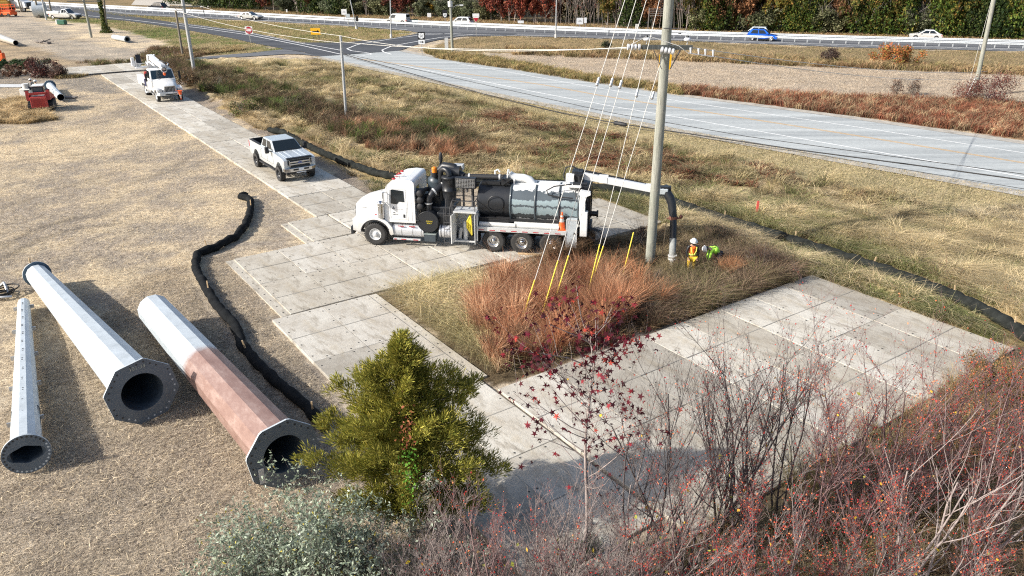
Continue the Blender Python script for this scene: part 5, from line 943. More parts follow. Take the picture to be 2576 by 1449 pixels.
# ------------------------------------------------------------------ steel poles on the ground
def steel_pole(name, near, far, rn, rf, n, m, label, cat='steel pole', group=None, fl=None, fl2=None, hole=None, plate=None, phase=0.0, bolts=20):
    """near/far are axis ends (3D); local y runs from far end (0) to near end (L)"""
    A = Vector(far); B = Vector(near); d = B-A; Ln = d.length; rzq = math.atan2(-d.x, d.y); rxq = math.atan2(d.z, math.hypot(d.x, d.y))
    o = empty(name, A, 0, label, cat, group, (rxq, 0, rzq))
    ring = lambda r, y, k=n, ph=0: [(r*math.cos(2*math.pi*(j+.5)/k+ph), y, r*math.sin(2*math.pi*(j+.5)/k+ph)) for j in range(k)]
    def pol(a, r, k, ph=0): s = 2*math.pi/k; q = ((a-ph) % s)-s/2; return r*math.cos(s/2)/math.cos(q)
    sh = MB(); seg_ = 14; vs = []; fs = []
    for i in range(seg_+1): t = i/seg_; vs += ring(rf+(rn-rf)*t, Ln*t, n, phase)
    fs = [(i*n+j, i*n+(j+1) % n, (i+1)*n+(j+1) % n, (i+1)*n+j) for i in range(seg_) for j in range(n)]; sh.add(vs, fs, 0)
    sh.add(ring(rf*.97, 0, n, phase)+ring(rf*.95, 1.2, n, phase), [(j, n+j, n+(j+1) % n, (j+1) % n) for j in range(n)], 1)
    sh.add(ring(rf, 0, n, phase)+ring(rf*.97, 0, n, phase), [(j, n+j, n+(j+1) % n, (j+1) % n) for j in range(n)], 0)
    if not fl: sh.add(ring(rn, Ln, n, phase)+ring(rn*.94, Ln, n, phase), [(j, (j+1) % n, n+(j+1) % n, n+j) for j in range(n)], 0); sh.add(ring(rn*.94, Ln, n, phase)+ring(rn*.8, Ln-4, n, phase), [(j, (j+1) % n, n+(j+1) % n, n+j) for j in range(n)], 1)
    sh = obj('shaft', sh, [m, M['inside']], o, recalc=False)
    def flange(y0, y1, ro, k, hole_, ph, dark, bk):
        f = MB(); K = 64; bkf = lambda x, z: min(.98, rn*.93/max(.01, math.hypot(x, z))); A_ = [2*math.pi*j/K for j in range(K)]
        out = [(pol(a, ro, k, ph)*math.cos(a), pol(a, ro, k, ph)*math.sin(a)) for a in A_]; inn = [(hole_(a)*math.cos(a), hole_(a)*math.sin(a)) for a in A_]
        for y in (y0, y1): f.add([(x, y, z) for x, z in out]+[(x, y, z) for x, z in inn], [(j, (j+1) % K, K+(j+1) % K, K+j) for j in range(K)], 0)
        f.add([(x, y0, z) for x, z in out]+[(x, y1, z) for x, z in out], [(j, (j+1) % K, K+(j+1) % K, K+j) for j in range(K)], 1)
        f.add([(x, y1, z) for x, z in inn]+[(x*bkf(x, z), y0+.02*(1 if y1 > y0 else -1), z*bkf(x, z)) for x, z in inn]+[(x*bkf(x, z)*.97, y0-2.5*(1 if y1 > y0 else -1), z*bkf(x, z)*.97) for x, z in inn], [(q_*K+j, q_*K+(j+1) % K, q_*K+K+(j+1) % K, q_*K+K+j) for q_ in (0, 1) for j in range(K)], 2)
        f.add([(x*bkf(x, z), y0-2.5*(1 if y1 > y0 else -1), z*bkf(x, z)) for x, z in inn], [tuple(range(K))], 2)
        s = 1 if y1 > y0 else -1
        for j in range(bk):
            a = 2*math.pi*(j+.5)/bk
            if k < 20 and (j % 6) == 5: continue
            r = pol(a, ro, k, ph)*.90; f.disc((r*math.cos(a), y1+s*.004, r*math.sin(a)), .030, (0, s, 0), 10, 3 if math.sin(a*1.0+.6) > -.2 else 1)  # pale discs paint in daylight showing through some bolt holes
        return obj('flange', f, [dark, M['galv'], M['inside'], M['hole']], o, recalc=True)
    if fl: flange(Ln, Ln+.06, fl[0], fl[1], hole, fl[2], M['galvs'], bolts)
    if fl2: flange(0, -.06, fl2[0], fl2[1], lambda a: rf*.8, 0, mat('blue_grey_plate', (.07, .12, .17), .5, .1, var=.2), bolts)
    return o, Ln
def lens(a): c, s = abs(math.cos(a)), abs(math.sin(a)); return 1/math.sqrt((c/.47)**2+(s/.27)**2)*(1.0-.12*math.sin(2*a)**2)
p0 = steel_pole('steel_pole', (*G(357, 984, 1.0), 1.0), (*G(94, 690, .58), .58), .74, .44, 12, M['galv'], 'long galvanised pole with octagonal end plate and round far flange, in the middle', fl=(1.10, 8, R(12)), fl2=(.55, 40), hole=lambda a: .61, bolts=30)
stk_ = MB().box(.1, .16, -.1, -.04, .2, .75); obj('timber_stake', stk_, M['wood'], p0[0])
text_obj('chalk_mark', '101-34', .17, mat('chalk', (.42, .43, .36), .9), p0[0], (0, p0[1]+.068, .78), (R(90), 0, R(180)))
p1 = steel_pole('steel_pole', (*G(712, 1140, .96), .96), (*G(388, 778, .74), .74), .76, .60, 12, M['galvbrown'], 'thick steel pole painted brown over its near half with octagonal end plate', fl=(1.04, 8, R(14)), hole=lambda a: .56, bolts=26)
obj('tag_plate', MB().box(.60, .75, 0, .01, -.62, -.15), M['pvc'], p1[0]).location = (0, p1[1]+.075, 0)
p2_ = steel_pole('steel_pole', (*G(67, 1140, .62), .62), (*G(60, 762, .27), .27), .41, .215, 12, M['galv'], 'slim galvanised pole with bolt brackets and lens-shaped opening at the left edge', fl=(.60, 48, 0), hole=lens, bolts=30)
stp = MB(); br = MB()
for k in range(14):
    y = .6+k*.82; r = .215+(.37-.215)*y/p2_[1]
    for dy in (0, .14): stp.cyl((0.02*(k % 2), y+dy, r*.96), (0.02*(k % 2), y+dy, r*1.06), .028, 6)
    if k % 3 == 0: [obj('bracket', MB().box(min(s*r*.95, s*(r+.13)), max(s*r*.95, s*(r+.13)), y, y+.05, -.05, .09), M['alu'], p2_[0]) for s in (-1, 1)]
obj('step_bolt', stp, M['steel'], p2_[0])
steel_pole('steel_pole', (*G(153, 245, .42), .42), (*G(126, 216, .42), .42), .33, .36, 12, M['galv'], 'short white-grey pole section with blue flange lying beside the track loader', fl2=(.56, 40))
steel_pole('steel_pole', (*G(40, 108, .5), .5), (*G(-30, 84, .7), .7), .38, .62, 12, M['white'], 'white tapered pole entering at the left edge of the far yard')
steel_pole('steel_pole', (*G(320, 99, .45), .45), (*G(286, 93, .4), .4), .40, .36, 12, M['galvbrown'], 'short pole half brown lying in grass between the far utility poles', fl=(.50, 8, 0), hole=lambda a: .3)
o = empty('steel_drum', (*G(104, 43), 0), R(20), 'large upright steel ring section standing in the grass near the poles', 'steel ring'); obj('shell', MB().cyl((-1.2, 0, 1.5), (1.2, 0, 1.5), 1.5, 24), M['galv'], o)
# ------------------------------------------------------------------ filter socks with stakes
def sock(name, line, r, m, label, seed, seg=.22, stakes=()):
    P_ = lerp_line(line, max(8, int(sum(math.dist(a, b) for a, b in zip(line, line[1:]))/seg))); q = np.random.default_rng(seed); ph = q.uniform(0, 6)
    o = empty(name, (*P_[0], 0), 0, label, 'filter sock'); pts = []; rr = []
    for i, (x, y) in enumerate(P_):
        wv = .05*math.sin(i*.9+ph)+.04*math.sin(i*2.1); pts.append((x+wv*.6-P_[0][0], y-wv*.5-P_[0][1], r*.78+.02*math.sin(i*1.7))); rr.append(r*(1+.13*math.sin(i*1.35+ph)*math.sin(i*.37)+  .03*q.standard_normal()))
    rr[0] *= .5; rr[-1] *= .5; obj('sock', MB().tube(pts, rr, 14), m, o)
    for t in stakes:
        i = int(t*(len(pts)-1)); p = pts[i]; lean = q.uniform(-.12, .12, 2); s = MB().hexa([(p[0]-.03, p[1]-.02, 0), (p[0]+.03, p[1]-.02, 0), (p[0]+.03, p[1]+.02, 0), (p[0]-.03, p[1]+.02, 0), (p[0]-.025+lean[0], p[1]-.018+lean[1], .62), (p[0]+.025+lean[0], p[1]-.018+lean[1], .62), (p[0]+.025+lean[0], p[1]+.018+lean[1], .62), (p[0]-.025+lean[0], p[1]+.018+lean[1], .62)]); obj('stake', s, M['wood'], o)
    return o
sock('filter_sock', [(-15.6, 44.0), (-15.9, 43.5), (-15.2, 43.1), (-14.9, 42.47), (-14.28, 40.32), (-13.95, 38.5), (-13.85, 36.7), (-14.3, 35.3), (-14.9, 34.2), (-14.28, 32.38), (-13.0, 30.17), (-11.95, 28.45), (-10.61, 26.66), (-9.84, 25.04), (-8.93, 23.77), (-7.93, 22.51), (-6.71, 21.18), (-5.6, 19.7)], .185, M['cloth'], 'black filter sock snaking between the steel poles and the mats', 3, stakes=(.12, .36, .56, .78, .97))
sock('filter_sock', [(-19.4, 61.4), (-18.0, 60.6), (-16.48, 58.18), (-13.83, 54.46), (-11.19, 51.15), (-8.91, 48.65), (-6.94, 47.26), (-4.64, 46.63), (-1.0, 46.3), (3.0, 46.0), (6.8, 44.6), (8.94, 42.7), (10.64, 40.19), (12.54, 37.74), (14.64, 35.04), (16.45, 32.52), (17.5, 30.93), (18.4, 29.2), (19.0, 27.4), (19.2, 25.2), (18.7, 23.0), (18.2, 21.0)], .235, M['clothg'], 'long weathered dark filter sock curving behind the trucks and down the right side', 8, stakes=(.05, .1, .17, .3, .58, .66, .73, .80, .86, .91))
def stake(px, py, h, m, label, cat='stake', group=None, r=.03, lean=(.0, .0)):
    x, y = G(px, py); o = obj(cat.replace(' ', '_'), MB().hexa([(-r, -r*.6, -.1), (r, -r*.6, -.1), (r, r*.6, -.1), (-r, r*.6, -.1), (-r+lean[0], -r*.6+lean[1], h), (r+lean[0], -r*.6+lean[1], h), (r+lean[0], r*.6+lean[1], h), (-r+lean[0], r*.6+lean[1], h)]), m); o.location = (x, y, 0); return tag(o, label, cat, group)
stake(1902, 548, .95, mat('pink_paint', (.65, .10, .08), .6), 'pink-painted marker stake in the grass beyond the right filter sock', r=.055)
o = empty('shovel', (*G(1664, 655), 0), 0, 'long wooden-handled shovel standing upright right of the main utility pole', 'shovel'); obj('handle', MB().cyl((0, 0, .2), (.10, .1, 1.85), .028, 8), M['wood'], o); obj('blade', MB().box(-.1, .1, -.02, .02, -.1, .22), mat('rusty_blade', (.28, .17, .08), .7), o, bevel=.01)
# ------------------------------------------------------------------ utility poles, lines
def pole(base, top, r0, r1, m, label, name='utility_pole', cat='utility pole', group=None, extra=1.0):
    b = Vector((*G(*base), 0)); t = Vector(at(*top, b.y)); d = (t-b)*extra; o = empty(name, b, 0, label, cat, group)
    k = 10; pts = [d*(i/k) for i in range(k+1)]; obj('shaft', MB().tube(pts, [r0+(r1-r0)*i/k for i in range(k+1)], 16, smooth=True), m, o); return o, b, d
mp, mb_, md_ = pole((1635, 658), (1683, 0), .225, .185, M['polewood'], 'tall weathered main utility pole with guy wires beside the excavation', extra=1.62)
def arm(o, c, vec, half, w=.12, braces=True, m=None, drop=.85):
    c = Vector(c); v = Vector(vec).normalized(); a = c-v*half; b = c+v*half; q = obj('crossarm', MB().bar(a, b, w, w*1.15), m or M['armwood'], o)
    if braces:
        bm = MB()
        for s in (-1, 1): bm.bar(c+v*s*half*.55+Vector((0, -.05, -.05)), c+Vector((v.x*s*.18, -.12, -drop)), .05, .03)
        obj('brace', bm, M['steel'], o)
    return a, b
def bell(o, c, ax, n=4, r=.13, m=None):
    mb = MB(); ax = Vector(ax).normalized(); c = Vector(c); u = ax.orthogonal().normalized(); v = ax.cross(u)
    for k in range(n):
        c0 = c+ax*(.15*k); 
        for (ra, rb, ta, tb) in ((.05, r, 0, .03), (r, r*.95, .03, .10), (r*.95, .05, .10, .135)):
            mb.cyl(c0+ax*ta, c0+ax*tb, ra, 12, r2=rb, caps=False)
    return obj('insulator', mb, m or M['porcelain'], o)
ac_ = Vector(at(1684, 119, mb_.y-.28))-mb_; av = Vector((1, .06, -.015)).normalized()
a, b = arm(mp, ac_+Vector((-.10, 0, 0)), av, 1.06, .15)
bell(mp, a-av*.62, av); bell(mp, ac_+Vector((-.40, -.22, -.06)), Vector((1, -.25, -.14))); ppi = MB()
for s in (-1, 1):
    c = ac_+av*(.85*s-.12)+Vector((0, 0, .12)); mb2 = MB().cyl(c, c+Vector((0, 0, .13)), .02, 6).lathe([(.02, .13), (.15, .15), (.16, .20), (.10, .27), (.001, .28)], c, n=14); obj('pin_insulator', mb2, M['porcelain'], mp); obj('cap', MB().sph(c+Vector((0, 0, .30)), .06, 8), M['black'], mp)
sw = MB().bar(ac_+Vector((.75, -.25, -.20)), ac_+Vector((1.9, .05, -.38)), .05, .04); [sw.cyl(ac_+Vector((x, -.25+(x-.75)*.26, -.2-(x-.75)*.157)), ac_+Vector((x-.02, -.25+(x-.75)*.26, .03-(x-.75)*.12)), .035, 8, r2=.05) for x in (.85, 1.2, 1.5, 1.85)]; obj('switch_bar', sw, M['porcelain'], mp)
obj('pole_bolt', MB().cyl(ac_+Vector((-.3, 0, .75)), ac_+Vector((.35, 0, .72)), .02, 6).lathe([(.05, -.02), (.07, 0), (.05, .02), (.05, -.02)], ac_+Vector((.38, 0, .55)), n=12), M['steel'], mp)
def wire(name, pts, r, m, label, cat='wire', group=None, sag=0.0, n=14):
    P_ = [Vector(p) for p in pts]; out = []
    for i in range(len(P_)-1):
        for k in range(n if i == len(P_)-2 else n-1+1):
            t = k/n; q = P_[i].lerp(P_[i+1], t); q.z -= sag*4*t*(1-t); out.append(q)
    out.append(P_[-1]); o = obj(name, MB().tube([p-P_[0] for p in out], r, 5), m); o.location = P_[0]; return tag(o, label, cat, group)
# guy wires with yellow guards, insulator links on the way
guys = [((1302, 839), (1346, 704), (1572, 0), (1505, 203), 'leftmost guy wire of the main pole, yellow guard ending in orange grass'), ((1352, 829), (1405, 656), (1600, 0), (1539, 205), 'second guy wire from the left at the main pole'), ((1382, 802), (1430, 642), (1626, 0), (1562, 210), 'third guy wire from the left at the main pole'), ((1472, 766), (1507, 614), (1659, 0), (1603, 232), 'fourth guy wire from the left at the main pole'), ((1475, 756), (1519, 619), (1680, 100), (1643, 238), 'guy wire nearest the main pole, tied just under the crossarm'), ((1564, 704), (1594, 584), None, None, 'short yellow guy guard standing alone left of the pole foot')]
for base, gt, up, ins, lab in guys:
    g0 = Vector((*G(*base), 0)); pl_ = Vector((mb_.x, mb_.y, 0)); tp_ = onplane(*(up or gt), g0, pl_); d = (Vector(tp_)-g0).normalized()
    u = math.hypot(mb_.x-g0.x, mb_.y-g0.y)/math.hypot(d.x, d.y); end = g0+d*u if up else g0+d*3.2
    gd = Vector(onplane(*gt, g0, pl_)); ln_ = (gd-g0).length
    o = empty('guy_wire', g0, 0, lab, 'guy wire', 'guy wires of the main pole')
    if up: obj('strand', MB().tube([d*ln_*.9, end-g0], .014, 6), M['wire'], o)
    obj('guard', MB().tube([d*.05, d*ln_], .027, 8), M['yellow'], o)
    if ins: q = Vector(onplane(*ins, g0, pl_))-g0; obj('link', MB().tube([q-d*.18, q+d*.12], .055, 8).sph(q-d*.15, .07, 8), M['alu'], o)
# other poles
lp1, b1, d1 = pole((490, 187), (459, 0), .21, .17, M['lightpole'], 'pale grey utility pole with crossarm right of the derrick truck', extra=1.3)
a1_, a2_ = arm(lp1, Vector(at(462, 17, b1.y-.2))-b1, (1, .1, .02), 1.9, .11); bell(lp1, a2_, (0, -.3, -1), 1, .08); obj('jumper_arm', MB().bar(a2_+Vector((.1, 0, .05)), a2_+Vector((.25, 0, -1.1)), .06), M['steel'], lp1)
lp2, b2, d2 = pole((460, 140), (442, 27), .15, .13, M['polebrown'], 'thin brown utility pole standing behind the pale grey one')
tp3, b3, d3 = pole((871, 293), (857, 90), .13, .11, M['lightpole'], 'slim grey pole standing alone in the brush between the pickup and the road')
po4, b4, d4 = pole((230, 94), (210, 0), .20, .17, M['polewood'], 'grey utility pole with a long crossarm above the far yard', extra=1.2); arm(po4, Vector(at(210, 3, b4.y-.2))-b4, (1, .05, 0), 2.6, .13, braces=False)
po5, b5, d5 = pole((268, 82), (262, 0), .16, .14, M['polebrown'], 'vine-covered utility pole in the far grass', extra=1.2)
for i, (bs_, tp_, lab) in enumerate([((54, 30), (46, 0), 'leftmost far utility pole beside the semi truck'), ((84, 20), (80, 0), 'far utility pole nearest the highway at left'), ((99, 44), (89, 0), 'far utility pole left of the steel ring'), ((117, 50), (106, 0), 'far utility pole right of the steel ring'), ((129, 31), (123, 0), 'far grey pole between steel ring and white pickup')]):
    pole(bs_, tp_, .19, .16, M['lightpole' if i % 2 else 'polebrown'], lab, extra=1.5)
rp, br_, dr_ = pole((2450, 240), (2500, 0), .21, .17, M['polewood'], 'leaning pale utility pole in the red bush at the right', extra=1.5); o = obj('guy_guard', MB().tube([(0, 0, 0), (.75, .3, 2.3)], .05, 8), M['pvc']); o.location = (*G(2425, 256), 0); tag(o, 'white guy wire guard beside the leaning right pole', 'guy wire guard')
wire('guy_wire', [Vector(G3(2425, 256)), br_+dr_*.9], .012, M['wire'], 'thin guy wire of the leaning right pole', 'guy wire')
def lamp_post(base, top, label, r=.11, m='lightpole', lamp=False):
    o, b, d = pole(base, top, r, r*.8, M[m], label, 'light_pole', 'light pole', None, 1.0 if lamp else 1.4); obj('footing', MB().cyl((0, 0, 0), (0, 0, .55), r*1.8, 12), M['alup'], o); return o, b, d
lamp_post((984, 95), (982, 0), 'galvanised light pole at the tip of the grass median'); lamp_post((1398, 95), (1400, 0), 'galvanised light pole in front of the guardrail near the guy wires'); lamp_post((897, 73), (881, 0), 'galvanised light pole left of the white van')
wp, bw, dw = pole((1138, 127), (1133, 0), .20, .17, M['polewood'], 'grey pole with small floodlight beside the junction', extra=1.1)
q = Vector(at(1135, 22, bw.y))-bw; obj('lamp_arm', MB().tube([q, q+Vector((.7, 0, .45)), q+Vector((1.3, 0, .5))], .04, 6), M['alu'], wp); obj('lamp_head', MB().box(q.x+1.2, q.x+1.7, q.y-.2, q.y+.2, q.z+.38, q.z+.55), M['alup'], wp); obj('control_cap', MB().cyl(Vector(at(1133, 17, bw.y))-bw, Vector(at(1132, 3, bw.y))-bw, .34, 10), M['alup'], wp)
obj('meter_box', MB().box(-.25, .25, -.4, 0, 0, 1.6), M['alup']).location = (*G(1124, 124), 0); tag(bpy.data.objects['meter_box'], 'grey metal meter box left of the junction pole', 'meter box')
# spans
tp3t = b3+d3; mL = mb_+a-av*.62
q1 = b1+a2_; wire('power_wire', [q1, Vector(at(858, 90, b3.y))], .018, M['wire'], 'upper bare wire from the pale pole to the slim grey pole', group='overhead wires', sag=.35); wire('power_wire', [b1+a1_*1, Vector(at(858, 108, b3.y))], .018, M['wire'], 'lower bare wire from the pale pole to the slim grey pole', group='overhead wires', sag=.5)
wire('power_wire', [Vector(at(858, 90, b3.y)), mL+Vector((0, 0, -.02))], .016, M['wire'], 'upper bare wire from the slim grey pole to the main crossarm', group='overhead wires', sag=.55)
wire('power_wire', [Vector(at(858, 105, b3.y)), mL+Vector((0, .1, -.08))], .016, M['wire'], 'lower bare wire from the slim grey pole to the main crossarm', group='overhead wires', sag=.25)
far_r = br_+dr_*.45
wire('power_wire', [mb_+ac_+Vector((1.95, .05, -.38)), Vector(at(2474, 196, br_.y)), Vector(at(2950, 225, 95))], .016, M['wire'], 'lower bare wire from the main crossarm to the leaning right pole', group='overhead wires', sag=.5)
wire('power_wire', [mb_+ac_+Vector((1.0, .3, -.05)), Vector(at(2482, 180, br_.y))], .016, M['wire'], 'upper bare wire from the main crossarm to the leaning right pole', group='overhead wires', sag=.45)
jp = [mL, mb_+a+Vector((.15, -.1, .42)), mb_+ac_+av*-.97+Vector((0, 0, .45)), mb_+ac_+Vector((.3, -.35, .1)), mb_+ac_+Vector((.75, -.25, -.2))]; o = obj('jumper_wire', MB().tube([Vector(p)-mb_ for p in jp], .015, 6), M['wire'], mp)
kA = (b3.x, b3.y); kB = (34.0, 27.0); kB2 = (34.5, 26.0)
for i, (pts, r, lab) in enumerate([([(866, 137), (1219, 237), (1400, 281), (1545, 309), (1717, 334), (2017, 378), (2300, 415), (2576, 453), (2900, 500)], .035, 'thick black cable with splice hanging in front of the pale road'), ([(864, 134), (1219, 213), (1545, 285), (1717, 315), (1878, 343), (2147, 380), (2576, 438), (2900, 480)], .018, 'thin upper black cable in front of the pale road'), ([(866, 140), (1219, 240), (1545, 316), (1717, 340), (2017, 383), (2300, 430), (2576, 475), (2900, 530)], .014, 'thin lower black cable in front of the pale road')]):
    P_ = [Vector(onplane(*q, kA, kB)) for q in pts]; wire('telecom_cable', P_, r, M['blackwire'], lab, 'cable', 'black cables along the road', n=4)
    if i == 0: s_ = Vector(onplane(1543, 308.5, kA, kB)); e_ = Vector(onplane(1577, 314.5, kA, kB)); o = obj('cable_splice', MB().tube([(0, 0, 0), (e_-s_)*.1, (e_-s_)*.9, e_-s_], [.05, .13, .13, .05], 12), M['blackwire']); o.location = s_; tag(o, 'black cable splice case hanging in front of the road edge', 'cable splice')
# ------------------------------------------------------------------ guardrails
rp0 = [(-150, 222), (-110, 199.5)]+GP([(427, 36), (641, 48), (856, 60), (1135, 73), (1524, 89.5), (1717, 97), (2147, 111), (2576, 122.5)]); rp0.append(ext(rp0[-2], rp0[-1], 1.2))
def rail(line, label, dy):
    P_ = lerp_line([(x+.42*dy, y+.9*dy) for x, y in line], 150); o = empty('guardrail', (*P_[0], 0), 0, label, 'guardrail', 'highway guardrails'); mb = MB(); B0 = Vector((*P_[0], 0)); prof = [(-.02, .45), (.07, .50), (.07, .55), (0, .61), (.07, .67), (.07, .75), (-.02, .80)]
    vs = []; k = len(prof)
    for i, p in enumerate(P_):
        t = (Vector(P_[min(i+1, len(P_)-1)])-Vector(P_[max(i-1, 0)])).normalized(); nrm = Vector((t.y, -t.x)); 
        for dd, z in prof: vs.append((p[0]+nrm.x*dd-B0.x, p[1]+nrm.y*dd-B0.y, z))
    mb.add(vs, [(i*k+j, (i+1)*k+j, (i+1)*k+j+1, i*k+j+1) for i in range(len(P_)-1) for j in range(k-1)]); obj('beam', mb, M['railm'], o); ps = MB()
    for x, y in P_[::1]: ps.box(x-.06-B0.x, x+.06-B0.x, y+.0-B0.y, y+.14-B0.y, 0, .74)
    tag(obj('posts', ps, M['galvp'], o), kind='stuff'); 
M['railm'] = mat('guardrail_steel', (.62, .65, .67), .45, .1, var=.06); M['galvp'] = mat('guardrail_post', (.50, .52, .53), .5, .2, var=.1)
rail(rp0, 'near guardrail of the pair along the middle of the highway', .25); rail(rp0, 'far guardrail of the pair along the middle of the highway', 4.6)
# ------------------------------------------------------------------ signs
def sign(name, base, topc, w_, h_, m, label, cat='road sign', posts=1, extras=None, rz=0, pm='alu', shape='rect', zb=None):
    b = Vector((*G(*base), 0)); t = Vector(at(*topc, b.y)); o = empty(name, b, R(rz), label, cat); zc_ = t.z
    pm_ = MB()
    for s in ([0] if posts == 1 else [-w_*.3, w_*.3]): pm_.box(s-.04, s+.04, .01, .07, 0, zc_+h_*.3)
    obj('post', pm_, M[pm], o)
    if shape == 'rect': obj('panel', MB().box(-w_/2, w_/2, -.03, .0, zc_-h_/2, zc_+h_/2), M[m], o)
    if extras: extras(o, zc_)
    return o
def arrow(mb, cx, z, L_, t, y=-.045, m=0): mb.box(cx-L_/2, cx+L_/2-t*1.2, y, y+.012, z-t/2, z+t/2, m); mb.add([(cx+L_/2-t*1.6, y, z-t*1.4), (cx+L_/2+t*.4, y, z), (cx+L_/2-t*1.6, y, z+t*1.4), (cx+L_/2-t*1.6, y+.012, z-t*1.4), (cx+L_/2+t*.4, y+.012, z), (cx+L_/2-t*1.6, y+.012, z+t*1.4)], [(0, 1, 2), (5, 4, 3), (0, 3, 4, 1), (1, 4, 5, 2), (2, 5, 3, 0)], m); return mb
def ex50(o, z):
    sh = [(-.38, .30), (-.2, .36), (0, .30), (.2, .36), (.38, .30), (.33, .15), (.40, -.05), (.33, -.25), (.15, -.33), (0, -.40), (-.15, -.33), (-.33, -.25), (-.40, -.05), (-.33, .15)]; s = obj('shield', MB().prism([(x, z+q) for x, q in sh], -.045, -.03), M['signwhite'], o); text_obj('number', '50', .52, M['signblack'], s, (0, -.05, z-.20), (R(90), 0, 0))
    p = obj('arrow_panel', MB().box(-.42, .42, -.03, 0, z-1.08, z-.52), M['signwhite'], o); obj('arrow', arrow(MB(), 0, z-.80, .52, .11), M['signblack'], p)
sign('route_sign', (1062, 138), (1061, 90), 1.0, 1.0, 'signblack', 'black-framed white route 50 shield above a right arrow beside the junction', extras=ex50)
def exdne(o, z):
    c = obj('disc', MB().cyl((0, -.045, z), (0, -.03, z), .52, 28), M['signred'], o); obj('bar', MB().box(-.38, .38, -.055, -.045, z-.09, z+.09), M['signwhite'], c); text_obj('lettering', 'DO NOT', .2, M['signwhite'], c, (0, -.05, z+.15), (R(90), 0, 0)); text_obj('lettering', 'ENTER', .2, M['signwhite'], c, (0, -.05, z-.30), (R(90), 0, 0))
sign('do_not_enter_sign', (630, 107), (627, 76), 1.12, 1.12, 'signwhite', 'red round do not enter sign on a white square beside the frontage road', extras=exdne)
sign('arrow_sign', (796, 104), (793, 79), 1.5, .95, 'signyellow', 'yellow sign with black right arrow on two posts in the median', posts=2, pm='steel', extras=lambda o, z: obj('arrow', arrow(MB(), 0, z, 1.1, .17), M['signblack'], o))
def exw(o, z): obj('panel_mark', MB().box(-.3, .3, -.04, -.03, z-.06, z+.0).box(-.2, .2, -.04, -.03, z+.12, z+.17), M['signblack'], o)
sign('warning_sign', (1668, 222), (1679, 156), 1.25, 1.5, 'signyellow', 'yellow warning sign seen edge-on behind the main pole', extras=None)
sign('yield_sign', (1198, 92), (1199, 56), .01, .01, 'signwhite', 'red and white yield sign on a tall post in front of the guardrail', pm='alu', extras=lambda o, z: (obj('panel', MB().prism([(-.55, z+.9), (.55, z+.9), (0, z-.15)], -.03, 0), M['signwhite'], o), obj('border', MB().prism([(-.44, z+.68), (.44, z+.68), (0, z-.02)], -.042, -.03), M['signred'], o), obj('top_panel', MB().box(-.55, .55, -.03, 0, z+.92, z+1.35), M['signwhite'], o)))
def exeast(o, z): s = obj('shield', MB().prism([(-.33, z+.33), (.33, z+.33), (.36, 0+z), (.2, z-.33), (0, z-.4), (-.2, z-.33), (-.36, z)], -.045, -.03), M['signwhite'], o); text_obj('number', '50', .5, M['signblack'], s, (0, -.05, z-.2), (R(90), 0, 0)); obj('upper_panel', MB().box(-.45, .45, -.03, 0, z+.5, z+.95), M['blueplate'] if False else M['signblack'], o)
sign('route_sign', (1120, 60), (1119, 38), .95, .95, 'signblack', 'route 50 shield with a small panel above it, beyond the highway', extras=exeast)
for bs_, tc2, w2, h2, lab in [((1060, 58), (1061, 53), 1.5, .8, 'green'), ((1080, 47), (1079, 38), .8, .8, 'w1'), ((1458, 74), (1458, 53), 1.2, 1.1, 'w2'), ((1472, 74), (1472, 51), .45, .9, 'w3'), ((1310, 68), (1310, 55), 1.1, .45, 'w4')]:
    nm = {'green': 'small green highway name sign behind the guardrail', 'w1': 'small blank white sign in front of the yellow tree', 'w2': 'white sign with black markings at the woods edge', 'w3': 'narrow white sign on a post next to the marked white sign', 'w4': 'low wide white sign in front of the red trees'}[lab]
    bs3 = (1042, 60) if lab == 'green' else bs_; tc3 = (1042, 54) if lab == 'green' else tc2
    sign('sign', bs3, tc3, w2, h2, 'signgreen' if lab == 'green' else 'signwhite', nm, extras=exw if lab == 'w2' else None)
sign('sign', (868, 62), (861, 30), 1.0, 1.0, 'signwhite', 'white square sign beyond the guardrail left of the olive bushes', extras=exw); sign('delineator', (900, 73), (899, 47), .5, .9, 'signblack', 'black and white round sign on the light pole left of the van'); sign('sign', (877, 68), (876, 40), .8, .7, 'galv' if 'galv' in M else 'alu', 'back of a grey sign in front of the guardrail'); sign('marker_post', (722, 33), (720, 27), .3, .6, 'signwhite', 'small white marker at the far tree line')
o = obj('utility_pedestal', MB().box(-.25, .25, -.2, .2, 0, .9), M['pvc'], bevel=.03); o.location = (*G(1602, 74), 0); tag(o, 'small white utility pedestal beside the gravel track', 'pedestal')
o = empty('transformer', (*G(156, 61), 0), R(-5), 'green ground transformer box with white side below the flatbed pickup', 'transformer'); obj('cabinet', MB().box(-.6, .8, -.5, .5, 0, .75), M['green'], o, bevel=.04); obj('pad', MB().box(-.9, -.6, -.5, .5, 0, .85), M['pvc'], o, bevel=.04)
o = obj('marker_post', MB().box(-.5, .5, -.1, .1, .6, 1.6).box(-.1, .1, -.08, .08, 0, .6), M['pvc'], bevel=.05); o.location = (*G(84, 35), 0); tag(o, 'white plastic marker left of the steel ring', 'marker')
# fence rails at the wood edge
o = empty('wooden_gate', (*G(1650, 79), 0), 0, 'grey wooden rail gate at the woods edge left of the main pole', 'gate'); gt_ = MB(); [gt_.box(-1.5, 1.5, 0, .06, 2.6+.35*k, 2.7+.35*k) for k in range(4)]; obj('rail', gt_, M['bark'], o); obj('post', MB().box(-1.5, -1.35, -.05, .1, 0, 3.9).box(1.35, 1.5, -.05, .1, 0, 3.9), M['bark'], o)
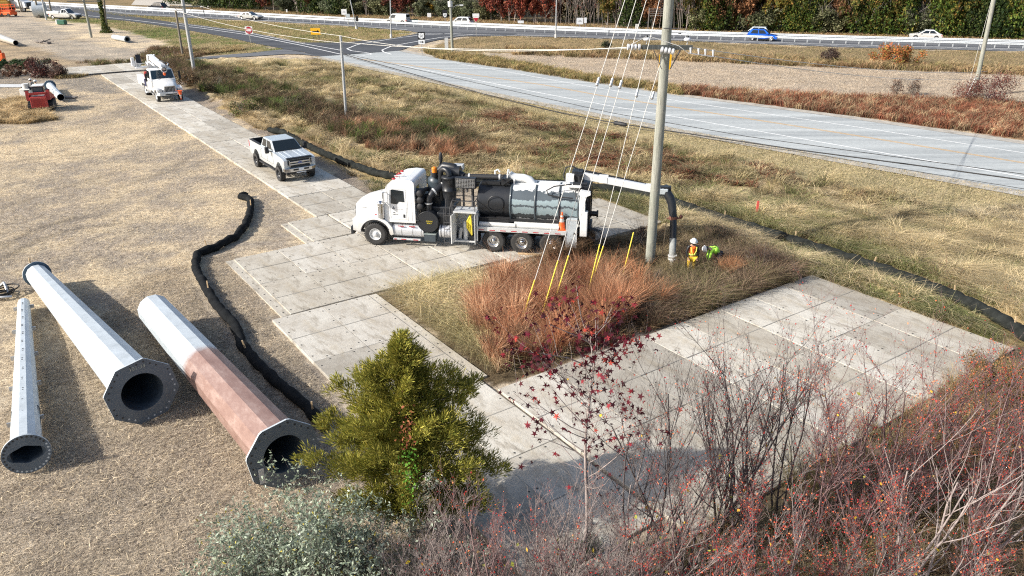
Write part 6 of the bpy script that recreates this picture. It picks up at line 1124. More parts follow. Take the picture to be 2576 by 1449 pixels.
# odds and ends on the field
o = empty('tool_pile', (*G(12, 742), 0), 0, 'dark coil of cables and tackle left of the long galvanised pole', 'tackle'); 
for k in range(6): obj('coil', MB().lathe([(.30+.03*k, 0), (.33+.03*k, .03), (.30+.03*k, .06), (.27+.03*k, .03), (.30+.03*k, 0)], (rnd.uniform(-.25, .1), rnd.uniform(-.3, .3), .02+.05*k), n=20), M['blackwire'], o, )
obj('shackle', MB().tube([(-.5, .2, .1), (-.1, .3, .45), (.05, .1, .5), (.3, -.2, .2)], .05, 8).tube([(-.2, -.4, .05), (.2, -.5, .12), (.5, -.3, .06)], .06, 8).box(-.6, -.3, -.2, .2, 0, .25), M['alu'], o)
o = empty('debris_pile', (*G(108, 108), 0), R(-35), 'low heap of dark scrap in the far gravel yard', 'debris'); obj('scrap', MB().box(-2, 2, -.3, .3, 0, .25).bar((-2.2, .3, .1), (1.5, -.5, .5), .15).bar((-1, -.4, .1), (2.3, .5, .35), .12).bar((.4, -.6, .1), (1.2, .7, .6), .12), M['bark'], o)
o = obj('steel_plate', MB().box(-1.8, 1.8, -.9, .9, 0, .05), M['pvc']); o.location = (*G(22, 352/8.05*.6708+187), 0); tag(o, 'pale sheet lying on straw left of the track loader', 'sheet')
o = obj('orange_barrier', MB().box(-1, .6, -.3, .3, 0, 1.1).box(-.7, .3, -.25, .25, 1.1, 1.4), M['orange'], bevel=.08); o.location = (*G(2, 155), 0); tag(o, 'orange barrier at the left edge above the green shrubs', 'barrier')
o = obj('cable_run', MB().tube([Vector((*ab(-84.3, b_), .07)) for b_ in (-8.6, -6, -4, -1, 2, 4.5)], .05, 6).tube([Vector((*ab(-83.75+.05*math.sin(b_), b_), .07)) for b_ in (-8.6, -6, -4, -1, 2, 4.5)], .04, 6), M['black']); tag(o, 'dark cables laid across the far end of the mat road', 'cable')
o = obj('litter', MB().box(-1.3, 1.3, -.5, .5, 0, .15), M['bark'], bevel=.04); o.location = (*G(172, 245), 0) if False else (*G(176, 246), 0); o.scale = (.5, .6, .7); tag(o, 'small pile of grey debris right of the track loader', 'debris')
# ------------------------------------------------------------------ people
def skinned(name, chains, m, parent, sub=1):
    bm = bmesh.new(); lay = bm.verts.layers.skin.verify(); idx = {}; first = None
    def V(p, r):
        k = tuple(round(c, 4) for c in p)
        if k not in idx:
            v = bm.verts.new(p); v[lay].radius = (r, r); idx[k] = v
        return idx[k]
    for ch in chains:
        prev = None
        for (p, r) in ch:
            v = V(p, r)
            if first is None: first = v; v[lay].use_root = True
            if prev is not None and prev is not v and not bm.edges.get((prev, v)): bm.edges.new((prev, v))
            prev = v
    me = bpy.data.meshes.new(name); bm.to_mesh(me); bm.free(); me.materials.append(m); o = bpy.data.objects.new(name, me); COL.objects.link(o); o.parent = parent
    s = o.modifiers.new('skin', 'SKIN'); s.use_smooth_shade = True; s.branch_smoothing = .6; q = o.modifiers.new('sub', 'SUBSURF'); q.levels = sub; q.render_levels = sub; return o
def lerp3(a, b, t): return tuple(a[i]+(b[i]-a[i])*t for i in range(3))
def hand_chains(w, d, r=.010):
    """palm from wrist w along direction d, five fingers"""
    w = Vector(w); d = Vector(d).normalized(); u = d.cross(Vector((0, 1, .2))).normalized(); n = d.cross(u); pm = w+d*.075; ch = [[(tuple(w), .024), (tuple(w+d*.04), .030), (tuple(pm), .030)]]
    for i, (o_, l) in enumerate(((-.03, .065), (-.01, .078), (.01, .072), (.03, .055))):
        a = pm+u*o_; b = a+d*l*.6+n*.015; c = a+d*l*.85+n*.045; ch.append([(tuple(pm), .03), (tuple(a+d*.015), .010), (tuple(b), .009), (tuple(c), .008)])
    t0 = w+d*.03-u*.02; ch.append([(tuple(w+d*.04), .03), (tuple(t0-u*.02+d*.02), .011), (tuple(t0-u*.035+d*.055+n*.02), .009)]); return ch
def person(loc, rz, J, label, top, legs, boots=None, vest=None, hat=True, face_dark=False, group=None):
    """J: joints pelvis, chest, neck, head, shL, elL, wrL, shR.., hipL, knL, anL, hipR.."""
    o = empty('person', loc, rz, label, 'person', group); b0 = J
    arms = []
    for s in 'LR': arms.append([(J['neck'], .055), (J['sh'+s], .055), (J['el'+s], .042), (J['wr'+s], .028)])
    legsC = [[(J['pelvis'], .13), (J['hip'+s], .085), (J['kn'+s], .058), (J['an'+s], .04), (tuple(np.add(J['an'+s], (0, -.13, -.05))), .04)] for s in 'LR']
    hd_ = J['head']; body_ch = [[(J['pelvis'], .13), (lerp3(J['pelvis'], J['chest'], .5), .125), (J['chest'], .145), (J['neck'], .055), (lerp3(J['neck'], hd_, .5), .06), (hd_, .095), (lerp3(J['neck'], hd_, 1.5), .075)]]+arms+legsC
    for s in 'LR': d = np.subtract(J['wr'+s], J['el'+s]); body_ch += hand_chains(J['wr'+s], d)
    bd_ = skinned('body', body_ch, M['skin'], o)
    up = [[(J['pelvis'], .14), (lerp3(J['pelvis'], J['chest'], .5), .145), (J['chest'], .165), (lerp3(J['chest'], J['neck'], .75), .09)]]
    for s in 'LR': up.append([(lerp3(J['chest'], J['neck'], .75), .09), (J['sh'+s], .075), (J['el'+s], .058), (lerp3(J['el'+s], J['wr'+s], .92), .042)])
    skinned('jacket', up, top, o)
    lg = [[(J['pelvis'], .155)]]
    for s in 'LR': lg.append([(J['pelvis'], .155), (J['hip'+s], .105), (J['kn'+s], .080), (lerp3(J['kn'+s], J['an'+s], .9), .068)])
    skinned('trousers', lg[1:], legs, o)
    for s in 'LR':
        a = Vector(J['an'+s]); obj('boot', MB().sph(a+Vector((0, -.07, -.03)), .07, 10, sx=.8, sy=1.9, sz=.75).cyl(a+Vector((0, 0, -.04)), a+Vector((0, 0, .12)), .06, 10), boots or M['black'], o)
    f = (Vector(hd_)-Vector(J['neck'])).normalized(); fw = Vector(J.get('face', (0, -1, 0))).normalized(); rt_ = fw.cross(f).normalized()
    H_ = Vector(hd_); fc = MB()
    fc.sph(H_+fw*.10+f*-.005, .018, 6, sz=1.5); obj('nose', fc, M['skin'], bd_)
    ey = MB(); [ey.sph(H_+fw*.085+rt_*s*.033+f*.02, .012, 6) for s in (-1, 1)]; ey.box(*(v for a in ((H_+fw*.092-f*.045) ,) for v in (a.x-.022, a.x+.022, a.y-.006, a.y+.006, a.z-.005, a.z+.005))); obj('eyes_and_mouth', ey, M['black'], bd_)
    er = MB(); [er.sph(H_+rt_*s*.092, .024, 6, sx=.5) for s in (-1, 1)]; obj('ear', er, M['skin'], bd_)
    hr = MB().sph(H_-fw*.025+f*.01, .102, 10, sz=.95); obj('hair', hr, M['black'], bd_)
    if hat:
        hm_ = MB().sph((0, 0, .02), .135, 14, sy=1.15, z0=0).lathe([(.135, .02), (.175, .012), (.172, .0), (.12, .0)], (0, 0, 0), n=18); hm_ = obj('hard_hat', hm_, M['helmet'], o); hm_.location = H_+f*.045; hm_.rotation_mode = 'QUATERNION'; hm_.rotation_quaternion = f.to_track_quat('Z', 'Y')
    if face_dark: obj('face_cover', MB().sph(H_-f*.045+fw*.02, .098, 10, sz=.72), M['black'], o)
    return o
st_ = dict(pelvis=(0, 0, .95), chest=(0, .01, 1.28), neck=(0, 0, 1.48), head=(0, -.01, 1.63), shL=(.19, 0, 1.42), elL=(.27, -.02, 1.14), wrL=(.20, -.12, .92), shR=(-.19, 0, 1.42), elR=(-.27, -.02, 1.14), wrR=(-.20, -.12, .92), hipL=(.10, 0, .88), knL=(.12, -.02, .50), anL=(.13, .02, .09), hipR=(-.10, 0, .88), knR=(-.12, -.02, .50), anR=(-.13, .02, .09))
pA = person((7.95, 31.9, -.02), R(4), dict(st_, head=(0, -.04, 1.62), face=(0, -1, -.35)), 'standing worker in orange vest, yellow trousers and white hard hat beside the vacuum hose', M['black'], M['yellowcloth'], face_dark=True)
vs_ = [[((0, 0, 1.0), .155), ((0, .005, 1.15), .165), ((0, .01, 1.30), .180), ((0, .005, 1.40), .12)], [((0, .005, 1.40), .12), ((.13, 0, 1.43), .07)], [((0, .005, 1.40), .12), ((-.13, 0, 1.43), .07)]]
va = skinned('vest', vs_, M['hiorange'], pA); tm = MB().tube([(.13, -.16, 1.44), (.10, -.20, 1.25), (.02, -.19, 1.08)], .022, 6).tube([(-.13, -.16, 1.44), (-.10, -.20, 1.25), (-.02, -.19, 1.08)], .022, 6).lathe([(.172, 1.05), (.178, 1.08), (.172, 1.11)], (0, 0, 0), n=20); obj('reflective_tape', tm, mat('lime_tape', (.80, .85, .15), .4, var=.05), va)
bend = dict(pelvis=(.25, .05, .92), chest=(-.02, -.02, 1.12), neck=(-.22, -.05, 1.20), head=(-.37, -.08, 1.18), shL=(-.14, .13, 1.16), elL=(-.22, .08, .88), wrL=(-.28, -.02, .66), shR=(-.14, -.19, 1.14), elR=(-.20, -.22, .86), wrR=(-.27, -.16, .62), hipL=(.28, .14, .86), knL=(.18, .12, .48), anL=(.24, .14, .09), hipR=(.26, -.08, .86), knR=(.14, -.10, .48), anR=(.22, -.08, .09), face=(-.5, -.3, -1))
pB = person((9.0, 32.3, -.02), R(0), bend, 'worker in lime vest and white hard hat bending down with a probe rod', M['hivis'], M['navy'])
vs_ = [[((.20, .03, 1.0), .19), ((.02, -.01, 1.12), .20), ((-.10, -.03, 1.18), .175)], [((-.10, -.03, 1.16), .155), ((-.14, .11, 1.17), .085), ((-.20, .09, .98), .07)], [((-.10, -.03, 1.16), .155), ((-.14, -.17, 1.15), .085), ((-.19, -.2, .95), .07)]]
vb = skinned('vest', vs_, M['hivis'], pB); obj('reflective_tape', MB().tube([(.12, -.10, 1.17), (0, -.12, 1.27), (-.12, -.15, 1.27)], .014, 6).tube([(.14, .10, 1.17), (.02, .08, 1.28), (-.1, .07, 1.29)], .014, 6).tube([(.06, -.17, 1.05), (.04, -.02, 1.29), (.06, .14, 1.1)], .014, 6), M['navy'], vb)
o = obj('probe_rod', MB().cyl((0, 0, 0), (.02, 0, 1.15), .015, 6), M['alu']); o.location = (8.72, 32.1, -.05); tag(o, 'thin metal rod held by the bending worker', 'rod')
pC = person((*G(99, 249), 0), R(150), dict(st_, face=(0, -1, -.2)), 'worker in lime and blue jacket standing just behind the track loader', mat('blue_lime_jacket', (.06, .20, .30), .8), mat('brown_work_trousers', (.12, .07, .045), .9))
skinned('vest', [[((0, 0, 1.2), .16), ((0, .01, 1.30), .178), ((0, .005, 1.40), .12)], [((0, .005, 1.40), .12), ((.17, 0, 1.43), .078), ((.24, -.01, 1.25), .065)], [((0, .005, 1.40), .12), ((-.17, 0, 1.43), .078), ((-.24, -.01, 1.25), .065)]], mat('pale_lime_cloth', (.45, .62, .25), .8), pC)
cr = dict(pelvis=(.0, .15, .55), chest=(0, -.02, .85), neck=(0, -.10, 1.03), head=(0, -.16, 1.17), shL=(.18, -.06, .98), elL=(.24, -.2, .78), wrL=(.12, -.38, .70), shR=(-.18, -.06, .98), elR=(-.24, -.2, .78), wrR=(-.12, -.38, .70), hipL=(.10, .1, .50), knL=(.16, -.28, .48), anL=(.14, -.1, .09), hipR=(-.10, .1, .50), knR=(-.16, -.28, .48), anR=(-.14, -.1, .09), face=(0, -1, -.2))
person((*G(86, 246), .45), R(200), cr, 'worker in white hard hat crouching behind the cab of the track loader', mat('grey_work_shirt', (.22, .22, .21), .9), M['navy'])
o = obj('water_cooler', MB().cyl((0, 0, .9), (0, 0, 1.35), .33, 16).box(-.5, .5, -.4, .4, 0, .9), M['pvc'], bevel=.04); o.location = (*G(72, 246), 0); tag(o, 'white tank standing behind the track loader beside the crouching worker', 'tank')
# ------------------------------------------------------------------ vegetation
def quads(P, D, W, Hh=None):
    """flat blades: centre line from P to P+D, half width vectors W -> 4-vertex kites"""
    V = np.stack([P-W*.5, P+D*.45-W, P+D, P+D*.45+W], 1).reshape(-1, 3); F = np.arange(len(P)*4).reshape(-1, 4); return V, F
def rand_unit(n, q): v = q.standard_normal((n, 3)); return v/np.linalg.norm(v, axis=1, keepdims=True)
def leaves(P, size, q, flat=.0, elong=1.6, up=0.0):
    n = len(P); D = rand_unit(n, q); D[:, 2] = D[:, 2]*(1-flat)+up; D /= np.linalg.norm(D, axis=1, keepdims=True); S = rand_unit(n, q); W = np.cross(D, S); W /= np.linalg.norm(W, axis=1, keepdims=True)+1e-6
    s = (size*(.65+.7*q.random(n)))[:, None]; return quads(P, D*s*elong, W*s*.5)
def pick(q, n, cols, p=None, jit=.18):
    c = np.array(cols)[q.choice(len(cols), n, p=p)]; return c*(1+jit*q.standard_normal((n, 1))).clip(.5, 1.6)
def segs_mesh(name, S, m, parent=None, sides=4, cols=None):
    """S: array (n,8) p0,p1,r0,r1 -> tapered prisms"""
    S = np.asarray(S, float); A, B, r0, r1 = S[:, :3], S[:, 3:6], S[:, 6:7], S[:, 7:8]; D = B-A; D /= np.linalg.norm(D, axis=1, keepdims=True)+1e-9
    U = np.cross(D, np.where(np.abs(D[:, 2:3]) < .9, [[0, 0, 1.]], [[1., 0, 0]])); U /= np.linalg.norm(U, axis=1, keepdims=True)+1e-9; Wv = np.cross(D, U); V = []
    for k in range(sides): a = 2*math.pi*k/sides; V.append(A+(U*math.cos(a)+Wv*math.sin(a))*r0)
    for k in range(sides): a = 2*math.pi*k/sides; V.append(B+(U*math.cos(a)+Wv*math.sin(a))*r1)
    V = np.stack(V, 1).reshape(-1, 3); b = (np.arange(len(S))*2*sides)[:, None]; F = np.concatenate([b+np.array([[k, (k+1) % sides, sides+(k+1) % sides, sides+k]]) for k in range(sides)]); return npmesh(name, V, F, m, None, parent, True)
def branch(q, p, d, L_, r, depth, S, tips, spread=.6, up=.25, nb=(3, 5), k=4, wig=.16, shrink=.62):
    d = np.array(d, float)/np.linalg.norm(d); p = np.array(p, float); pts = [p]; rad = [r]
    for i in range(k):
        d = d+q.standard_normal(3)*wig; d[2] += up*.25; d /= np.linalg.norm(d); p2 = p+d*L_/k; r2 = r*(1-.55*(i+1)/k); S.append((*p, *p2, rad[-1], max(r2, .0022))); p = p2; pts.append(p); rad.append(max(r2, .0022))
    if depth <= 0: tips.append((p, d)); return
    for j in range(q.integers(nb[0], nb[1]+1)):
        i = q.integers(1, k+1); t = q.random(); b = pts[i-1]*(1-t)+pts[i]*t; v = q.standard_normal(3); v -= d*(v@d); v /= np.linalg.norm(v)+1e-6; nd = d*(1-spread)+v*spread+np.array([0, 0, up])
        branch(q, b, nd, L_*shrink*(.7+.5*q.random()), rad[i]*.62, depth-1, S, tips, spread, up, nb, max(2, k-1), wig, shrink)
    tips.append((p, d))

# --- far trees: a few shapes of each kind, every tree its own object
def crown_mesh(kind, seed):
    q = np.random.default_rng(seed); P = []; 
    if kind in ('cedar', 'green'):
        n = 4200; z = q.random(n)**.85; r = (1-z)**(.75 if kind == 'cedar' else .5)*.5*(.45+.55*q.random(n)**.4); lob = 1+.25*np.sin(q.integers(3, 6)*np.arctan2(*q.standard_normal((2, n)))); a = q.random(n)*6.283
        lob = 1+.22*np.sin(3*a+7*z)+.15*np.sin(7*a-11*z+seed); r = r*lob; P = np.stack([r*np.cos(a), r*np.sin(a), .02+z*.98+.03*q.standard_normal(n)], 1); sz = .036
        cols = [(.035, .065, .018), (.055, .085, .02), (.085, .11, .03), (.02, .04, .014)] if kind == 'cedar' else [(.07, .12, .02), (.11, .15, .03), (.04, .075, .018), (.16, .14, .03)]
    else:
        nc = 42 if kind != 'bush' else 50; C = rand_unit(nc, q)*(q.random((nc, 1))**.4)*[[.40, .40, .36]]; C[:, 2] = (C[:, 2]+.36)*(1.25 if kind != 'bush' else 1.1)+(.14 if kind != 'bush' else .0); k = 85; rad = .085+.05*q.random(nc)
        P = (C[:, None, :]+rand_unit(nc*k, q).reshape(nc, k, 3)*rad[:, None, None]*(.5+.5*q.random((nc, k, 1)))).reshape(-1, 3); P[:, 2] = np.abs(P[:, 2]); sz = .033
        cols = dict(bush=[(.15, .17, .10), (.21, .22, .14), (.10, .12, .06), (.26, .26, .17)], red=[(.15, .035, .03), (.24, .06, .045), (.10, .03, .025), (.30, .10, .06)], brown=[(.18, .085, .045), (.27, .13, .07), (.11, .055, .03)], yellow=[(.45, .30, .03), (.30, .20, .04), (.16, .13, .04)], oakgreen=[(.12, .12, .03), (.19, .16, .04), (.07, .08, .02), (.26, .15, .05)])[kind]
    V, F = leaves(P, np.full(len(P), sz), q, .3, 1.5); c = pick(q, len(F), cols, None, .22); cl = np.repeat(.5+.85*q.random(len(F)//85+1), 85)[:len(F)]; return V, F, c*cl[:, None]
KINDS = {}
def tree_proto(kind, seed):
    o = empty('tree', (0, 0, 0)); q = np.random.default_rng(seed+50); V, F, c = crown_mesh(kind, seed); cr_ = npmesh('crown', V, F, M['leaft'], c, o); S = []
    branch(q, (0, 0, -.01), (0, 0, 1), .75, .022, 2, S, [], .55, .2, (4, 6), 5, .07); segs_mesh('trunk', S, M['bark'], o, 4); return o
def bare_proto(seed, pale=True):
    o = empty('tree', (0, 0, 0)); q = np.random.default_rng(seed); S = []; tips = []
    for k in range(q.integers(1, 4)):
        b = (q.normal(0, .06), q.normal(0, .06), 0); branch(q, b, (q.normal(0, .08), q.normal(0, .08), 1), .75+.25*q.random(), .014, 3, S, tips, .5, .3, (4, 6), 5, .09)
    segs_mesh('trunk', S, M['barkpale' if pale else 'bark'], o, 3); T_ = np.array([t[0] for t in tips]); n = len(T_); P = np.repeat(T_, 3, 0)+q.standard_normal((n*3, 3))*.025; V, F = leaves(P, np.full(len(P), .022), q, .2, 1.8); npmesh('crown', V, F, M['leaf'], pick(q, len(F), [(.20, .12, .09), (.14, .09, .07), (.26, .10, .08)]), o); return o
plist = dict(c=('cedar', 3), g=('green', 3), o=('bush', 3), r=('red', 2), b=('brown', 2), y=('yellow', 1), k=('oakgreen', 2)); protos = {}
for k_, (kd, n_) in plist.items(): protos[k_] = [tree_proto(kd, 20+7*i+ord(k_)) for i in range(n_)]
protos['n'] = [bare_proto(90+i, i != 1) for i in range(3)]
used = set(); KN = dict(c=('evergreen_tree', 'dark green cedar'), g=('evergreen_tree', 'bright green evergreen'), o=('olive_shrub', 'silvery olive-green tall shrub'), r=('maple_tree', 'dark red-leaved tree'), b=('oak_tree', 'rusty brown-leaved tree'), y=('yellow_tree', 'yellow-leaved small tree'), n=('bare_tree', 'bare grey-stemmed tree'), k=('oak_tree', 'olive and rust leaved tree'))
row = []
def baseline(x): return float(np.interp(x, [0, 420, 540, 700, 856, 1150, 1300, 1500, 1717, 2217, 2576, 3000], [-8, 6, 20, 28, 38, 45, 58, 64, 75, 86, 97, 106]))
LEFTT = 'r428 c450 c486 o506 c535 c556 c580 b598 c622 c642 r668 b690 o718 n742 n758 c776 r796 c820 o838 c856'
MIDT = 'c868 o886 o908 n925 o948 o968 r990 r1010 b1024 n1040 k1052 o1068 y1090 o1110 o1132 o1160 o1188 o1212 r1236 r1262 r1282 n1296 r1310 n1326 r1344 n1356 r1372 n1390 n1408 n1428 n1446 n1468 n1490 n1510 k1528 n1548 n1568 c1588 n1606 b1640 n1660 n1690 n1712'
RGTT = 'n1728 k1748 o1762 g1784 b1800 c1822 b1850 b1868 o1900 o1922 k1940 g1970 g2004 g2034 o2060 o2090 b2112 k2138 g2160 k2186 g2208 k2232 g2256 o2280 o2310 o2338 g2362 g2384 k2400 c2424 c2450 c2480 c2512 g2540 c2566 c2600 o2640 c2690 c2760'
allT = (LEFTT+' '+MIDT+' '+RGTT).split(); ordn = {}
names_seen = {}
landm = [(420, 'above the far gravel lot'), (640, 'behind the silver sedan'), (800, 'between the sedan and the light pole'), (960, 'left of the white cargo van'), (1060, 'near the green name sign'), (1200, 'behind the white SUV'), (1330, 'right of the white SUV'), (1440, 'behind the light pole near the guy wires'), (1560, 'behind the guy wires'), (1690, 'just left of the main pole'), (1840, 'right of the main pole'), (1990, 'behind the blue SUV'), (2150, 'right of the blue SUV'), (2300, 'left of the white low car'), (2440, 'behind the white low car'), (2900, 'at the right end of the tree line')]
def where(x):
    return min(landm, key=lambda l: abs(l[0]-x))[1]
def put_tree(kd, x, by, hgt, wid, dark=False, label=None, group='trees beyond the highway'):
    pr = protos[kd]; p = pr[rnd.randrange(len(pr))]
    if id(p) in used: o = copy_tree(p)
    else: used.add(id(p)); o = p
    gx, gy = G(x, by); o.location = (gx, gy, -.1); o.rotation_euler = (0, 0, rnd.uniform(0, 6.28)); o.scale = (wid, wid, hgt); nm, ds = KN[kd]; o.name = nm
    return tag(o, label, 'tree' if kd != 'o' else 'shrub', group)
tw = {'c': (5.5, 8), 'g': (6.0, 8.5), 'o': (6.2, 5.2), 'r': (6.0, 8), 'b': (5.5, 8), 'y': (4.2, 5.5), 'n': (5.0, 12), 'k': (6.2, 8.5)}
cnt = {}
for s in allT:
    kd, x = s[0], float(s[1:]); by = baseline(x)-rnd.uniform(0, 2.0); w_, h_ = tw[kd]; sc_ = rnd.uniform(.85, 1.2)*(1.1 if x < 900 else 1.0)
    key = (kd, where(x)); cnt[key] = cnt.get(key, 0)+1
    ordw = ['', 'second ', 'third ', 'fourth ', 'fifth ', 'sixth ', 'seventh '][cnt[key]-1]
    put_tree(kd, x, by, h_*sc_, w_*sc_, label=f"{ordw+'from the left, ' if ordw else ''}{KN[kd][1]} {key[1]}")
# second row: taller trees close behind, nothing tells them apart
q2 = random.Random(3)
for i in range(75):
    x = 380+i*32+q2.uniform(-10, 10); by = baseline(x)-9-q2.uniform(0, 5); kd = q2.choice('ccngkbrc' if x > 1700 else 'cnnrcb' if x < 1300 else 'nnnncb')
    w_, h_ = tw[kd]; s_ = q2.uniform(1.25, 1.6); d = {'c': 'dark evergreens', 'g': 'green evergreens', 'n': 'bare grey trees', 'k': 'olive-brown trees', 'b': 'brown trees', 'r': 'dull red trees'}[kd]
    lb = {'c': 'dark evergreen deep in the wood behind the front row', 'g': 'green evergreen deep in the wood behind the front row', 'n': 'bare grey tree deep in the wood behind the front row', 'k': 'olive-brown tree deep in the wood behind the front row', 'b': 'brown-leaved tree deep in the wood behind the front row', 'r': 'dull red tree deep in the wood behind the front row'}[kd]
    put_tree(kd, x, by, h_*s_, w_*s_, label=lb, group=d+' behind the front row of trees')
for kd, pr in protos.items():
    for p in pr:
        if id(p) not in used:
            for c in list(p.children): bpy.data.objects.remove(c)
            bpy.data.objects.remove(p)
# deep wood that closes the view
q = np.random.default_rng(77); xs_ = q.uniform(-170, 210, 26000); base_y = np.interp(xs_, [-170, -66, -20, 30, 82, 210], [240, 218, 200, 172, 150, 120]); P = np.stack([xs_, base_y+14+q.random(26000)*14, q.random(26000)**.8*17], 1); V, F = leaves(P, np.full(len(P), .55), q, .2, 1.5); o = npmesh('woodland', V, F, M['leaf'], pick(q, len(F), [(.045, .045, .025), (.07, .05, .035), (.035, .05, .02), (.09, .06, .045)]), None); tag(o, 'deep dark woodland mass behind the trees of the highway edge', 'woodland', None, 'stuff')

# --- grass and weeds as blades
def grass(name, poly, n, h, w_, lean, cols, label, seed, p=None, clump=0, curve=.5, cat='grass', wind=(.3, .1), avoid=None, patch=None, parent=None, jit=.2, spread=7, cvr=(.55, .85), comb=.5, radial=0.0, field=None):
    q = np.random.default_rng(seed); Pp = np.array(poly); lo, hi = Pp.min(0), Pp.max(0); X = []; tot = 0
    while tot < n:
        c = q.uniform(lo, hi, (n*2, 2)); k = inpoly(c[:, 0], c[:, 1], poly)
        if avoid is not None:
            for av_ in avoid: k &= ~inpoly(c[:, 0], c[:, 1], av_)
        if patch: k &= fbm(c[:, 0], c[:, 1], patch[0], patch[1], 3)+q.normal(0, .03, len(c)) > patch[2]
        c = c[k]; X.append(c); tot += len(c)
        if len(c) == 0: break
    X = np.concatenate(X)[:n]; n = len(X)
    if clump:
        ci = X[q.integers(0, n, max(3, n//clump))]; j = q.integers(0, len(ci), n); X = ci[j]+q.standard_normal((n, 2))*w_*spread; cv = cvr[0]+cvr[1]*q.random(len(ci)); ch_ = .6+.8*q.random(len(ci)); wd = q.standard_normal((len(ci), 2))*comb; cpal = q.integers(0, len(cols), len(ci)); cpal = cpal if field is None else np.clip(((fbm(ci[:, 0], ci[:, 1], field, seed+3, 3)-.5)*3.2+.5)*len(cols)*(1 if field > 0 else 0)+(0 if field > 0 else hummock(ci[:, 0], ci[:, 1])/.24*len(cols)+fbm(ci[:, 0], ci[:, 1], 4.0, seed, 3)*4-2.2)+q.normal(0, .8, len(ci)), 0, len(cols)-1).astype(int); off0 = X-ci[j]
        kk = inpoly(X[:, 0], X[:, 1], poly)
        for av_ in (avoid or matsarea): kk &= ~inpoly(X[:, 0], X[:, 1], av_)
        X = X[kk]; j = j[kk]; off0 = off0[kk]; n = len(X)
    else: j = None; off0 = None
    if True:
        dm = np.full(len(X), 9.0)
        for sx, sy in SOCKP:
            near_ = np.hypot(X[:, 0]-sx, X[:, 1]-sy); dm = np.minimum(dm, near_)
        kk = dm > (h*1.9+.15 if h > .2 else .35); X = X[kk]; n = len(X); off0 = off0[kk] if j is not None else None; j = j[kk] if j is not None else None
    H = h*(.55+.75*q.random(n)); 
    if j is not None: H = H*ch_[j]
    L_ = q.standard_normal((n, 2))*lean+np.array(wind)*lean
    if j is not None: L_ = L_+wd[j]*lean
    if radial and j is not None: L_ = L_*.6+off0/(w_*spread)*radial
    lm = np.hypot(L_[:, 0], L_[:, 1])[:, None]; L_ = L_*np.minimum(1, 1.25/np.maximum(lm, 1e-6)); T_ = X+L_*H[:, None]*(1+curve); dm = np.full(n, 9.0)
    for sx, sy in SOCKP: dm = np.minimum(dm, np.minimum(np.hypot(T_[:, 0]-sx, T_[:, 1]-sy), np.hypot((X[:, 0]+T_[:, 0])/2-sx, (X[:, 1]+T_[:, 1])/2-sy)))
    kk = dm > .42; X = X[kk]; H = H[kk]; L_ = L_[kk]; n = len(X); j = j[kk] if j is not None else None
    up1 = np.stack([L_[:, 0]*H*.35, L_[:, 1]*H*.35, H*.6], 1); tipv = np.stack([L_[:, 0]*H*(1+curve), L_[:, 1]*H*(1+curve), H*(1-.25*np.minimum(1, np.hypot(L_[:, 0], L_[:, 1])*curve))], 1)
    a = q.random(n)*6.283; W = np.stack([np.cos(a), np.sin(a), np.zeros(n)], 1)*w_; HZ = hummock(X[:, 0], X[:, 1]); B = np.stack([X[:, 0], X[:, 1], HZ-.04], 1)
    V = np.stack([B-W*.6, B+W*.6, B+up1+W*.5, B+tipv, B+up1-W*.5], 1).reshape(-1, 3); k5 = (np.arange(n)*5)[:, None]; F1 = k5+np.array([[0, 1, 2, 4]]); F2 = k5+np.array([[4, 2, 3, 3]])
    c = pick(q, n, cols, p, jit); 
    if j is not None: c = (c*.35+np.array(cols)[cpal[j]]*.65)*cv[j][:, None]
    # quads then triangles are stored as two sets of quads (second has a repeated tip split apart)
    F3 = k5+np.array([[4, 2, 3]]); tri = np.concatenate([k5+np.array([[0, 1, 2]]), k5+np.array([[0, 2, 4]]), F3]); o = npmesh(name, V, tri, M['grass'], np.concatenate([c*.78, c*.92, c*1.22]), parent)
    return tag(o, label, cat, None, 'stuff')
straw = [(.52, .41, .24), (.42, .33, .20), (.60, .48, .30), (.30, .24, .16)]; green_ = [(.13, .17, .05), (.20, .22, .07), (.30, .27, .12)]; brown_ = [(.16, .10, .06), (.22, .13, .075), (.11, .075, .05), (.30, .20, .12)]; red_ = [(.26, .09, .05), (.34, .13, .07), (.20, .07, .045)]; oran = [(.42, .17, .075), (.50, .22, .10), (.34, .13, .06), (.56, .30, .16)]
right_m = GP([(950, 500), (1250, 470), (1700, 560), (2042, 690), (2576, 885), (2700, 1000), (2900, 700), (2576, 488), (2117, 410), (1717, 338), (1359, 268), (1000, 195), (820, 160), (600, 160), (430, 185), (560, 262), (700, 330), (860, 400)])
near_m = GP([(1500, 490), (1750, 500), (2100, 530), (2576, 600), (2800, 700), (2800, 1000), (2576, 880), (2042, 690), (1760, 610), (1690, 575)])
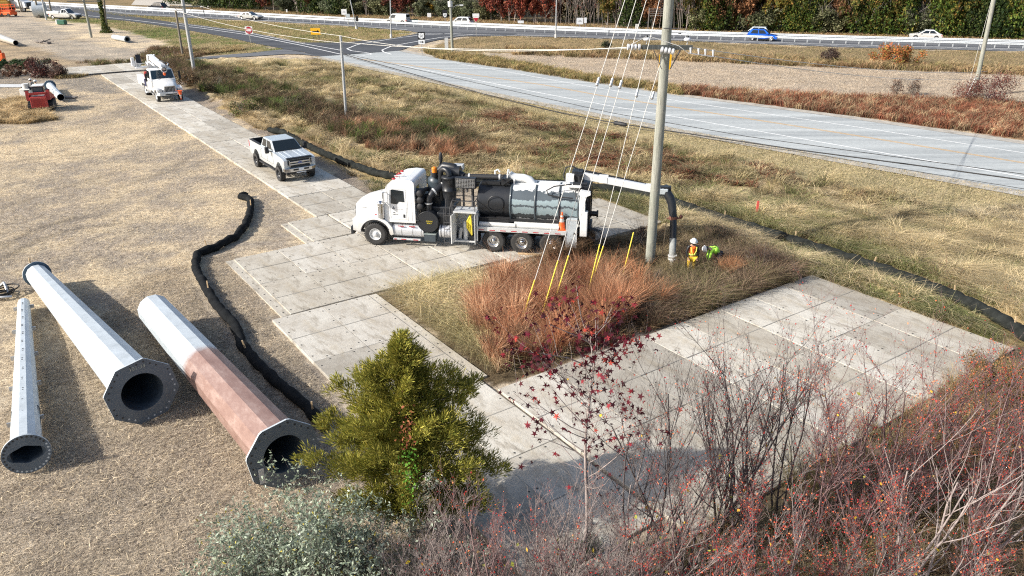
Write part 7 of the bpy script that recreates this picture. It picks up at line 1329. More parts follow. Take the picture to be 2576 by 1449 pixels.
# matted meadow grass
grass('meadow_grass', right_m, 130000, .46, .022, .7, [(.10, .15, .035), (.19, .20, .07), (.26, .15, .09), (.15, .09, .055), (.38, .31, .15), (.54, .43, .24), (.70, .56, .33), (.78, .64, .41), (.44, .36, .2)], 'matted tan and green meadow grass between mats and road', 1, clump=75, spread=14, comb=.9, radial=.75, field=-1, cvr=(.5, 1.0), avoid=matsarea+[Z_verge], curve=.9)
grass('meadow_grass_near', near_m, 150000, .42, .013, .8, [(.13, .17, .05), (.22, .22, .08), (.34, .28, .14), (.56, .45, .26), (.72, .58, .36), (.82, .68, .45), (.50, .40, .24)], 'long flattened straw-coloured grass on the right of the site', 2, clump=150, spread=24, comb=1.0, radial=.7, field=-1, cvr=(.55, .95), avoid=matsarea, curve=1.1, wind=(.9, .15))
grass('verge_grass', Z_verge, 40000, .12, .022, .7, [(.44, .36, .21), (.34, .30, .15), (.54, .44, .27)], 'short mown roadside grass along the near edge of the pale road', 31)
grass('brown_weeds', Z_brush, 42000, .75, .024, .35, [(.11, .07, .045), (.17, .105, .065), (.085, .06, .04), (.24, .165, .10), (.08, .10, .035)], 'tall brown weeds along the left brush strip', 3, clump=50, curve=.4, avoid=matsarea); grass('green_weeds', Z_brush, 9000, .8, .03, .35, [(.12, .17, .04), (.09, .12, .035)], 'green leafy weeds in the left brush strip', 4, patch=(5, 3, .56), clump=60)
grass('orange_tuft_grass', GP([(800, 300), (1050, 335), (1250, 400), (1130, 420), (960, 390), (840, 345)]), 8000, .8, .02, .25, [(.32, .15, .08), (.40, .21, .12), (.26, .12, .07), (.46, .32, .2)], 'orange upright grass tufts behind the pickup', 5, patch=(4, 7, .5), clump=50)
grass('dark_red_weeds', Z_brush2, 26000, .34, .030, .7, red_+brown_, 'dull red and brown low weeds across the middle meadow', 6, patch=(6, 2, .5))
grass('pale_dry_grass', Z_straw2, 30000, .35, .02, .9, [(.58, .46, .27), (.50, .39, .22), (.64, .52, .33)], 'pale dry grass beside the access road and black sock', 7, clump=40, curve=.9, avoid=matsarea)
grass('bright_straw', Z_bright, 45000, .42, .013, 1.2, [(.74, .61, .38), (.62, .50, .30), (.82, .69, .47)], 'bright pale straw grass near the right edge', 8, clump=60, curve=1.0, wind=(-.8, -.3), avoid=matsarea)
grass('red_weeds', Z_redstrip, 60000, .55, .035, .35, red_+straw[:2]+brown_[:1], 'dull red weeds beyond the pale road at right', 9, p=[.26, .2, .18, .14, .1, .12], clump=30, patch=(9, 4, .36))
grass('edge_grass', Z_cropedge, 18000, .5, .045, .5, [(.45, .33, .16), (.34, .24, .11), (.20, .20, .07)], 'golden tall grass between pale road and stubble field', 10, clump=24)
grass('ditch_grass', GP([(1270, 122), (1717, 138), (2147, 156), (2576, 176), (2900, 190), (2900, 205), (2576, 190), (2147, 172), (1717, 154), (1290, 138)]), 24000, .7, .05, .5, [(.40, .28, .15), (.30, .18, .10), (.48, .36, .2), (.24, .22, .09)], 'tall tan grass in the ditch between highway slope and stubble field', 11, clump=24)
grass('stubble', Z_crop, 42000, .13, .022, .8, [(.60, .51, .39), (.50, .42, .31), (.66, .57, .45), (.34, .27, .2)], 'pale crop stubble covering the harvested field', 12)
grass('slope_grass', Z_slope, 22000, .16, .05, .8, [(.34, .26, .15), (.42, .33, .19), (.24, .22, .10)], 'tan mown grass on the highway slope', 13); grass('median_grass', Z_median+[], 16000, .18, .05, .8, [(.24, .26, .09), (.44, .34, .19), (.34, .28, .13)], 'green and tan grass of the highway median', 14)
grass('woods_edge_grass', GP([(427, 14), (856, 36), (1192, 46), (1500, 64), (1717, 76), (2217, 87), (2576, 98), (2900, 103), (2900, 108), (2576, 103), (2147, 93), (1717, 82), (1192, 60), (859, 50), (427, 30)]), 20000, .35, .07, .6, [(.34, .22, .12), (.42, .29, .16), (.28, .24, .11)], 'tan rough grass at the foot of the woods', 15); grass('left_verge_grass', Z_leftverge, 18000, .16, .04, .8, [(.18, .22, .07), (.44, .34, .2), (.30, .26, .12)], 'green and tan grass beside the frontage road', 16)
# straw litter over the left field, denser near the viewer
fieldL = [(-60, 92), (-47, 92), (-13, 44.5), (-12.5, 40), (-15, 35), (-9.8, 27.5), (-5.8, 21.2), (1, 12), (1, 10), (-14, 10), (-40, 34)]
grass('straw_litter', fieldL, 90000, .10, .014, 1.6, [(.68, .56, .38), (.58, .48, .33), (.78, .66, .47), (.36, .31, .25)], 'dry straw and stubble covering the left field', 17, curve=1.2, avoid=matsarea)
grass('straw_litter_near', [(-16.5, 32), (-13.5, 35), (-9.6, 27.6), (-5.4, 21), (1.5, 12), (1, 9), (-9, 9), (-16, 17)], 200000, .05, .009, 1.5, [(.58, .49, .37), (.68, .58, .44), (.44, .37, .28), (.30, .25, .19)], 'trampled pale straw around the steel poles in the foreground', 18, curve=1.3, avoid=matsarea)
grass('straw_heap', GP([(-40, 265), (60, 245), (120, 285), (150, 300), (60, 312), (-40, 310)]), 14000, .42, .03, .9, [(.56, .43, .24), (.46, .33, .17), (.64, .50, .30)], 'loose golden straw heaped around the track loader', 19, clump=50); grass('straw_heap_far', GP([(120, 185), (240, 178), (330, 165), (600, 115), (620, 125), (400, 150), (330, 165), (200, 195), (140, 200)]), 12000, .35, .04, .8, [(.56, .43, .24), (.46, .33, .17), (.22, .2, .08)], 'loose golden straw along the far end of the mat road', 20, clump=30)
grass('yard_weeds', GP([(380, 118), (560, 128), (480, 150), (330, 168), (100, 165), (-60, 175), (-60, 162), (110, 155), (330, 152)]), 9000, .45, .04, .5, brown_+green_[:1], 'brown weeds between the far yard and the mat road', 21, clump=30, patch=(7, 3, .45))
# the overgrown island inside the mats
hole = [ab(*q) for q in [(-8.6, -6.35), (-.3, -6.5), (.05, 0), (.15, 6), (.2, 9.8), (-5, 10.5), (-8.4, 8.3), (-8.5, 4), (-8.5, -1), (-8.6, -3.8)]]
og_ = [ab(*q) for q in [(-6.2, -4.2), (-3.2, -6.0), (-.7, -6.3), (-.3, -3.2), (-.4, -.3), (-1.5, 1.0), (-3.2, 1.4), (-4.9, .5), (-6.1, -.4), (-6.8, -2.0)]]
grass('broomsedge_grass', og_, 32000, 1.2, .011, .17, [(.40, .18, .095), (.48, .25, .14), (.30, .125, .07), (.60, .41, .26)], 'tall upright orange broomsedge filling the island between the mats', 22, clump=240, curve=.6, p=[.3, .3, .18, .22], wind=(-.5, .2), spread=18, comb=.5, radial=.16, cvr=(.35, 1.2), patch=(1.2, 3, .40)); grass('broomsedge_fringe', [ab(*q) for q in [(-6.2, -.5), (-.6, -.3), (-.6, 2.4), (-3.4, 3.4), (-5.0, 4.0)]], 6500, .95, .009, .26, [(.44, .20, .10), (.54, .30, .16), (.34, .14, .07)], 'scattered orange broomsedge tufts near the workers', 23, clump=110, patch=(1.6, 3, .47))
grass('orange_tuft', [ab(*q) for q in [(-1.9, 6.2), (-1.2, 6.2), (-1.2, 7.0), (-1.9, 7.0)]], 1300, .95, .010, .2, [(.44, .22, .11), (.56, .32, .17), (.34, .15, .07)], 'upright orange grass tuft in front of the bending worker', 35)
grass('pale_island_grass', [ab(*q) for q in [(-8.6, -6.3), (-8.5, -2.4), (-6.5, -2.5), (-3.5, -4.9), (-.6, -6.3)]], 24000, .48, .012, .8, [(.40, .36, .17), (.50, .41, .22), (.62, .50, .30), (.72, .59, .37), (.80, .66, .43)], 'pale and green drooping grass at the left edge of the island', 24, clump=70, curve=1.1, spread=26, comb=.7, radial=.8, field=1.5, cvr=(.55, .9)); grass('island_undergrowth', hole, 42000, .36, .012, .7, brown_+[(.34, .28, .15), (.50, .39, .22), (.40, .31, .18)], 'brown undergrowth of the island between the mats', 25, clump=90, curve=.7, spread=20, radial=.6, cvr=(.5, 1.0), field=2.0)
grass('brown_brush', [ab(*q) for q in [(-2.6, 1), (.1, .4), (.2, 9), (-2.4, 9.8), (-5.4, 9.6), (-4.6, 6.8), (-2.2, 4)]], 34000, .78, .011, .42, [(.13, .085, .06), (.20, .13, .09), (.10, .065, .05), (.30, .21, .15), (.40, .29, .19), (.17, .17, .07)], 'dense brown weeds edging the right-hand mats', 26, field=1.5, clump=90, spread=20, radial=.5, cvr=(.45, 1.1)); grass('tall_brown_weeds', [ab(*q) for q in [(-8.7, 5.2), (-7.0, 3.0), (-7.6, 1.0), (-8.8, 2.5)]], 3500, 1.0, .011, .3, brown_, 'dark seedy weeds behind the main pole', 27, clump=80)
grass('long_straw', near_m, 20000, .46, .013, .8, [(.68, .56, .36), (.60, .49, .30), (.50, .40, .24)], 'long pale arching straw lying over the right-hand grass', 33, clump=45, curve=1.5, spread=18, comb=1.5, wind=(.8, -.2), cvr=(.7, .6), avoid=matsarea)
grass('long_straw_middle', right_m, 22000, .46, .022, .8, [(.66, .54, .34), (.58, .47, .28), (.50, .39, .23)], 'long pale arching straw lying over the middle meadow', 34, clump=60, curve=1.4, spread=16, comb=1.4, wind=(.8, -.2), cvr=(.6, .7), avoid=matsarea+[Z_verge], patch=(9, 3, .47))
# understory at the lower right
und = [ab(8.75, 10.6), ab(8.65, -6.6), ab(9.9, -8.8)]+[(-1.5, 13), (-2, 7), (26, 7), (30, 22), (19.2, 24.3)]
grass('undergrowth', und, 95000, .62, .012, .8, [(.24, .17, .10), (.34, .24, .13), (.16, .15, .065), (.36, .17, .09), (.19, .20, .07), (.46, .36, .22)], 'brown and green undergrowth below the berried shrubs', 28, clump=60)

# --- small bushes by sight
def leafbush(name, px, py, w_, h_, cols, label, seed, n=2600, sz=.06, twig='bark', cat='shrub', group=None, dens=.5, elong=1.6):
    q = np.random.default_rng(seed); x, y = G(px, py); o = empty(name, (x, y, -.05), 0, label, cat, group); S = []; tips = []
    for k in range(7): branch(q, (q.normal(0, .05)*w_, q.normal(0, .05)*w_, 0), (q.normal(0, .45), q.normal(0, .45), 1), h_*.75, .012*h_+.006, 2, S, tips, .6, .15, (3, 5), 4, .16)
    segs_mesh('stems', S, M[twig], o, 3); nc = 34; C = rand_unit(nc, q)*q.random((nc, 1))**.4*[[w_*.42, w_*.42, h_*.42]]; C[:, 2] = np.abs(C[:, 2]+h_*.42); k = n//nc
    P = (C[:, None]+rand_unit(nc*k, q).reshape(nc, k, 3)*(.16*min(w_, h_*1.3))*(q.random((nc, k, 1))**.5)).reshape(-1, 3); P[:, 2] = np.abs(P[:, 2]); V, F = leaves(P, np.full(len(P), sz), q, .2, elong); cl = np.repeat(.7+.6*q.random(nc), k)[:, None]; npmesh('foliage', V, F, M['leaf'], pick(q, len(F), cols)*cl, o); return o
dred = [(.10, .03, .03), (.16, .06, .045), (.08, .045, .035)]
leafbush('shrub', 112, 192, 4.5, 2.6, dred, 'dark maroon shrub beside the far end of the mat road', 41, sz=.11); leafbush('shrub', 145, 195, 2.4, 1.6, [(.22, .13, .10), (.15, .09, .07)], 'greyish brown shrub at the corner of the far mats', 42, sz=.1); leafbush('shrub', 40, 173, 9, 1.4, [(.04, .075, .03), (.07, .10, .04)], 'low dark green shrub along the left edge', 43, n=4200, sz=.13); leafbush('shrub', 10, 192, 9, 1.3, [(.14, .085, .06), (.2, .12, .08)], 'low brown shrub under the dark green one at the left edge', 48, n=3500, sz=.12)
leafbush('sumac_shrub', 2250, 164, 7.5, 3.0, [(.42, .12, .05), (.52, .18, .06), (.30, .16, .05), (.22, .20, .05)], 'orange-red sumac shrub on the highway slope', 44, n=4200, sz=.13); leafbush('shrub', 2088, 158, 2.6, 2.0, [(.08, .05, .045), (.12, .08, .06)], 'small dark purple-brown shrub on the highway slope', 45, sz=.1); leafbush('shrub', 1525, 122, 1.6, 1.3, [(.03, .05, .02), (.05, .07, .03)], 'tiny dark evergreen on the highway slope', 46, n=900, sz=.1); leafbush('shrub', 1680, 124, 1.5, 1.3, [(.07, .06, .05)], 'tiny dark bush left of the main pole on the slope', 47, n=700, sz=.1)
leafbush('shrub', 2490, 262, 5.6, 3.4, [(.16, .06, .05), (.22, .09, .06), (.12, .05, .045)], 'dull maroon shrub around the foot of the leaning right pole', 51, n=3000, sz=.075, twig='barkred'); leafbush('shrub', 2430, 255, 3.5, 2.3, [(.24, .10, .07), (.17, .08, .06)], 'rusty shrub left of the leaning right pole', 52, n=1500, sz=.07, twig='barkred')
for px, py, lb, sd in [(2252, 236, 'flat-topped dark sumac standing at the edge of the stubble field', 53), (2298, 238, 'second flat-topped sumac right of its twin at the stubble edge', 54)]: leafbush('sumac_shrub', px, py, 1.6, 1.9, [(.13, .075, .055), (.2, .12, .08)], lb, sd, n=600, sz=.07)
leafbush('shrub', 620, 290, 3.6, 1.6, [(.11, .15, .04), (.17, .18, .06), (.16, .10, .06)], 'green and brown bush in the strip left of the slim grey pole', 55, sz=.07); leafbush('shrub', 745, 285, 4.6, 1.5, [(.09, .11, .04), (.14, .12, .06), (.13, .08, .05)], 'dark olive bush near the foot of the slim grey pole', 56, sz=.07); leafbush('shrub', 860, 325, 4.2, 1.3, [(.13, .075, .05), (.18, .10, .065)], 'brown bush just below the slim grey pole', 57, sz=.06); leafbush('shrub', 560, 230, 5.2, 1.7, [(.16, .11, .06), (.11, .10, .045), (.22, .15, .08)], 'brown bush right of the pale grey utility pole', 58, sz=.08); leafbush('shrub', 470, 215, 3.6, 1.6, [(.19, .11, .06), (.13, .10, .05)], 'rusty bush beside the derrick truck', 59, sz=.08); leafbush('shrub', 905, 285, 1.3, 1.2, [(.55, .50, .28), (.62, .57, .36)], 'pale yellow seed-head bush right of the slim grey pole', 60, n=500, sz=.06)
leafbush('shrub', 1915, 688, 1.9, 1.5, [(.11, .06, .045), (.16, .09, .06), (.085, .05, .04)], 'dense dark brown bush right of the workers', 61, n=4500, sz=.026)
for i_, (a_p, b_p, w__, h__, cc_, lb) in enumerate([(-.9, .9, 1.3, .9, 0, 'dark purple-brown bush at the near left corner of the weeds edging the pad'), (-1.1, 2.3, 1.4, .95, 0, 'dark brown bush, second along the pad edge from the sweetgum'), (-.9, 3.7, 1.3, .8, 1, 'greyish brown bush, third along the pad edge from the sweetgum'), (-1.2, 5.0, 1.3, .55, 0, 'dark brown bush in front of the bending worker near the pad edge'), (-1.0, 6.5, 1.4, .8, 2, 'brown and green bush along the pad edge right of the workers'), (-3.0, 1.8, 1.3, .8, 1, 'grey-brown bush between orange grass and main pole foot'), (-3.1, 3.6, 1.2, .7, 0, 'dark brown bush below the vacuum hose nozzle'), (-4.6, .6, 1.0, .6, 1, 'grey-brown bush in the middle of the orange grass'), (-7.8, 3.6, 1.1, .8, 2, 'green-brown bush behind the rear locker of the vacuum truck'), (-2.4, 7.4, 1.7, 1.0, 0, 'largest dark brown bush near the top corner of the pad')]):
    gx, gy = ab(a_p, b_p); cc2 = [[(.11, .06, .045), (.16, .10, .07), (.085, .05, .04), (.22, .15, .11)], [(.26, .19, .15), (.20, .15, .12), (.34, .27, .21)], [(.14, .14, .06), (.20, .14, .08), (.10, .11, .045)]][cc_]
    px_q = 1288+FPX*gx/(gy*_c+CH*_s); py_q = 724.5-FPX*(gy*_s-CH*_c)/(gy*_c+CH*_s); leafbush('shrub', px_q, py_q, w__, h__, cc2, lb, 700+i_, n=3000, sz=.024)
leafbush('shrub', 1985, 705, 1.5, .8, [(.22, .15, .11), (.16, .12, .08), (.12, .13, .06)], 'low greyish bush at the top corner of the right-hand mats', 62, n=2500, sz=.026); leafbush('shrub', 1840, 700, 1.0, .8, [(.42, .42, .34), (.30, .30, .2), (.2, .2, .1)], 'grey seed-headed weed clump in front of the workers', 63, n=1500, sz=.024); leafbush('weed', 1610, 620, .5, 1.5, [(.10, .06, .05), (.15, .1, .08)], 'tall dark seed-head weed left of the main pole', 64, n=900, sz=.03)
# vine on the far pole
q = np.random.default_rng(5); z_ = q.random(1500)**1.3*6.5; rr_ = (.25+.9*np.exp(-z_*1.2))*np.sqrt(q.random(1500)); a_2 = q.random(1500)*6.28; V, F = leaves(np.stack([rr_*np.cos(a_2)-z_*.02, rr_*np.sin(a_2), z_], 1), np.full(1500, .2), q); npmesh('vine', V, F, M['leaf'], pick(q, len(F), [(.06, .10, .03), (.16, .17, .04), (.09, .10, .03)]), po5)

# --- foreground cedar: sprays on tiered limbs
def cedar(px, Y, h_, w_, label, seed, n=30000):
    q = np.random.default_rng(seed); x = at(px, 900, Y)[0]; o = empty('cedar_tree', (x, Y, -.05), 0, label, 'tree'); S = []; tips = []
    S.append((0, 0, 0, .05, 0, h_*.9, .09, .015)); C = []
    nl = 95
    for i in range(nl):
        t = (i+.5)/nl; z = h_*(.10+.86*t); prof = .5*w_*min(1, (1-t)**.80*1.06)*(.62+.38*math.sin(min(1, t*3.5)*1.57)); a = i*2.4+q.normal(0, .3); lob = 1+.34*math.sin(2*a+1.2)+.22*math.sin(5*a+z*2)
        L_ = prof*lob*(.75+.35*q.random()); e = np.array([math.cos(a)*L_, math.sin(a)*L_, z+L_*(.30+.25*q.random())]); S.append((0, 0, z-.1, *e, .018*(1.3-t), .004)); k = int(6+L_*11)
        for j in range(k): u = .30+.72*(j/k); c = np.array([0, 0, z-.1])*(1-u)+e*u+q.standard_normal(3)*.10*(.5+L_*.35); C.append((*c, a, .13+.10*q.random()))
    for (tx, ty, t0, t1) in [(-.55, -.1, .72, .92), (.45, 0, .66, .84), (-1.05, 0, .5, .72), (1.0, .1, .46, .66), (.2, -.5, .70, .88), (-.8, -.6, .4, .62), (.8, -.6, .36, .56)]:
        for u in range(14): t = t0+(t1-t0)*u/14; C.append((tx*(1-.2*u/14)+q.normal(0, .09*(1.2-u/14)), ty+q.normal(0, .09), h_*t, math.atan2(ty, tx), .10))
    for j in range(16): a = q.random()*6.28; C.append((.12*math.cos(a), .12*math.sin(a), h_*(.86+.16*j/16), a, .10))
    C = np.array(C); segs_mesh('trunk', S, M['bark'], o, 5); m_ = n//len(C); P = np.repeat(C[:, :3], m_, 0); A_ = np.repeat(C[:, 3], m_); rad = np.repeat(C[:, 4], m_)[:, None]; off_ = rand_unit(len(P), q)*rad*q.random((len(P), 1))**.5; P = P+off_*[1, 1, .8]; P[:, 2] = np.maximum(P[:, 2], .03)
    D = off_/np.linalg.norm(off_, axis=1, keepdims=True)*.5+np.stack([np.cos(A_)*.5, np.sin(A_)*.5, np.full(len(P), .75)], 1)+q.standard_normal((len(P), 3))*.3; D /= np.linalg.norm(D, axis=1, keepdims=True); W = np.cross(D, rand_unit(len(P), q)); W /= np.linalg.norm(W, axis=1, keepdims=True); s = (.055+.06*q.random(len(P)))[:, None]
    V, F = quads(P, D*s*1.5, W*s*.12); cl = np.repeat(q.choice([.75, 1.0, 1.2], len(C), p=[.3, .45, .25]), m_)[:, None]; npmesh('crown', V, F, M['leaf'], pick(q, len(F), [(.29, .28, .05), (.38, .345, .065), (.17, .19, .035), (.48, .41, .09)], [.35, .3, .2, .15], .15)*cl, o); return o
cedar(1010, 15.4, 5.55, 4.3, 'large olive-green cedar tree in the foreground before the left mats', 301, 115000)
q = np.random.default_rng(61)
x0 = at(1040, 1000, 15.0)[0]; o = empty('climbing_vine', (x0, 14.9, 3.2), 0, 'bright green and rust climbing leaves in the front of the cedar', 'vine'); P = q.standard_normal((260, 3))*[.12, .25, .75]; P[:, 1] = P[:, 1]*.4-1.0-.3*P[:, 2]*0; V, F = leaves(P, np.full(260, .045), q); c = np.where((P[:, 2] > .35)[:, None], pick(q, 260, [(.26, .08, .04), (.32, .12, .05)]), pick(q, 260, [(.10, .26, .03), (.16, .34, .04)])); npmesh('foliage', V, F, M['leaf'], c, o)
# --- sweetgum sapling with star leaves
def star(q, P, s, cols, name, parent, p=None):
    n = len(P); k = 10; N_ = rand_unit(n, q); N_[:, 2] = np.abs(N_[:, 2])*.8+.2; N_ /= np.linalg.norm(N_, axis=1, keepdims=True); U = np.cross(N_, rand_unit(n, q)); U /= np.linalg.norm(U, axis=1, keepdims=True); W = np.cross(N_, U); V = [P]; sz = (s*(.7+.6*q.random(n)))[:, None]
    for j in range(k):
        a = 2*math.pi*j/k; r = 1.0 if j % 2 == 0 else .36; V.append(P+(U*math.cos(a)+W*math.sin(a))*r*sz-N_*(.25*sz if j % 2 == 0 else 0))
    V = np.stack(V, 1).reshape(-1, 3); b = (np.arange(n)*(k+1))[:, None]; F = np.concatenate([b+np.array([[0, 1+j, 1+(j+1) % k]]) for j in range(k)]); c = pick(q, n, cols, p, .2); return npmesh(name, V, F, M['leaf'], np.tile(c, (k, 1)), parent)
q = np.random.default_rng(14); Yg = 14.3; xg = at(1485, 1000, Yg)[0]; o = empty('sweetgum_tree', (xg, Yg, -.05), 0, 'thin sweetgum sapling with dark red star-shaped leaves in front of the orange grass', 'tree'); S = []; tips = []; LP = []
hg = at(1490, 790, Yg)[2]; k = 10; px_ = [np.array([.06*math.sin(i*.9), .05*math.cos(i), hg*i/k]) for i in range(k+1)]
for i in range(k): S.append((*px_[i], *px_[i+1], .045*(1-i/k)+.008, .045*(1-(i+1)/k)+.007))
for i in range(30):
    z = hg*(.34+.60*i/30); a = q.random()*6.28; L_ = (.75+.65*(1-i/30))*(.7+.5*q.random())*(1.5 if math.cos(a) < 0 else 1.05); d = np.array([math.cos(a)*.95, math.sin(a)*.6, .62]); d /= np.linalg.norm(d); T2 = []; branch(q, (0, 0, z), d, L_, .014, 1, S, T2, .5, .15, (2, 4), 4, .12)
    for t, _d in T2:
        nl_ = 9 if t[2] > hg*.76 else (4 if t[2] > hg*.5 else 2); LP.append(t+q.standard_normal((nl_, 3))*(.13 if t[2] > hg*.76 else .12))
for i in range(9): LP.append(px_[-1]+q.standard_normal((1, 3))*[.60, .25, .34]+[0, 0, -.65]+q.standard_normal((8, 3))*.15)
segs_mesh('trunk', S, M['barkpale'], o, 4); star(q, np.concatenate(LP), .076, [(.075, .010, .016), (.13, .012, .024), (.045, .010, .016), (.26, .025, .035), (.42, .06, .04)], 'leaves', o, [.34, .28, .22, .11, .05])
# --- silver-leaved shrub at the bottom
def silver(px, Y, w_, h_, label, seed, n):
    q = np.random.default_rng(seed); x = at(px, 1400, Y)[0]; o = empty('autumn_olive_shrub', (x, Y, -.05), 0, label, 'shrub', 'silver-leaved shrubs at the bottom edge'); S = []; tips = []
    for k in range(15): branch(q, (q.normal(0, .12), q.normal(0, .12), 0), (q.normal(0, .5), q.normal(0, .4), 1), h_*.72, .020, 3, S, tips, .55, .16, (3, 5), 4, .13)
    segs_mesh('stems', S, M['barkdark'], o, 3); S_ = np.array(S); idx = q.integers(0, len(S_), n); t = q.random((n, 1)); ok = S_[idx, 6] < .009; idx = idx[ok]; t = t[ok]; P = S_[idx, :3]*(1-t)+S_[idx, 3:6]*t+q.standard_normal((len(idx), 3))*.022; V, F = leaves(P, np.full(len(P), .036), q, .1, 2.4, .25); npmesh('leaves', V, F, M['leaf'], pick(q, len(F), [(.31, .37, .27), (.41, .47, .36), (.20, .25, .17), (.52, .57, .46), (.6, .48, .08)], [.34, .3, .2, .13, .03], .15), o)
silver(610, 12.7, 3, 1.95, 'silver-green leaved shrub at the bottom left of the cedar', 71, 5500); silver(750, 13.3, 3, 2.45, 'silver-green leaved shrub directly below the brown half-painted pole', 72, 10500); silver(890, 12.9, 3, 2.7, 'silver-green leaved shrub overlapping the foot of the cedar', 73, 10000)
# --- bare shrubs with red berries
def berry(px, Y, h_, label, seed, nst=4, bc=None, nb_=900, twig='barkdark', lean=0, sp=.12, bs=.016, cat='shrub', name='berry_shrub', depth=3, grp='red-berried bare shrubs', ylw=5):
    q = np.random.default_rng(seed); x = at(px, 1100, Y)[0]; o = empty(name, (x, Y, -.05), 0, label, cat, grp); S = []; tips = []
    for k in range(nst): branch(q, (q.normal(0, .18), q.normal(0, .15), 0), (q.normal(lean, sp), q.normal(0, sp), 1), h_*(.72+.22*q.random()), .024+.007*h_/4, depth, S, tips, .48, .28, (5, 8), 6, .075, .42)
    segs_mesh('branches', S, M[twig], o, 3); S_ = np.array(S); thin = S_[(S_[:, 6] < .010) & (S_[:, 2] > h_*.22)]; 
    if nb_ and len(thin):
        idx = q.integers(0, len(thin), nb_); t = q.random((nb_, 1)); P = thin[idx, :3]*(1-t)+thin[idx, 3:6]*t+q.standard_normal((nb_, 3))*.02; P[:, 2] -= .01; V, F = leaves(P, np.full(nb_, bs), q, 0, 1.3); npmesh('berries', V, F, M['leaf'], pick(q, nb_, bc or [(.52, .045, .035), (.72, .11, .05), (.42, .03, .045), (.82, .24, .10)]), o)['kind'] = 'stuff'
    if ylw:
        idx = q.integers(0, len(thin), ylw); P = thin[idx, 3:6]; V, F = leaves(P, np.full(ylw, .07), q, 0, 1.3); npmesh('last_leaves', V, F, M['leaf'], pick(q, ylw, [(.70, .50, .04), (.62, .36, .05), (.5, .5, .08)]), o)
BS = [(1640, 13.6, 4.6, 3, 130), (1700, 14.6, 5.0, 3, 200), (1765, 13.5, 4.3, 2, 180), (1850, 15.3, 5.3, 6, 900), (1905, 14.7, 4.9, 4, 500), (1990, 15.6, 5.1, 3, 200), (2050, 14.6, 4.5, 3, 260), (2120, 15.8, 5.0, 3, 260), (2190, 15.2, 5.0, 4, 700), (2262, 16.2, 5.2, 3, 420), (2330, 15.2, 5.0, 3, 420), (2410, 15.8, 5.1, 3, 520), (2490, 15.6, 5.6, 4, 700), (2560, 14.9, 4.9, 4, 600)]
wl_ = ['immediately right of the sweetgum sapling', 'slim one standing second right of the sweetgum sapling', 'thin short one left of the densest shrub', 'densest and reddest one with many black stems before the right pad', 'right-hand neighbour of the densest shrub', 'straight thin one before the centre of the right pad', 'sparse one right of the straight thin one', 'tall one before the joint of three right-hand mats', 'reddest one at the right part of the pad', 'one whose top crosses the far mat corner seam', 'one before the lower right pad edge', 'one rising over the pad edge near the right frame side', 'tall one beside the right-hand corner of the pad', 'tallest one cut by the right edge of the picture']
for i, (px, Y, h_, ns, nb_) in enumerate(BS): berry(px, Y, h_, 'bare red-berried shrub, '+wl_[i], 400+i, ns, nb_=int(nb_*2.2), bs=.027, twig='barkdark' if i < 6 else 'barkred')
low = [(1130, 12.6, 3.0), (1250, 12.2, 3.3), (1370, 12.9, 3.3), (1490, 12.3, 3.3), (1590, 12.9, 3.4), (1680, 12.1, 3.4), (1790, 12.4, 3.0), (1890, 11.8, 3.2), (1980, 12.7, 3.1), (2080, 11.8, 3.2), (2170, 12.8, 3.0), (2270, 11.9, 3.1), (2360, 12.9, 3.0), (2450, 12.0, 3.2), (2550, 13.0, 3.1)]
lows = ['right of the cedar foot', 'below the shaded mats', 'left of the sweetgum stem at the bottom', 'in front of the sweetgum stem', 'under the lower mat corner', 'left of the pad tip', 'at the pad tip', 'right of the pad tip', 'under the densest tall shrub', 'below the straight thin shrub', 'under the reddest right shrub', 'in the lower right thicket', 'behind the thick pale stems', 'among the thick pale stems', 'in the bottom right corner', 'beside the pad edge at right', 'right along the pad edge', 'below the right corner of the pad']
for i, (px, Y, h_) in enumerate(low): berry(px, Y, h_, 'low tangled berried shrub '+lows[i], 500+i, 4, nb_=(300 if i < 5 else 1100), twig=['barkred', 'barkpale', 'barkred', 'bark'][i % 4] if i > 5 else ['barkpale', 'barkred'][i % 2], sp=.34, bs=.028, depth=3, grp='low berried shrubs along the bottom edge', ylw=6)
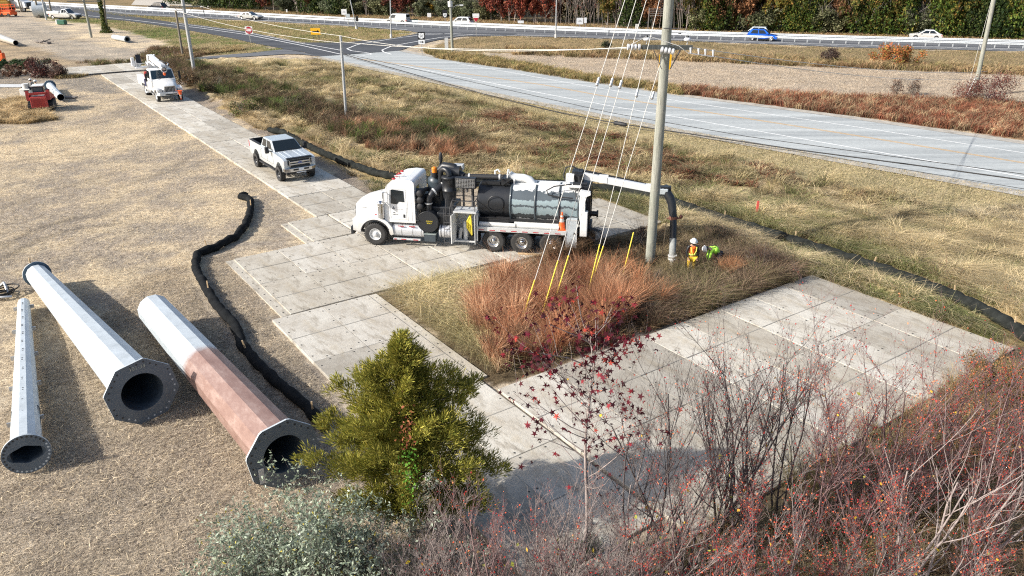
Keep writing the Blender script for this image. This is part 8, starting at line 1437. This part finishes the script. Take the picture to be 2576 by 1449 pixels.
for px, Y, h_, lb, sd in [(1310, 12.0, 2.7, 'pinkish bare bramble in front of the shaded mats', 85), (1430, 12.7, 2.6, 'pale bramble at the foot of the sweetgum', 86), (1560, 12.0, 2.9, 'pale bramble right of the sweetgum foot', 87), (960, 12.2, 1.9, 'pale arching bare bramble below the cedar', 81), (1090, 13.2, 2.5, 'pinkish bare bramble at the right foot of the cedar', 82), (1180, 11.6, 1.9, 'pale tangled bramble at the bottom centre', 83), (1040, 11.5, 1.7, 'low pale bramble at the bottom edge left of centre', 84)]:
    berry(px, Y, h_, lb, sd, 10, nb_=60, twig='barkpale', sp=.55, name='bramble', grp='bare brambles at the cedar foot', ylw=3)
for px, Y, h_, lb, sd, ln in [(2330, 12.9, 4.0, 'thick pale multi-stemmed trunk leaning right in the lower right thicket', 91, .35), (2480, 13.6, 3.6, 'second thick pale-barked stem cluster near the right edge', 92, .25)]:
    q = np.random.default_rng(sd); x = at(px, 1250, Y)[0]; o = empty('thicket_tree', (x, Y, -.05), 0, lb, 'tree'); S = []
    for k in range(4): branch(q, (q.normal(0, .12), q.normal(0, .12), 0), (q.normal(ln, .2), q.normal(0, .2), .9), h_*.85, .038, 2, S, [], .5, .2, (3, 4), 6, .10)
    segs_mesh('trunk', S, M['barkpale'], o, 5)
leafbush('shrub', 2500, 1010, 3.4, 1.9, [(.20, .15, .06), (.28, .17, .07), (.14, .14, .05), (.40, .18, .08)], 'dense olive-brown shrub below the right corner of the pad', 95, n=20000, sz=.030); leafbush('shrub', 2450, 1130, 2.8, 1.7, [(.20, .17, .07), (.30, .17, .08), (.14, .15, .06), (.38, .20, .09)], 'olive and rust shrub in the middle of the right-hand thicket', 101, n=14000, sz=.028); leafbush('shrub', 2280, 1280, 2.4, 1.4, [(.22, .18, .10), (.16, .17, .07), (.30, .22, .13)], 'dull green shrub under the reddest right-hand shrubs', 102, n=9000, sz=.026); leafbush('shrub', 2560, 1240, 2.6, 1.8, [(.10, .10, .035), (.15, .12, .045), (.2, .09, .05)], 'dense brown-green shrub in the right-hand thicket', 96, n=11000, sz=.024); leafbush('shrub', 2380, 1120, 2.2, 1.2, [(.13, .09, .04), (.2, .11, .05), (.10, .08, .035)], 'low brown shrub along the lower pad edge', 97, n=9000, sz=.024); leafbush('shrub', 2180, 1230, 2.2, 1.0, [(.13, .09, .05), (.09, .08, .035)], 'low brown shrub behind the reddest right shrub', 98, n=7000, sz=.024); leafbush('shrub', 1480, 1390, .8, .7, [(.05, .09, .03), (.08, .12, .035)], 'small dark green seedling at the bottom before the mat step', 99, n=1500, sz=.022)
